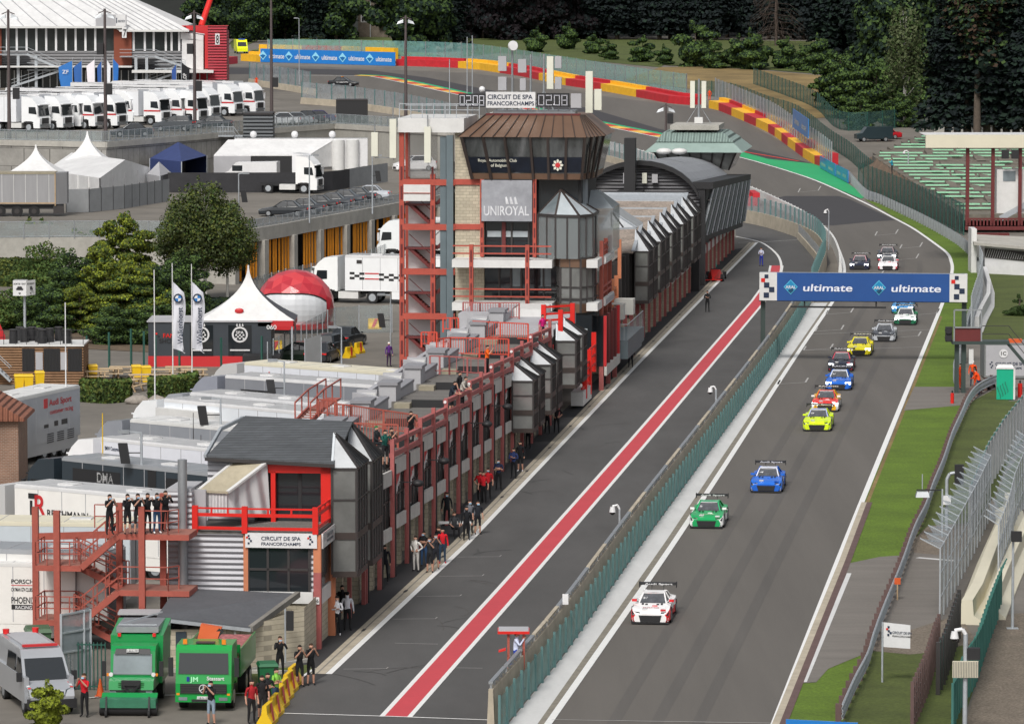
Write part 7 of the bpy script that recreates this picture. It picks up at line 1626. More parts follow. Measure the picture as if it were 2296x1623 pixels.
for k in range(11): q.box(a.x-1.2+2.8*k/11-.1,yy-1,2.8-2.5*k/11,a.x-1.2+2.8*k/11+.15,yy,2.84-2.5*k/11,'galv')
for s in (0,1.0): q.beam((a.x-1.2,yy-1+s,3.9),(a.x+1.6,yy-1+s,1.2),.04,.04,'galv')
single('metal_stair',q,'galvanised metal stair up to the wooden bar roof, left edge','staircase',(a.x,yy-1,0))
q=MB(); q.loft([[(0,0,0),(.7,.1,.0),(.7,.15,.0),(0,.05,0)],[(0,0,2.2),(.55,.2,2.2),(.55,.25,2.2),(0,.05,2.2)],[(0,0,3.3),(.1,.1,3.3),(.1,.12,3.3),(0,.02,3.3)]],'decal_red'); p=P(-6,830,0); q2=MB(); q2.X=Matrix.Translation(p); q2.v=[]; q2.add([Vector(v_)+p for v_ in q.v],q.f,'decal_red') if 0 else None
qq=MB(); qq.add([Vector(v_)+p+UPV*.2 for v_ in q.v],q.f,'decal_red'); single('red_flag','' and qq or qq,'red feather flag cut by the left edge','flag',p)
t=Thing('brick_house','brick house corner with an orange tiled roof at the left edge','house',P(40,1085,0))
a=P(42,1086,0); q=MB(); q.box(a.x-6,a.y,0,a.x,a.y+5,3.55,'brick'); t.part('wall',q)
q=MB(); z=3.55; q.prism([(a.x+.4,a.y-.35,z),(a.x+.4,a.y+5.3,z),(a.x-3,a.y+5,z+1.9),(a.x-3,a.y+.0,z+1.9)],(0,0,.12),'tile'); q.prism([(a.x+.4,a.y-.35,z),(a.x-3,a.y,z+1.9),(a.x-6.5,a.y-.35,z)],(0,0,.12),'tile'); t.part('roof',q)
q=MB(); q.box(a.x-2.2,a.y-.04,.6,a.x-1.3,a.y,2.0,'frame_dark'); t.part('window',q)
g=D(55,762,400); g=P(57,790,0); t=Thing('exit_sign','white boxed exit sign with car symbols on a grey pole','sign',g,0)
def gx(x): return D(x,650,g.y).x
def gz(y): return D(57,y,g.y).z
q=MB(); q.box(gx(31),g.y-.6,gz(662),gx(61),g.y+.6,gz(628),'white_gloss'); q.poly([(gx(61)+.01,g.y-.6,gz(662)),(gx(79),g.y+.1,gz(661)),(gx(79),g.y+.1,gz(627)),(gx(61)+.01,g.y-.6,gz(628))],'white_panel'); t.part('sign_box',q)
q=MB(); q.text('SORTIE / EXIT',(gx(32.5),g.y-.62,gz(637)),(1,0,0),(0,0,1),.12,'black',w=gx(60)-gx(32.5)); q.text('SORTIE/EXIT',(gx(62.5),g.y-.57,gz(637)),(gx(79)-gx(61),.7,0),(0,0,1),.11,'black',w=.75)
for cx,k in ((46,1),(70,.6)):
 y_=g.y-.62-(0 if k==1 else -.3); x=gx(cx); q.box(x-.25*k,y_-.01,gz(649),x+.25*k,y_,gz(645),'black'); q.hexa([(x-.2*k,y_-.01,gz(645)),(x+.2*k,y_-.01,gz(645)),(x+.2*k,y_,gz(645)),(x-.2*k,y_,gz(645))],[(x-.14*k,y_-.01,gz(641)),(x+.14*k,y_-.01,gz(641)),(x+.14*k,y_,gz(641)),(x-.14*k,y_,gz(641))],'black'); q.poly([(x-.1*k,y_-.01,gz(655)),(x,y_-.01,gz(659)),(x+.1*k,y_-.01,gz(655))],'black')
t.part('sign_symbols',q)
q=MB(); q.cyl((gx(55),g.y,0),(gx(55),g.y,gz(662)),.1,.1,8,'galv'); t.part('pole',q)
def box_bin(px,c_,label,name='wheelie_bin',group='yellow bins by the picnic tables',s=1):
 g=P(*px,0); t=Thing(name,label,'bin',g,rad(-80),group,local=True); q=MB()
 q.hexa([(-.28*s,-.24*s,0),(.28*s,-.24*s,0),(.28*s,.24*s,0),(-.28*s,.24*s,0)],[(-.34*s,-.3*s,.95*s),(.34*s,-.3*s,.95*s),(.34*s,.3*s,.95*s),(-.34*s,.3*s,.95*s)],c_); t.part('body',q)
 q=MB(); q.hexa([(-.38*s,-.33*s,.95*s),(.38*s,-.33*s,.95*s),(.38*s,.33*s,.95*s),(-.38*s,.33*s,.95*s)],[(-.3*s,-.28*s,1.06*s),(.33*s,-.28*s,1.04*s),(.33*s,.28*s,1.04*s),(-.3*s,.28*s,1.06*s)],c_); t.part('lid',q)
 for k in (-1,1): q=MB(); q.cyl((-.3*s,k*.25*s-.03,.1*s),(-.3*s,k*.25*s+.03,.1*s),.1*s,.1*s,8,'rubber'); t.part('wheel',q)
for px,lb in (((43,876),'yellow bin at the foot of the metal stair, leftmost'),((64,876),'smaller yellow bin second from the left, by the metal stair'),((89,868),'yellow bin in front of the wooden bar wall'),((208,853),'yellow bin at the right end of the wooden bar'),((306,854),'left one of the pair of yellow bins behind the picnic tables'),((328,856),'right one of the pair of yellow bins behind the picnic tables')):
 box_bin(px,'bin_yellow',lb,s=1.05)
def picnic(px,rz,label):
 g=P(*px,0); t=Thing('picnic_table',label,'picnic table',g,rz,'picnic tables by the hedge',local=True)
 q=MB(); q.box(-.9,-.4,.7,.9,.4,.76,'wood_light'); t.part('table_top',q)
 for s in (1,-1):
  q=MB(); q.box(-.9,s*.75-.14,.42,.9,s*.75+.14,.47,'wood_light'); t.part('bench',q)
  q=MB(); q.beam((s*.6,-.75,.4),(s*.6,.75,.4),.08,.1,'wood'); q.beam((s*.6,-.3,.7),(s*.6,-.65,0),.08,.1,'wood'); q.beam((s*.6,.3,.7),(s*.6,.65,0),.08,.1,'wood'); t.part('leg_frame',q)
for i,(px,rz) in enumerate([((215,856),.1),((245,850),.15),((275,846),.0),((318,864),.2),((293,877),1.2),((365,852),.1),((400,846),.1),((435,852),.15)]):
 picnic(px,rz,'pale wooden picnic table with benches, '+['leftmost by the wooden bar','second from the left','third from the left, farthest row','just right of the yellow bin pair','nearest, in the gap between the hedges','first behind the right hedge','second behind the right hedge','third behind the right hedge, by the trailer'][i])
for i,(px,s) in enumerate([((308,905),.75),((353,906),.7),((384,903),.6),((412,902),.5)]):
 g=P(*px,0); q=MB(); rr=random.Random(i); q.ball((0,0,.25*s),1,'boulder',9,6,.6,1.1,.8)
 q.v=[(a*s*rr.uniform(.8,1.15),b_*s*rr.uniform(.8,1.15),max(0,c_*s*rr.uniform(.85,1.2))) for a,b_,c_ in q.v]
 single('boulder',q,['large grey boulder left of the picnic gap','rounded pale boulder in the picnic gap','dark boulder right of the pale one','smallest boulder at the foot of the right hedge'][i],'boulder',g,0,'boulders below the hedge',local=True)
def pole(px,top,z,label,name='flag_pole',r_=.05,m_='white_gloss',cat='pole',group=None):
 g=P(*px,z); zt=D(px[0],top,g.y).z; t=Thing(name,label,cat,g,0,group); q=MB(); q.cyl((g.x,g.y,z),(g.x,g.y,zt),r_,r_*.6,8,m_); t.part('pole',q); return t,g,zt
pole((348,975),605,0,'bare slim white flagpole left of the two flags by the dark shop',group='tall white flagpoles')
pole((149,1018),678,0,'bare white flagpole rising in front of the silver trailer',group='tall white flagpoles')
def wave(t,x0,y0,ztop,L_,w_,m_,txt,tm,logo=None,lean=.3):
 q=MB(); vs=[]; nx,nz_=5,12
 for j in range(nz_+1):
  for i in range(nx+1):
   f=j/nz_; vs.append((x0+i/nx*w_*(.85+.12*math.sin(f*7)),y0+.12*math.sin(i*1.3+f*5),ztop-f*L_-lean*i/nx*(1 if f<.95 else .4)))
 q.add(vs,[(j*(nx+1)+i,j*(nx+1)+i+1,(j+1)*(nx+1)+i+1,(j+1)*(nx+1)+i) for j in range(nz_) for i in range(nx)],m_,True); t.part('flag',q)
 if txt: q=MB(); q.text(txt,(x0+w_*.75,y0-.2,ztop-L_*.93),(0,0,1),(-1,0,0),w_*.4,tm,w=L_*.55); t.part('flag_lettering',q)
 if logo:
  q=MB(); cx,cz=x0+w_*.42,ztop-L_*.18-lean*.4; q.cyl((cx,y0-.2,cz),(cx,y0-.22,cz),w_*.36,w_*.36,16,'navy'); q.poly([(cx,y0-.24,cz),(cx+w_*.25,y0-.24,cz),(cx+w_*.18,y0-.24,cz+w_*.18),(cx,y0-.24,cz+w_*.25)],pm('2878c0')); q.poly([(cx,y0-.24,cz),(cx-w_*.25,y0-.24,cz),(cx-w_*.18,y0-.24,cz-w_*.18),(cx,y0-.24,cz-w_*.25)],pm('2878c0'))
  q.poly([(cx,y0-.24,cz),(cx,y0-.24,cz+w_*.25),(cx-w_*.18,y0-.24,cz+w_*.18),(cx-w_*.25,y0-.24,cz)],'white_gloss'); q.poly([(cx,y0-.24,cz),(cx,y0-.24,cz-w_*.25),(cx+w_*.18,y0-.24,cz-w_*.18),(cx+w_*.25,y0-.24,cz)],'white_gloss'); t.part('flag_emblem',q)
for (px,tp_,lb) in (((388,890),590,'white flag with round blue emblem, left one of the pair by the dark shop'),((431,888),592,'white flag with round blue emblem, right one of the pair by the dark shop')):
 t,g,zt=pole(px,tp_,0,lb,name='flag',cat='flag',group='white flags by the dark shop'); zt2=D(px[0],632,g.y).z; wave(t,g.x+.04,g.y,zt2,4.4,.85,'flag_white','Walkenhorst','navy',True,.7)
ff=[(('P00',650,850),545,1.5,'2d74c0','ZF',-1,'blue flag with round white letters, leftmost by the grandstand'),(('P00',735,850),545,.9,'2a60a8','',-1,'blue to purple flag second from the left'),(('P00',850,850),535,.9,'f0eaf0','',-1,'white flag with yellow and red shell emblem'),(('P00',912,850),545,.5,'2858a0','',-1,'narrow blue flag between the shell flag and lamp mast'),(('P00',958,850),535,.4,'f0f2f8','',1,'white flag half hidden behind the lamp mast'),(('P00',1012,850),525,.6,'2a70c0','',1,'blue flag immediately right of the lamp mast'),(('P00',1580,860),575,.5,'2a5098','',-1,'dark blue flag right of the grey gallery stair'),(('P00',1625,820),560,.9,'14161c','DUNLOP',1,'black flag with white lettering'),(('P00',1885,790),515,.5,'18a058','',-1,'green flag in front of the red tower'),(('P00',1932,800),520,.5,'1c1e22','',1,'black and gold flag in front of the red tower')]
for (n_,x,y),tp_,w_,c_,tx,dr,lb in ff:
 px=Vx(n_,x,y); g=P(px[0],px[1]-4,8.2); zt=D(px[0],tp_*.2505,g.y).z; t=Thing('flag',lb,'flag',g,0,'team flags before the grandstand'); q=MB(); q.cyl((g.x,g.y,8.2),(g.x,g.y,zt+.4),.05,.04,6,'galv'); t.part('pole',q)
 L_=4.2; q=MB(); q.prism([(g.x,g.y,zt),(g.x+dr*w_*1.3,g.y+.1,zt-.9),(g.x+dr*w_*1.25,g.y+.15,zt-L_*.6),(g.x+dr*w_,g.y,zt-L_),(g.x,g.y,zt-L_*.95)],(0,.04,0),pm(c_)); t.part('cloth',q)
 if tx: q=MB(); q.text(tx,(g.x+dr*w_*.95 if dr<0 else g.x+w_*.8,g.y-.2,zt-1.8 if tx=='ZF' else zt-L_*.9),(1,0,0) if tx=='ZF' else (0,0,1),(0,0,1) if tx=='ZF' else (-1,0,0),.5,'white_gloss',w=.9 if tx=='ZF' else 2.2); t.part('flag_lettering',q)
def mast(px,top,z,label,m_='mast_brown',r_=.22,head=True,spk=None,group='tall floodlight masts'):
 t,g,zt=pole(px,top,z,label,'floodlight_mast',r_,m_,'lamp post',group);
 if head:
  for k in (-1,1): q=MB(); q.beam((g.x,g.y,zt-.2),(g.x+k*.7,g.y,zt-.5),.12,.1,m_); q.hexa([(g.x+k*.3,g.y-.3,zt-.9),(g.x+k*1.1,g.y-.3,zt-1.1),(g.x+k*1.1,g.y+.3,zt-1.1),(g.x+k*.3,g.y+.3,zt-.9)][::k],[(g.x+k*.3,g.y-.2,zt-.5),(g.x+k*.9,g.y-.2,zt-.75),(g.x+k*.9,g.y+.2,zt-.75),(g.x+k*.3,g.y+.2,zt-.5)][::k],'steel'); t.part('lamp_head',q)
 for (dx,yy) in (spk or []):
  zz=D(px[0],yy,g.y).z; q=MB(); q.box(g.x+dx-.35,g.y-.5,zz-.6,g.x+dx+.35,g.y+.1,zz+.6,'black'); t.part('loudspeaker',q)
mast((21,318),22,8.2,'brown floodlight mast at the far left in front of the trucks',spk=[(.8,210)])
mast((237,318),20,8.2,'brown floodlight mast in front of the fifth white truck',spk=[(.4,200),(-.5,110)])
mast((437,283),24,8.2,'brown floodlight mast in front of the ninth white truck',spk=[(.5,193),(-.5,110)])
mast((609,255),-20,8.0,'brown floodlight mast beside the grey stair building',spk=[(.5,185)])
mast((910,262),35,8.0,'brown floodlight mast just left of the tower top')
mast((1493,315),232,6.2,'short brown mast with loudspeaker behind the arched hall',r_=.15,spk=[(.5,266)])
def lamp(px,top,z,label,arm=.6,m_='galv',spk=None,r_=.08,group='grey lamp posts'):
 t,g,zt=pole(px,top,z,label,'lamp_post',r_,m_,'lamp post',group); q=MB(); q.beam((g.x,g.y,zt),(g.x+arm,g.y-.1,zt+.1),.1,.08,m_); q.box(g.x+arm-.25,g.y-.2,zt-.02,g.x+arm+.3,g.y+.1,zt+.14,'steel'); t.part('lamp_head',q)
 for (dx,yy,tilt) in (spk or []):
  zz=D(px[0],yy,g.y).z; q=MB(); q.hexa([(g.x+dx-.2,g.y-.4,zz-.5),(g.x+dx+.25,g.y-.4,zz-.5),(g.x+dx+.25,g.y,zz-.5),(g.x+dx-.2,g.y,zz-.5)],[(g.x+dx-.35,g.y-.4,zz+.5),(g.x+dx+.1,g.y-.4,zz+.5),(g.x+dx+.1,g.y,zz+.5),(g.x+dx-.35,g.y,zz+.5)],'black'); q.beam((g.x,g.y,zz),(g.x+dx,g.y,zz),.05,.05,'black'); t.part('loudspeaker',q)
lamp((694,500),350,4.2,'grey lamp post on the parapet left of the parked cars')
lamp((835,480),350,4.2,'grey lamp post on the parapet near the far end of the parked cars',spk=[(.6,395,0)])
lamp((536,560),390,4.0,'grey lamp post rising behind the large birch',spk=[(.5,440,0)])
lamp((671,190),42,8.0,'thin grey camera post before the green lawn',arm=-.5)
lamp((318,1130),970,2,'grey post with floodlight and speaker rising from the red stair',arm=-.9,spk=[(-.8,1015,0)],r_=.1)
lamp((495,960),895,3.8,'short grey post with floodlight and speaker by the lettered white truck',arm=-.8,spk=[(-.9,930,0)],r_=.07)
lamp((638,975),810,1.5,'grey post with floodlight and speaker by the red side stair',arm=-.7,spk=[(-.7,870,0)],r_=.07)
lamp((766,860),735,1.2,'slim grey post with twin floodlights before the parked estate cars',arm=-.6,r_=.07)
lamp((876,800),662,0,'slim grey post with speaker beside the stair shaft foot',arm=-.7,spk=[(-.6,718,0)],r_=.07)
pole((434,1050),925,2,'thin dark aerial pole behind the slate roof',name='aerial',r_=.03,m_='frame_dark',group='thin aerials behind the pavilion')
pole((451,1060),975,2,'thin dark aerial with a cross arm behind the slate roof',name='aerial',r_=.03,m_='frame_dark',group='thin aerials behind the pavilion')
pole((231,1085),926,2,'yellow and white striped aerial between the dark and white trucks',name='aerial',r_=.04,m_='bin_yellow')
t=BT('side_stair','small red steel stair climbing to the terraces behind the slate roof','staircase',(36,8,0))
def TS(x,y,v):
 u,z=onv(*Vx('P12',x,y),v); return (u,v,z)
q=MB(); a=Vector(TS(350,530,7.5));c_=Vector(TS(470,410,7.5)); q.beam(a,c_,.1,.25,'steel_red'); q.beam(a+Vector((0,-.8,0)),c_+Vector((0,-.8,0)),.1,.25,'steel_red')
for k in range(7): p=a.lerp(c_,k/6); q.beam(p,p+Vector((0,-.8,0)),.25,.05,'tread')
t.part('flight',q); q=MB()
for o in (0,-.8):
 q.beam(a+Vector((0,o,1)),c_+Vector((0,o,1)),.07,.07,'steel_red')
 for k in (0,.5,1): p=a.lerp(c_,k)+Vector((0,o,0)); q.beam(p,p+UPV*1.0,.07,.07,'steel_red')
 q.beam(c_+Vector((0,o,1)),c_+Vector((6,o,1)),.07,.07,'steel_red'); q.beam(c_+Vector((3,o,0)),c_+Vector((3,o,1)),.07,.07,'steel_red'); q.beam(c_+Vector((6,o,0)),c_+Vector((6,o,1)),.07,.07,'steel_red')
t.part('handrail',q); q=MB(); q.box(c_.x,c_.y-.8,c_.z-.1,c_.x+6,c_.y,c_.z,'steel_red'); t.part('landing',q)
def block(px,rz,label,c_='bin_yellow',s=1,group='yellow barrier blocks by the dome'):
 g=P(*px,0); t=Thing('barrier_block',label,'barrier',g,rz,group,local=True); q=MB()
 prof(q,[(-.3,0),(.3,0),(.3,.15),(.12,.45),(.08,.8),(-.08,.8),(-.12,.45),(-.3,.15)],-.5*s,.5*s,c_); t.part('body',q)
 q=MB(); q.poly([(.31,-.3*s,.1),(.31,-.05*s,.1),(.11,.25*s,.78),(.11,.0*s,.78)],'decal_red'); q.poly([(-.31,-.3*s,.1),(-.11,.0*s,.78),(-.11,.25*s,.78),(-.31,-.05*s,.1)],'decal_red'); t.part('red_stripe',q)
block((840,737),rad(-82),'yellow block with a red slash left of the stair shaft'); block((617,788),rad(-82),'yellow block with a red slash beside the shop tent leg'); block((783,802),rad(-25),'yellow block end on, left one beside the dark estate'); block((804,792),rad(-25),'yellow block end on, right one beside the dark estate')
t=Thing('fabric_panel','tilted grey fabric panel standing by the dark green car','panel',P(700,845,0)); g=P(700,842,0); q=MB(); q.prism([g+Vector((-.5,0,.3)),g+Vector((.6,.8,.3)),g+Vector((.6,.8,2.8)),g+Vector((-.5,0,2.5))],(0,.06,0),'screen_grey'); t.part('cloth',q)
for k in (0,1): q=MB(); p=g+(Vector((-.5,0,0)) if k==0 else Vector((.6,.8,0))); q.box(p.x-.03,p.y-.03,0,p.x+.03,p.y+.03,2.6,'galv'); t.part('leg',q)
fence('mesh_fence','tall dark green mesh fence posts behind the picnic tables','fence',wline([(195,838),(300,820),(365,842),(450,845),(580,838),(650,842)]),2.6,3.2,None,'green_metal',pw=.12)
fence('mesh_fence','light wire fence across the yard by the dome and parked cars','fence',wline([(600,835),(660,800),(745,752),(800,747),(890,745)]),2.1,2.6,'wire_light','galv',pw=.07)
fence('mesh_fence','grey wire fence in front of the orange slatted deck','fence',wline([(560,668),(640,645),(740,622),(830,600),(890,575)]),1.6,2.4,'wire_light','galv',pw=.07)
t=Thing('hospitality_stand','two storey hospitality building with long white tent roofs, top left','building',(-60,691,8.2))
Y0=691
def HX(x,Y=Y0): return D(x,100,Y).x
def HZ(y,Y=Y0): return D(200,y,Y).z
q=MB(); q.box(HX(-60),Y0,8.2,HX(418),Y0+22,17,'siding_dark'); t.part('wall',q)
q=MB(); q.box(HX(-60),Y0-.15,HZ(145),HX(415),Y0,HZ(115),'siding_hosp'); t.part('cladding',q)
q=MB(); q.box(HX(-60),Y0-.1,HZ(115),HX(258),Y0,HZ(60),'glass_hosp'); t.part('window_band',q)
q=MB(); q.box(HX(297),Y0-.1,HZ(118),HX(405),Y0,HZ(72),'glass_hosp'); t.part('window_band',q)
for x in list(range(16,262,22))+[300,325,345,372,385,402]: q=MB(); q.box(HX(x)-.15,Y0-.25,HZ(115),HX(x)+.15,Y0-.1,HZ(62),'white_gloss'); t.part('mullion',q)
for x0,x1 in ((-20,4),(256,296)): q=MB(); q.box(HX(x0),Y0-.6,HZ(150),HX(x1),Y0-.1,HZ(66),'red_pillar'); t.part('pillar',q)
def roofp(x0,x1,xr0,xr1,ye,zr,Yr,nm='tent_roof'):
 q=MB(); e0=D(x0,ye,Y0-1.5);e1=D(x1,ye,Y0-1.5); r0=D(xr0,0,Yr);r1=D(xr1,0,Yr); r0.z=r1.z=zr
 q.prism([e0,e1,r1,r0],(0,0,-.15),'tarp'); q.poly([e1,(e1.x,Y0+22,e1.z),r1],'tarp')
 for k in range(1,9): a=e0.lerp(e1,k/9);c_=r0.lerp(r1,k/9); q.beam(a+UPV*.05,c_+UPV*.05,.12,.06,'parapet_grey')
 q.beam(e0-UPV*.1,e1-UPV*.1,.3,.3,'white_panel'); t.part(nm,q)
roofp(268,424,120,245,68,22.5,Y0+12.5); roofp(-60,279,-120,100,60,23.5,Y0+12.5)
q=MB(); g=D(273,50,Y0-1.6); q.box(HX(215,Y0-1.6),Y0-1.6,HZ(60),HX(284,Y0-1.6),Y0-1.3,HZ(33),'parapet_grey'); q.box(HX(262),Y0-1.65,HZ(59),HX(284),Y0-1.6,HZ(33),'white_gloss'); q.text('CIRCUIT DE SPA',(HX(267),Y0-1.7,HZ(50)),(1,0,0),(0,0,1),.3,'navy',w=1.0); q.box(HX(263),Y0-1.7,HZ(52),HX(265),Y0-1.65,HZ(40),'navy'); t.part('circuit_sign',q)
q=MB(); q.box(HX(276),Y0-1.8,HZ(85),HX(286),Y0-1.6,HZ(61),'white_gloss'); q.text('7',(HX(278.5),Y0-1.85,HZ(82)),(1,0,0),(0,0,1),1.05,'black',w=.45); t.part('number_board',q)
q=MB(); q.box(HX(-60),Y0-4,HZ(152,Y0-4),HX(300),Y0,HZ(149,Y0-4),'white_panel'); q.box(HX(300),Y0-4,HZ(164,Y0-4),HX(482),Y0,HZ(158,Y0-4),'white_panel'); t.part('lower_canopy',q)
q=MB(); q.box(HX(-60),Y0-.3,8.2,HX(400),Y0-.1,HZ(158),'glass_hosp')
for x in range(0,480,16): q.box(HX(x)-.06,Y0-.4,8.2,HX(x)+.06,Y0-.3,HZ(158),'white_panel')
t.part('ground_floor',q)
q=MB();
for (x0,x1,y_) in ((-20,65,118),(272,350,123),(350,420,150),(65,140,153)):
 q.box(HX(x0),Y0-3,HZ(y_+6,Y0-3),HX(x1),Y0-.5,HZ(y_+4,Y0-3),'galv')
 for h in (0,.5,1.0): q.beam((HX(x0),Y0-3,HZ(y_+4,Y0-3)+h),(HX(x1),Y0-3,HZ(y_+4,Y0-3)+h),.06,.06,'galv')
for (x0,y_,x1,y1) in ((65,118,140,155),(350,123,420,152),(140,155,30,195),(420,152,330,188)):
 for h in (0,.5,1.0): q.beam((HX(x0),Y0-3,HZ(y_+4,Y0-3)+h),(HX(x1),Y0-3,HZ(y1,Y0-3)+h),.1 if h else .5,.06 if h else .3,'galv')
for x in (45,85,308,332): q.box(HX(x)-.2,Y0-3,8.2,HX(x)+.2,Y0-2.6,HZ(125,Y0-3),'galv')
t.part('gallery_stairs',q)
q=MB(); q.prism([D(405,72,Y0-.5),D(456,80,Y0-.5),D(456,92,Y0-.5),D(405,88,Y0-.5)],(0,8,0),'tarp'); q.prism([D(408,88,Y0-.5),D(430,88,Y0-.5),D(430,155,Y0-.5),D(408,145,Y0-.5)],(0,8,0),'tarp'); q.prism([D(430,88,Y0-.5),D(456,92,Y0-.5),D(456,157,Y0-.5),D(430,155,Y0-.5)],(0,8,0),'white_panel'); t.part('end_tent',q)
t=Thing('red_tower','tall red corrugated tower block with a white number 8 board','building',P(480,205,8.2))
q=MB(); yy=Y0-3;
def TXp(x): return D(x,100,yy).x
def TZp(y): return D(480,y,yy).z
q.box(TXp(466),yy,8.2,TXp(508),yy+6,TZp(60),'siding_red'); q.box(TXp(457),yy+2,TZp(155),TXp(466),yy+6,TZp(60),'decal_red'); q.box(TXp(400),yy+3,TZp(70),TXp(508),yy+6,TZp(59.5),'decal_red'); t.part('wall',q)
q=MB(); q.box(TXp(482.5),yy-.08,TZp(101),TXp(492.5),yy,TZp(76),'white_gloss'); q.text('8',(TXp(484.5),yy-.12,TZp(98)),(1,0,0),(0,0,1),1.2,'black',w=.4); t.part('number_board',q)
q=MB(); a=D(451,60,Y0+10);c_=D(478,-20,Y0+14); q.cyl(a,c_,.45,.4,10,'red_bright'); q.box(a.x-1.2,a.y-1,8,a.x+1.2,a.y+1,a.z,'decal_red'); single('crane_boom',q,'red crane boom rising behind the red tower','crane',(a.x,a.y,8))
q=MB(); p=[D(240,12,Y0+30),D(294,9,Y0+30),D(345,42,Y0+30)]; a=D(230,8,Y0+24);
q.prism([D(236,12,Y0+24),D(334,45,Y0+24),D(290,8,Y0+32),D(250,4,Y0+32)],(0,0,-.3),'tile_brown'); t=Thing('house_roof','brown tiled house roof peeping above the white tent roofs','house',(p[0].x,p[0].y,8)); t.part('roof',q); q=MB(); q.box(p[0].x,Y0+25,8,p[2].x,Y0+31,14,'brick'); t.part('wall',q)
t=Thing('stone_house','grey stone country house with white windows and shutters on the lawn','house',D(840,66,1030))
g=D(845,66,1030); yy=g.y; zb=g.z
def SX(x): return D(x,40,yy).x
def SZ(y): return D(840,y,yy).z
q=MB(); q.box(SX(802),yy+1.5,zb-3,SX(831),yy+9,SZ(-60),'stone'); q.box(SX(831),yy,zb-3,SX(885),yy+9,SZ(-60),'stone'); t.part('wall',q)
q=MB(); q.box(SX(829.5),yy-.1,zb-3,SX(831),yy+.2,SZ(-60),'galv'); t.part('downpipe',q)
def win(x0,x1,y0,y1,off=0,arch=False,bars=2):
 f=MB(); f.box(SX(x0)-.15,yy+off-.1,SZ(y1)-.1,SX(x1)+.15,yy+off,SZ(y0)+.15,'white_gloss'); fo=t.part('window',f)
 q=MB(); n=bars
 for i in range(n):
  for j in range(2):
   xa=SX(x0)+(SX(x1)-SX(x0))*i/n+.06; xb=SX(x0)+(SX(x1)-SX(x0))*(i+1)/n-.06; za=SZ(y1)+(SZ(y0)-SZ(y1))*j/2+.06; zb_=SZ(y1)+(SZ(y0)-SZ(y1))*(j+1)/2-.06; q.box(xa,yy+off-.14,za,xb,yy+off-.1,zb_,'glass_dark')
 t.part('pane',q,parent=fo)
win(849,876,27,47,bars=3); win(851,868,-6,7,bars=2); win(810,822,28,50,1.5,bars=2)
q=MB(); q.box(SX(848),yy-1.3,SZ(57),SX(880),yy,SZ(56),'stone');
for k in range(10): x=SX(849)+(SX(879)-SX(849))*k/9; q.box(x-.05,yy-1.3,SZ(56),x+.05,yy-1.2,SZ(49),'white_gloss')
q.box(SX(848),yy-1.35,SZ(50),SX(880),yy-1.2,SZ(49),'white_gloss'); t.part('balcony',q)
# ---------------- right hand side: stand, canopy, marshal post, poles ----------------
t=Thing('grandstand','concrete grandstand terraces with rows of pale green benches','grandstand',P(2100,500,2.0))
def SR_(k): return 486+5.6*k, 1.9+.1*k
nr=25
def XL(k):
 Y,z=SR_(k); y=proj_y(Y,z); return 1957+(350-y)*2.5 if y<350 else 1957+(y-350)*1.55
def proj_y(Y,z):
 fw=Y*CP-(z-HC)*SP; return CY-F*(Y*SP+(z-HC)*CP)/fw
q=MB()
for k in range(nr):
 Y,z=SR_(k); q.box(D(XL(k),400,Y).x,Y,z-.6,120,Y+5.6,z,'stand_earth')
t.part('terrace_steps',q)
rr=random.Random(5)
for k in range(1,nr):
 Y,z=SR_(k); xl=XL(k); x=D(xl,400,Y).x+.5; i=0
 while D(2340,400,Y).x>x:
  w_=rr.choice([2.6,4.6,5.2,5.2]);
  if rr.random()>.16:
   q=MB(); q.box(x,Y+.4,z+.14,x+w_,Y+1.4,z+.26,'seat_green'); t.part('bench',q) if k%1==0 and i<4 else None
  x+=w_+rr.choice([.25,.35,1.3]); i+=1
for j in range(7):
 for k in range(2,nr-2):
  Y,z=SR_(k); x0=D(2010+j*62-k*2.2+(k%6)*9,400,Y).x
  if (k+j)%3==0 and x0>D(XL(k)+12,400,Y).x: q=MB(); q.hexa([(x0,Y,z-.3),(x0+1.1,Y,z-.3),(x0+1.1,Y+5,z-.3),(x0,Y+5,z-.3)],[(x0,Y,z),(x0+1.1,Y,z+.0),(x0+1.1,Y+5,z+.35),(x0,Y+5,z+.5)],'stand_earth'); t.part('aisle_step',q)
q=MB(); L0=[];L2=[]
def fy(x):
 f=[(1860,365),(1925,432),(1965,446),(2035,476),(2100,506),(2165,536),(2300,560)]
 for a,c_ in zip(f,f[1:]):
  if x<=c_[0]: return a[1]+(c_[1]-a[1])*(x-a[0])/(c_[0]-a[0])
 return 560
for k in range(nr):
 Y,z=SR_(k); y=proj_y(Y,z); xl=XL(k); L0.append(tuple(D(xl+3,y+1,Y))); e=G(xl-6,fy(xl-6)-12) if y>=352 else G(xl-40,y+26); L2.append((e.x,e.y,e.z))
L1=[tuple(Vector(a).lerp(Vector(c_),.5)+Vector((0,0,.3))) for a,c_ in zip(L0,L2)]
q.loft([L0,L1,L2],'bank_dirt',close=False,caps=False,smooth=True); struct('earth_bank',q)
t=Thing('retaining_wall','pale block wall with a steel grid behind the grandstand, top right','wall',D(2165,300,632)); Yw=632
def RX(x,Y=Yw): return D(x,250,Y).x
def RZ(y,Y=Yw): return D(2200,y,Y).z
q=MB(); q.box(RX(2163),Yw,0,RX(2330),Yw+.6,RZ(221),'block_pale'); q.box(RX(2090),Yw-3,0,RX(2330),Yw,RZ(285),'concrete'); t.part('wall_face',q)
q=MB()
for k in range(15): x=RX(2166)+k*.83; q.box(x-.06,Yw-.15,RZ(270),x+.05,Yw-.03,RZ(219),'frame_dark')
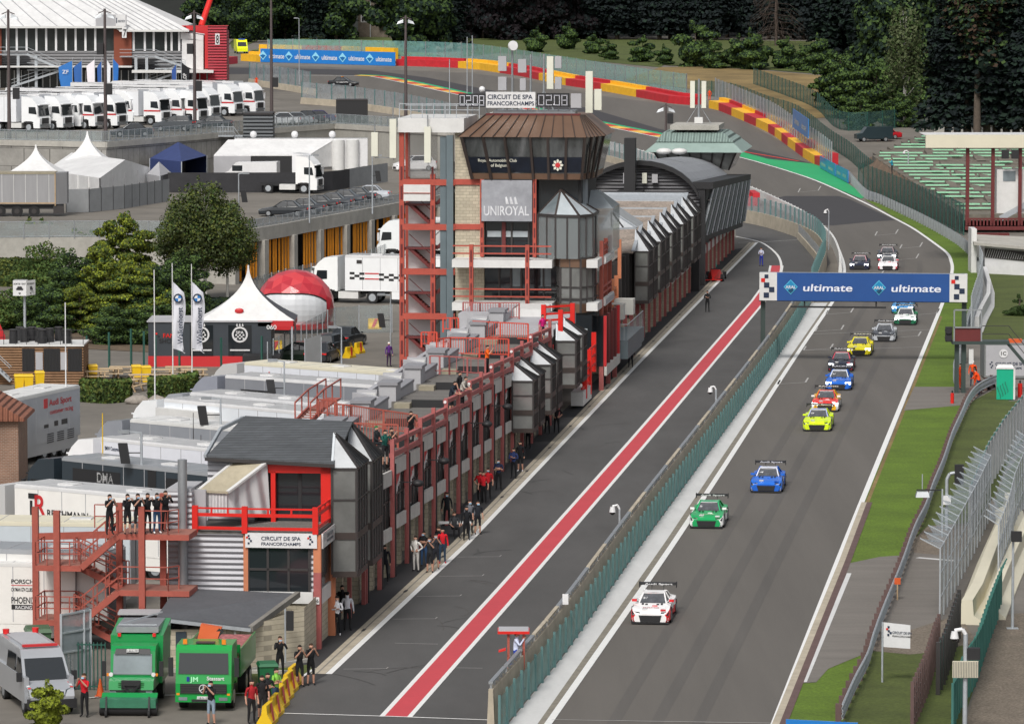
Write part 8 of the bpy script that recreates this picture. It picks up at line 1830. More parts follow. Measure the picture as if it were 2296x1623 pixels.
for k in range(6): z=RZ(268)+k*.5; q.box(RX(2166),Yw-.12,z-.02,RX(2330),Yw-.06,z+.02,'frame_dark')
t.part('steel_grid',q)
t=Thing('kiosk','small concrete kiosk with a dark slate roof left of the gridded wall','building',D(2130,285,Yw-1))
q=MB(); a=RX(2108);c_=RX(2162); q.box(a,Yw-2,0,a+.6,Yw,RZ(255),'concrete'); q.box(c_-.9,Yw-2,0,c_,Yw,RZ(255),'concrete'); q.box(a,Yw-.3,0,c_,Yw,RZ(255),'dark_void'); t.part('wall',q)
q=MB(); q.hexa([(a-.1,Yw-2.2,RZ(255)),(c_+.1,Yw-2.2,RZ(255)),(c_+.1,Yw+.2,RZ(255)),(a-.1,Yw+.2,RZ(255))],[(a+.1,Yw-1.2,RZ(239)),(c_-.3,Yw-1.2,RZ(239)),(c_-.3,Yw-.8,RZ(239)),(a+.1,Yw-.8,RZ(239))],'slate_plain'); t.part('roof',q)
Yc=440
t=Thing('canopy','flat cream fascia canopy carried on dark red posts over the stand','canopy',P(2170,512,3))
cx=lambda x:D(x,400,Yc).x
cz=lambda y:D(2200,y,Yc).z
q=MB(); q.box(cx(2075),Yc,cz(332),cx(2340),Yc+.5,cz(303),'beige'); q.box(cx(2075),Yc+.3,cz(306),cx(2340),Yc+7,cz(303)-.05,'concrete_light'); t.part('fascia',q)
for x in (2171,2228,2289): q=MB(); q.box(cx(x)-.16,Yc+.6,cz(513),cx(x)+.16,Yc+.9,cz(333)+.1,'red_dark'); t.part('post',q)
q=MB(); q.box(cx(2165),Yc,cz(516),cx(2340),Yc+.3,cz(508),'red_dark')
for k in range(34): x=cx(2168)+k*.32; q.box(x-.08,Yc-.02,cz(506),x+.08,Yc,cz(490),'red_dark')
q.box(cx(2165),Yc+.02,cz(493),cx(2340),Yc+.1,cz(489),'red_dark'); q.box(cx(2180),Yc-1,cz(527),cx(2262),Yc,cz(522),'red_dark'); t.part('balustrade',q)
q=MB(); q.box(cx(2238),Yc+1.2,cz(480),cx(2340),Yc+3,cz(382),'white_panel'); q.box(cx(2252),Yc+1.15,cz(408),cx(2280),Yc+1.2,cz(385),'glass_pane'); q.beam((cx(2246),Yc+1,cz(492)),(cx(2340),Yc+1,cz(440)),.1,.5,'galv'); t.part('white_booth',q)
for x in (2254,2276): q=MB(); q.box(cx(x)-.35,Yc-.3,cz(356),cx(x)+.3,Yc+.2,cz(336),'black'); t.part('loudspeaker',q)
Yw2=428
t=Thing('white_stand','low white stand building with an overhanging concrete roof, right edge','building',D(2210,610,Yw2))
wx=lambda x:D(x,600,Yw2).x
wz=lambda y:D(2250,y,Yw2).z
q=MB(); q.prism([(wx(2208),Yw2,-.3),(wx(2340),Yw2-4,-.3),(wx(2340),Yw2-4,wz(553)),(wx(2208),Yw2,wz(553))],(0,9,0),'white_gloss'); t.part('wall',q)
q=MB(); q.prism([(wx(2207),Yw2-.04,wz(577)),(wx(2340),Yw2-4.1,wz(584)),(wx(2340),Yw2-4.1,wz(562)),(wx(2207),Yw2-.04,wz(556))],(0,.03,0),'frame_dark')
for k in range(30): x=wx(2209)+k*.19; y=Yw2-.1-(x-wx(2208))*.75; q.beam((x,y,wz(578)),(x+.25,y-.15,wz(558)),.04,.03,'white_panel')
t.part('lattice_strip',q)
q=MB(); q.prism([(wx(2182),Yw2-.5,wz(549)),(wx(2340),Yw2-5,wz(556)),(wx(2340),Yw2+9,wz(552)),(wx(2190),Yw2+9,wz(545))],(0,0,.25),'concrete'); q.box(wx(2180),Yw2+1,0,wx(2192),Yw2+4,wz(515),'white_panel'); t.part('roof_slab',q)
Yp=316
px_=lambda x:D(x,760,Yp).x
pz=lambda y:D(2150,y,Yp).z
t=Thing('light_gantry','dark steel start light platform with square frame and stair','gantry',P(2150,883,0))
for x in (2146,2161): q=MB(); q.box(px_(x)-.14,Yp,0,px_(x)+.14,Yp+.3,pz(766),'green_post'); t.part('leg',q)
q=MB(); q.box(px_(2135),Yp-.5,pz(771),px_(2262),Yp+.9,pz(764),'green_post'); t.part('platform',q)
q=MB()
for (a,c_) in (((2138,694),(2199,694)),((2138,694),(2138,765)),((2199,694),(2199,765)),((2138,733),(2199,733))): q.beam((px_(a[0]),Yp-.4,pz(a[1])),(px_(c_[0]),Yp-.4,pz(c_[1])),.09,.09,'steel')
t.part('square_frame',q)
q=MB(); q.box(px_(2140),Yp-.35,pz(764),px_(2198),Yp-.3,pz(735),'red_dark'); t.part('screen',q)
for y in (740,757): q=MB(); q.cyl((px_(2125),Yp-.6,pz(y)),(px_(2125),Yp-.2,pz(y)),.22,.22,12,'black'); q.box(px_(2119),Yp-.5,pz(y+8),px_(2134),Yp-.1,pz(y-8),'black'); t.part('signal_lamp',q)
q=MB(); q.beam((px_(2258),Yp,pz(768)),(px_(2320),Yp,pz(840)),.7,.2,'green_post');
for h in (.5,1.05): q.beam((px_(2200),Yp-.4,pz(765)+h),(px_(2260),Yp-.4,pz(765)+h),.05,.05,'frame_dark'); q.beam((px_(2260),Yp-.4,pz(765)+h),(px_(2320),Yp-.4,pz(838)+h),.05,.05,'frame_dark')
t.part('stair',q)
q=MB(); q.box(px_(2172),Yp-.3,pz(815),px_(2182),Yp,pz(782),'white_panel'); t.part('junction_box',q)
g=P(2207,851,0); t=Thing('cabin','grey cabin marked 1C with black lettering behind the marshals','cabin',g,0,local=True)
q=MB(); q.box(0,0,.1,3.1,3,2.5,'cabin_grey'); q.box(.1,-.03,.25,3.0,0,2.35,'parapet_grey'); q.box(1.7,.3,2.5,2.6,.9,2.75,'crane_orange'); t.part('wall',q)
q=MB(); q.cyl((1.3,-.05,1.8),(1.3,-.07,1.8),.3,.3,18,'white_gloss'); q.text('1C',(1.12,-.09,1.69),(1,0,0),(0,0,1),.24,'black',w=.36); q.text('CIRCUIT DE SPA',(.75,-.05,1.0),(1,0,0),(0,0,1),.19,'navy',w=2.1); q.text('FRANCORCHAMPS',(.75,-.05,.72),(1,0,0),(0,0,1),.14,'navy',w=1.8)
for a,z in ((.45,1.15),(.35,1.02),(.5,.92),(.42,.8)): q.box(a,-.05,z,a+.1,-.03,z+.1,'navy')
t.part('lettering',q)
g=P(2234,897,0); t=Thing('portable_toilet','green portable toilet with a white roof beside the guardrail end','portable toilet',g,rad(-6),local=True)
q=MB(); q.box(0,0,.05,1.1,1.1,2.05,'toilet_green');
for k in range(4):
 for j in range(6): a0=j*.25; q.beam((.15+.16*k+.1*math.cos(a0*2),-.02,.15+.12*k+j*.12),(.2+.16*k+.1*math.cos(a0*2+.5),-.02,.27+.12*k+j*.12),.03,.03,'green_metal')
t.part('door_front',q); q=MB(); q.box(-.05,-.05,2.05,1.15,1.15,2.15,'white_gloss'); q.hexa([(-.05,-.05,2.15),(1.15,-.05,2.15),(1.15,1.15,2.15),(-.05,1.15,2.15)],[(.1,.1,2.32),(1,.1,2.32),(1,1,2.32),(.1,1,2.32)],'white_gloss'); q.box(1.1,-.03,.05,1.22,1.13,2.06,'white_panel'); t.part('roof',q)
g=P(2287,890,0); q=MB(); q.cyl(g,g+UPV*.9,.16,.16,10,'red_bright'); q.cyl(g+UPV*.9,g+UPV*1.1,.06,.05,8,'black'); single('fire_extinguisher',q,'red extinguisher bottle right of the green toilet','extinguisher',g,0,'red extinguishers')
g=P(2135,905,0); q=MB(); q.cyl(g,g+UPV*.7,.12,.12,10,'red_bright'); q.cyl(g+UPV*.7,g+UPV*.85,.05,.05,8,'black'); single('fire_extinguisher',q,'red extinguisher bottle at the marshals feet','extinguisher',g,0,'red extinguishers')
def campole(px,top,label,arm=-.35,h0=0,thick=.06,gr='dome cameras on grey poles'):
 g=P(*px,h0); t=Thing('camera_pole',label,'camera pole',g,0,gr); zt=D(px[0],top,g.y).z; q=MB(); q.cyl(g,(g.x,g.y,zt-.2),thick,thick,8,'galv'); q.tube([(g.x,g.y,zt-.2),(g.x+arm*.3,g.y,zt),(g.x+arm,g.y,zt-.05)],thick*.9,6,'white_gloss'); t.part('pole',q)
 q=MB(); q.cyl((g.x+arm,g.y,zt-.35),(g.x+arm,g.y,zt-.08),.17,.12,12,'white_gloss'); t.part('housing',q); q=MB(); q.ball((g.x+arm,g.y,zt-.36),.14,'black_gloss',10,6); t.part('dome',q); return t,g,zt
campole((1605,968),866,'grey pole with white dome camera, middle of the pit wall'); campole((1389,1233),1132,'grey pole with white dome camera, nearest on the pit wall'); campole((1858,560),470,'thin dark pole with white dome camera at the pit entry',thick=.05)
t,g,zt=campole((2163,1660),1410,'white camera pole with a slatted box in the lower right corner',arm=-.42,thick=.09)
q=MB(); q.box(g.x-.5,g.y-.2,D(2163,1517,g.y).z,g.x+.48,g.y-.1,D(2163,1480,g.y).z,'beige')
for k in range(16): x=g.x-.48+k*.062; q.box(x,g.y-.23,D(2163,1516,g.y).z,x+.025,g.y-.2,D(2163,1481,g.y).z,'concrete_dark')
t.part('slatted_box',q); q=MB(); q.box(g.x+.05,g.y-.1,D(2163,1478,g.y).z,g.x+.55,g.y+.2,D(2163,1452,g.y).z,'black'); t.part('loudspeaker',q)
campole((2036,430),338,'white camera pole in front of the green benches',arm=-.5,thick=.07)
g=P(1978,1530,0); t=Thing('circuit_sign','square white sign with a small chequered emblem beside the guardrail','sign',g); zA,zB=D(1980,1449,g.y).z,D(1980,1394,g.y).z; w_=D(2041,1400,g.y).x-D(1981,1400,g.y).x
q=MB(); q.cyl(g,(g.x,g.y,zB),.045,.045,6,'galv'); t.part('pole',q); o=Vector((D(1981,1400,g.y).x,g.y-.06,zA)); q=MB(); q.prism([o,o+Vector((w_,0,-.08)),o+Vector((w_,0,zB-zA-.12)),o+Vector((0,0,zB-zA))],(0,.05,0),'white_gloss'); t.part('board',q)
q=MB(); q.text('CIRCUIT DE SPA',o+Vector((.36,-.02,.55)),(1,0,-.06),(0,0,1),.1,'navy',w=.8); q.text('FRANCORCHAMPS',o+Vector((.36,-.02,.42)),(1,0,-.06),(0,0,1),.07,'frame_dark',w=.8)
for a,z,m_ in ((.16,.78,'navy'),(.1,.7,'red_bright'),(.17,.62,'navy'),(.25,.54,'navy'),(.15,.46,'navy')): q.box(o.x+a,o.y-.03,o.z+z,o.x+a+.08,o.y-.01,o.z+z+.08,m_)
t.part('sign_lettering',q)
q=MB(); g=G(2012,1346); q.box(g.x-.14,g.y,.75,g.x+.14,g.y+.05,1.05,'crane_orange'); q.box(g.x-.03,g.y,0,g.x+.03,g.y+.05,.75,'wood'); single('orange_marker',q,'small orange square marker standing on the guardrail','marker',g)
g=P(2122,1190,0); t=Thing('loudspeaker_pole','grey bent pole with a tall black loudspeaker above the guardrail','pole',g)
Yq=g.y; zt=D(2122,1062,Yq).z; q=MB(); q.tube([g,(g.x,Yq,zt-.3),(g.x+.15,Yq,zt),(g.x+.4,Yq,zt+.05)],.09,8,'galv'); t.part('pole',q); q=MB(); q.box(g.x+.4,Yq-.2,D(2122,1085,Yq).z,g.x+.85,Yq+.1,D(2122,1041,Yq).z,'black'); t.part('loudspeaker',q); q=MB(); q.box(g.x-.2,Yq-.25,D(2122,1130,Yq).z,g.x+.2,Yq-.05,D(2122,1110,Yq).z,'white_gloss'); t.part('junction_box',q)
g=P(2112,1205,0); t=Thing('lamp_post','thin post with a black arm carrying a flat lamp over the lawn','lamp post',g); zt=D(2112,1096,g.y).z; q=MB(); q.box(g.x-.04,g.y-.04,0,g.x+.04,g.y+.04,zt,'galv'); q.beam((g.x,g.y,zt-.05),(D(2055,1098,g.y).x,g.y,zt-.05),.06,.06,'black'); t.part('post',q)
x=D(2068,1100,g.y).x; q=MB(); q.hexa([(x-.35,g.y-.3,zt-.4),(x+.35,g.y-.3,zt-.4),(x+.35,g.y+.3,zt-.4),(x-.35,g.y+.3,zt-.4)],[(x-.28,g.y-.2,zt-.12),(x+.28,g.y-.2,zt-.12),(x+.28,g.y+.2,zt-.12),(x-.28,g.y+.2,zt-.12)],'steel'); q.cyl((x,g.y,zt),(x,g.y,zt+.75),.03,.03,6,'galv'); t.part('flat_lamp',q)
g=P(2270,1410,0); t=Thing('camera_pole','grey pole with a black camera at the right edge','camera pole',g); zt=D(2270,1195,g.y).z; q=MB(); q.cyl(g,(g.x,g.y,zt),.07,.05,8,'galv'); q.box(g.x-.25,g.y-.2,0,g.x+.25,g.y+.2,.06,'galv'); t.part('pole',q); q=MB(); q.box(g.x-.1,g.y-.3,zt-.35,g.x+.35,g.y,zt+.1,'black'); t.part('camera',q)
for px,top,lb in (((2188,275),240,'tiny lamp post beneath the trees left of the kiosk'),((2240,235),183,'twin headed lamp post behind the gridded wall')):
 g=G(*px); t=Thing('lamp_post',lb,'lamp post',g,0,'lamp posts under the trees'); zt=D(px[0],top,g.y).z; q=MB(); q.cyl(g-UPV*3,(g.x,g.y,zt),.08,.06,6,'frame_dark'); t.part('pole',q)
 for k in (-1,1): q=MB(); q.ball((g.x+k*.6,g.y,zt),.35,'white_gloss',8,4,.35,1.2,.7); t.part('lamp_head',q)
g=P(1150,1560,0); t=Thing('marshal_post','small red roofed marshal shelter on the pit wall','shelter',g)
Ym=g.y; mx=lambda x:D(x,1500,Ym).x
mz=lambda y:D(1150,y,Ym).z
q=MB(); q.box(mx(1116),Ym-.5,mz(1417),mx(1187),Ym+.6,mz(1411),'red_bright'); q.box(mx(1118),Ym-.48,mz(1411),mx(1185),Ym+.58,mz(1408.5),'parapet_grey'); t.part('roof',q)
for x,y0 in ((1140,-.3),(1174,-.3),(1142,.5),(1174,.5)): q=MB(); q.box(mx(x)-.05,Ym+y0-.05,.9,mx(x)+.05,Ym+y0+.05,mz(1416),'steel_red' if y0<0 else 'galv'); t.part('post',q)
q=MB(); q.box(mx(1135),Ym-.6,.85,mx(1178),Ym+.6,.95,'steel'); t.part('floor',q)
q=MB(); q.box(mx(1098),Ym+.1,0.1,mx(1128),Ym+.5,mz(1542),'black'); t.part('timing_box',q)
q=MB(); q.hexa([(mx(1118),Ym-.6,mz(1457)),(mx(1134),Ym-.6,mz(1453)),(mx(1134),Ym-.2,mz(1453)),(mx(1118),Ym-.2,mz(1457))],[(mx(1118),Ym-.6,mz(1454)),(mx(1134),Ym-.6,mz(1449)),(mx(1134),Ym-.2,mz(1449)),(mx(1118),Ym-.2,mz(1454))],'red_bright'); t.part('light_hood',q)
q=MB(); g=P(1256,1455,0); q.box(g.x+.1,g.y+.2,1.9,g.x+.35,g.y+.3,2.35,'white_gloss'); single('wall_camera',q,'small white box camera on the near pit wall rail','camera',g+Vector((.2,.25,1.9)))
ys=[(636,1567),(647,1550),(657,1535),(626,1584),(614,1603),(600,1622)]
for i,px in enumerate(ys[:]): block(px,rad(-8),'yellow and red plastic barrier, '+['fourth','fifth','farthest','third','second','nearest'][i]+' in the line beside the photographers',s=1.35,group='yellow plastic barriers near the photographers')
box_bin((600,1556),'bin_green','dark green wheelie bin behind the yellow plastic barriers',group='green wheelie bins',s=1.25)
box_bin((86,1500),'bin_green2','big green wheelie bin with a rounded lid under the red stair',group='green wheelie bins',s=1.7)
g=P(225,1562,0); q=MB(); q.cyl(g,g+UPV*.75,.18,.03,10,'crane_orange'); q.box(g.x-.22,g.y-.22,0,g.x+.22,g.y+.22,.05,'crane_orange'); single('traffic_cone',q,'orange cone beside the green sweeper','traffic cone',g)
fence('gate_fence','dark green bar gate between the silver van and the sweeper','gate',wline([(150,1545),(200,1546),(240,1547)]),1.9,.16,None,'green_metal',pw=.045,rail=('green_metal',(1.85,.15),.05))
g=P(172,1545,0); t=Thing('notice_gate','tall grey steel framed gate panel behind the bar gate','gate',g); q=MB(); a=P(138,1552,0);c_=P(204,1540,0); q.prism([a+UPV*.2,c_+UPV*.2,c_+UPV*3.3,a+UPV*3.1],(0,.04,0),'wire_grey'); t.part('mesh',q)
q=MB();
for k in (0,.78,1): p=a.lerp(c_,k); q.beam(p,p+UPV*3.2,.09,.09,'galv')
for z in (.2,1.6,2.4,3.15): q.beam(a+UPV*z,c_+UPV*z,.07,.07,'galv')
t.part('frame',q)
g=P(40,1475,0);
for i,(x,y,z) in enumerate([(55,1480,0),(72,1470,0),(88,1472,0),(60,1478,.62)]):
 g=P(x,y,0); q=MB(); q.cyl((g.x,g.y+1.2,.33+z),(g.x+.35,g.y+1.25,.33+z),.33,.33,14,'rubber'); q.cyl((g.x-.01,g.y+1.2,.33+z),(g.x+.02,g.y+1.2,.33+z),.18,.18,10,'galv'); single('racing_tyre',q,'black racing tyre in the pile behind the silver van','tyre',(g.x,g.y+1.2,z),0,'tyres behind the silver van')
g=P(318,1478,0); t=Thing('glass_case','black clear sided cabinet standing beneath the red stair','cabinet',g); q=MB(); q.box(g.x-.9,g.y,0,g.x+1.3,g.y+1,1.9,'black_gloss'); q.box(g.x-1.0,g.y-.05,1.9,g.x+1.35,g.y+1.05,2.0,'parapet_grey'); t.part('body',q)
q=MB(); p=P(640,1492,0); q.cyl(p,p+UPV*2.4,.04,.04,6,'galv'); q.box(p.x+.05,p.y-.15,1.5,p.x+.35,p.y+.15,2.3,'black'); single('signal_post',q,'grey post with a black pit exit signal by the block annex','signal',p)
q=MB(); a=P(560,1512,0); drape(q,[(548,1505),(640,1497),(690,1490),(700,1500),(650,1535),(590,1540),(548,1540)],'grass_dark',.02); drape(q,[(548,1560),(455,1556),(452,1500),(548,1510)],'grass_dark',.02); struct('grass_patch',q)
q=MB(); strip_w(q,wline([(200,1566),(240,1562),(380,1560),(548,1556),(640,1545),(705,1500)]),.14,'concrete_light',.05); struct('kerb_line',q)
t=Thing('camp_table','folding table with papers on trestle legs beside the garages','table',P(1005,1205,0)); g=P(1005,1205,0); q=MB(); q.box(g.x-.5,g.y,.7,g.x+1.2,g.y+.8,.74,'white_panel'); t.part('table_top',q)
for k in (-.4,1.1): q=MB(); q.beam((g.x+k,g.y,0),(g.x+k,g.y+.7,.7),.04,.04,'galv'); q.beam((g.x+k,g.y+.7,0),(g.x+k,g.y,.7),.04,.04,'galv'); t.part('leg',q)
# ---------------- people ----------------
CLOTH=['shirt','pants','skin','shoes','lower','fore']
def person_mesh(pose):
 V_=[];E_=[];Rd=[];Tg=[]
 def v(p,r,r2=None): V_.append(Vector(p)); Rd.append((r,r2 or r)); return len(V_)-1
 def e(a,b_,tag): E_.append((a,b_)); Tg.append(tag)
 sit=pose=='sit'; dz=-.42 if sit else 0
 pel=v((0,0,.95+dz),.14,.11); wa=v((.0,0,1.1+dz),.135,.1); ch=v((.03 if pose!='lean' else .12,0,1.32+dz),.165,.115); nk=v((.03 if pose!='lean' else .2,0,1.49+dz),.055)
 hx=.05 if pose!='lean' else .25
 h1=v((hx,0,1.585+dz),.082,.09); h2=v((hx-.01,0,1.68+dz),.078,.085); ns=v((hx+.1,0,1.60+dz),.018);
 e(pel,wa,'shirt');e(wa,ch,'shirt');e(ch,nk,'shirt');e(nk,h1,'skin');e(h1,h2,'skin');e(h1,ns,'skin')
 for s in (1,-1):
  ear=v((hx-.01,.095*s,1.6+dz),.015); e(h1,ear,'skin')
  sh=v((V_[ch].x,.19*s,1.42+dz),.062); e(ch,sh,'shirt')
  k=.03 if s>0 else -.02
  if pose in('phone',): el,wr,hd=(.2,.26*s,1.22+dz),(.33,.1*s,1.45+dz),(.37,.05*s,1.54+dz)
  elif pose=='crossed': el,wr,hd=(.06,.27*s,1.14+dz),(.2,.02*s,1.2+k+dz),(.2,-.09*s,1.22+k+dz)
  elif pose=='lean': el,wr,hd=(.32,.24*s,1.15),(.5,.1*s,1.08),(.58,.03*s,1.07)
  elif sit: el,wr,hd=(.1,.26*s,1.15+dz),(.33,.2*s,1.05+dz),(.42,.17*s,1.03+dz)
  elif pose=='hips': el,wr,hd=(-.06,.36*s,1.17),(.08,.2*s,1.03),(.12,.13*s,1.0)
  else: el,wr,hd=(-.02,.25*s,1.14),(.06,.27*s,.9),(.09,.26*s,.81)
  el=v(el,.045);wr=v(wr,.029,.035);hd=v(hd,.036,.022)
  e(sh,el,'shirt');e(el,wr,'fore');e(wr,hd,'skin')
  d=(V_[hd]-V_[wr]).normalized(); sd=d.cross(Vector((0,0,1))); sd=sd.normalized() if sd.length>.1 else Vector((0,1,0))
  for j,l in enumerate((.055,.065,.06,.045)):
   o=V_[hd]+sd*(.012*(j-1.5)*1.3)+d*.012; a=v(o+d*l*.5,.009); c_=v(o+d*l*.8+Vector((.0,0,.015)),.008); e(hd,a,'skin'); e(a,c_,'skin')
  a=v(V_[wr].lerp(V_[hd],.5)+sd*.04,.01); c_=v(V_[hd]+sd*.05,.009); e(hd,a,'skin'); e(a,c_,'skin')
  hp=v((0,.1*s,.89+dz),.095,.09); e(pel,hp,'pants')
  if sit: kn=(.42,.13*s,.52);an=(.45,.14*s,.1)
  elif pose=='walk': kn=(.12*s,.09*s,.5);an=(.2*s-.06,.09*s,.1)
  else: kn=(.015,.115*s,.49);an=(-.02,.13*s,.09)
  kn=v(kn,.06);mk=v(V_[kn].lerp(Vector(an),.35),.056);an=v(an,.04); to=v(V_[an]+Vector((.14,.02*s,-.05)),.038,.03)
  e(hp,kn,'pants');e(kn,mk,'lower');e(mk,an,'lower');e(an,to,'shoes')
 me=bpy.data.meshes.new('p'); me.from_pydata(V_,E_,[]); o=bpy.data.objects.new('p',me); C.objects.link(o)
 m=o.modifiers.new('s','SKIN'); m.use_smooth_shade=True
 for i,r in enumerate(Rd): me.skin_vertices[0].data[i].radius=r; me.skin_vertices[0].data[i].use_root=(i==0)
 ss=o.modifiers.new('u','SUBSURF'); ss.levels=1; ss.render_levels=1
 dg=bpy.context.evaluated_depsgraph_get(); dg.update(); nm=bpy.data.meshes.new_from_object(o.evaluated_get(dg)); bpy.data.objects.remove(o)
 nm.materials.clear()
 for c in CLOTH: nm.materials.append(MATS['skin'])
 A=[V_[a] for a,_ in E_];B_=[V_[b_] for _,b_ in E_]
 for p in nm.polygons:
  c=p.center; best=9;bi=0
  for i in range(len(E_)):
   d=B_[i]-A[i]; k=max(0,min(1,(c-A[i]).dot(d)/max(1e-9,d.length_squared))); dd=(c-A[i]-d*k).length-Rd[E_[i][0]][0]*.5
   if dd<best: best=dd;bi=i
  p.material_index=CLOTH.index(Tg[bi]); p.use_smooth=True
 nm.name='person'; return nm,hx,dz
PM={k:person_mesh(k) for k in ('stand','phone','crossed','lean','sit','hips','walk')}
def hairm(hx,dz,cap=False):
 q=MB(); q.ball((hx-.025,0,1.655+dz),.098,'hair',10,6,.95,1.05,.92);
 if cap: q.box(hx+.05,-.07,1.67+dz,hx+.18,.07,1.69+dz,'hair')
 return q.build('hair')
HM={k:hairm(PM[k][1],PM[k][2]) for k in PM};
def maskm(hx,dz): q=MB(); q.box(hx+.05,-.06,1.53+dz,hx+.1,.06,1.6+dz,pm('a8c8e0')); return q.build('face_mask')
MM={k:maskm(PM[k][1],PM[k][2]) for k in PM}
np_=[0]
def person(loc,h,pose,label,shirt,pants='16161a',lower=None,fore=None,shoes='18181a',hair='201812',mask=False,sc=1.0,cat='person',helmet=None):
 me=PM[pose][0]; o=bpy.data.objects.new('person',me); C.objects.link(o); o.location=loc; o.rotation_euler=(0,0,h); o.scale=(sc,)*3
 cols={'shirt':cm(shirt),'pants':cm(pants),'skin':'skin','shoes':cm(shoes),'lower':cm(lower) if lower and lower!='skin' else ('skin' if lower=='skin' else cm(pants)),'fore':'skin' if fore=='skin' else cm(fore or shirt)}
 for i,c in enumerate(CLOTH): o.material_slots[i].link='OBJECT'; o.material_slots[i].material=MATS[cols[c]]
 o['label']=label; o['category']=cat
 hr=bpy.data.objects.new('hair' if not helmet else 'helmet',HM[pose]); C.objects.link(hr); hr.parent=o; hr.material_slots[0].link='OBJECT'; hr.material_slots[0].material=MATS[cm(helmet or hair)]
 if mask: m=bpy.data.objects.new('face_mask',MM[pose]); C.objects.link(m); m.parent=o
TR_=rad(-40); CA=rad(-92)
gp=lambda x,y:P(x,y,0)
BK='16171b'
PL=[((628,1519),-.7,'phone','person in a black jacket filming with a phone, behind the green bin',BK,BK,0,0,1),
((672,1540),-.6,'phone','person in black tee and shorts filming, left of the capped one',BK,BK,'skin','skin',0),
((697,1536),-.5,'phone','person in black cap and shorts with both arms raised to film',BK,'101014','skin','skin',0),
((618,1595),.2,'crossed','person in a lime green tee and blue shorts by the yellow barriers','86c850','2a3e58','skin','skin',0),
((600,1606),-.4,'crossed','person in dark tee and grey shorts leaning by the yellow barriers','1c1c20','302c30','skin','skin',0),
((588,1612),-.9,'stand','person in black tee and shorts, nearest at the yellow barriers','1a181c','242226','skin','skin',0),
((564,1622),-.3,'stand','person in a red vest cut off by the lower edge','a01c24','16161a',0,'skin',0),
((190,1607),CA,'phone','person in a red polo and black mask beside the green sweeper','c41424','121216',0,'skin',1),
((474,1625),CA,'phone','person in black top and pale denim shorts in front of the crane lorry','141418','8898a8','skin','skin',1),
((756,1424),-1.2,'crossed','person in a white shirt in the garage doorway, half hidden','e8eaf0','14161c',0,0,0),
((746,1400),-1.2,'crossed','person in black leaning inside the first open garage',BK,BK,0,'skin',0),
((768,1398),-1.5,'stand','grey haired person in black inside the first open garage',BK,BK,0,0,0),
((779,1414),2.8,'stand','person seen from behind with a white shirt panel at the first garage','d8dce4','121216',0,0,0),
((863,1303),-1.2,'stand','person in a dark suit standing at a garage column','14161e','14161e',0,0,0),
((933,1281),-1.8,'hips','person in pale overalls with hands on hips','d8d6d2','c8c6c2',0,0,0),
((951,1270),-1.5,'crossed','person in dark tee and blue jeans between overalls and shorts','181a1e','2c4a70',0,'skin',1),
((964,1284),-1.3,'phone','person in charcoal tee and shorts at the front of the group','2c2e32','1c1c20','skin','skin',1),
((977,1276),-.9,'phone','person in navy shorts beside the one in red','2a2c34','20222c','skin','skin',1),
((992,1263),-.8,'stand','person in a red top and jeans with red shoes','d01828','2c4258',0,0,0),
((1002,1178),-.9,'stand','person in a dark jacket behind the folding table','14181e','14161a',0,0,1),
((1018,1205),-.6,'sit','seated person in grey tee at the folding table','3c3e42','1a1a1e',0,'skin',0),
((985,1240),-1.9,'sit','seated person in black in front of the folding table','16161a','16161a',0,'skin',0),
((1046,1211),-.8,'stand','person in dark navy tracksuit beside the seated one','1a1c22','121318',0,0,0),
((1053,1196),-.7,'stand','person with a grey hoodie behind the navy tracksuit','70727a','16181c',0,0,1),
((1071,1198),-.6,'stand','person in dark tee, shorts and blue mask by the white line','22262e','16181e','skin','skin',1),
((1077,1127),-1.4,'hips','leftmost of three people in red shirts with black trousers','b41420','101014',0,'skin',0),
((1084,1129),-1.2,'stand','middle of three people in red shirts with black trousers','c01624','101014',0,'skin',0),
((1094,1120),-.9,'stand','rightmost of three people in red shirts, wearing a blue mask','c41824','121216',0,'skin',1),
((1118,1099),-1.2,'crossed','person in navy blue polo with arms folded and blue mask','1c2848','101014',0,'skin',1),
((1152,1073),-1.4,'crossed','person in navy jacket with white sleeves','283868','101218',0,0,0),
((1167,1057),-1.5,'stand','person in black hoodie and shorts with white shoes','121318','14151a','skin',0,0),
((1184,1006),-1.5,'stand','person in black leaning at a red column',BK,BK,0,0,0),
((1227,972),-1.2,'crossed','left one of two people in black under the glass boxes',BK,BK,0,'skin',0),
((1248,971),-1.0,'hips','right one of two people in black under the glass boxes',BK,BK,0,'skin',0),
((1414,824),-1.3,'stand','person in a dark suit standing alone on the pit apron','14141a','14141a',0,0,0),
((1586,700),-1.2,'crossed','person in black at the far garage doors','16181a','16181a',0,0,0),
((1707,597),CA,'crossed','marshal in blue trousers and white top alone at the pit exit','c8cce0','2434a0',0,0,0)]
for (px,a,pose,lb,sh,pa,lo,fo,mk_) in PL:
 h=CA+a*.9 if a!=CA else CA
 person(gp(*px),rad(math.degrees(-1.57)+0)+(a+1.0)*.8,pose,lb,sh,pa,lower=lo or None,fore=fo or None,mask=bool(mk_),sc=1.0,hair=('201812','3a2818','101010')[px[0]%3],shoes='e0e0e4' if px in((756,1424),(1167,1057)) else 'c02030' if px==(992,1263) else '18181a')
UZ=STAIR_Z[2]
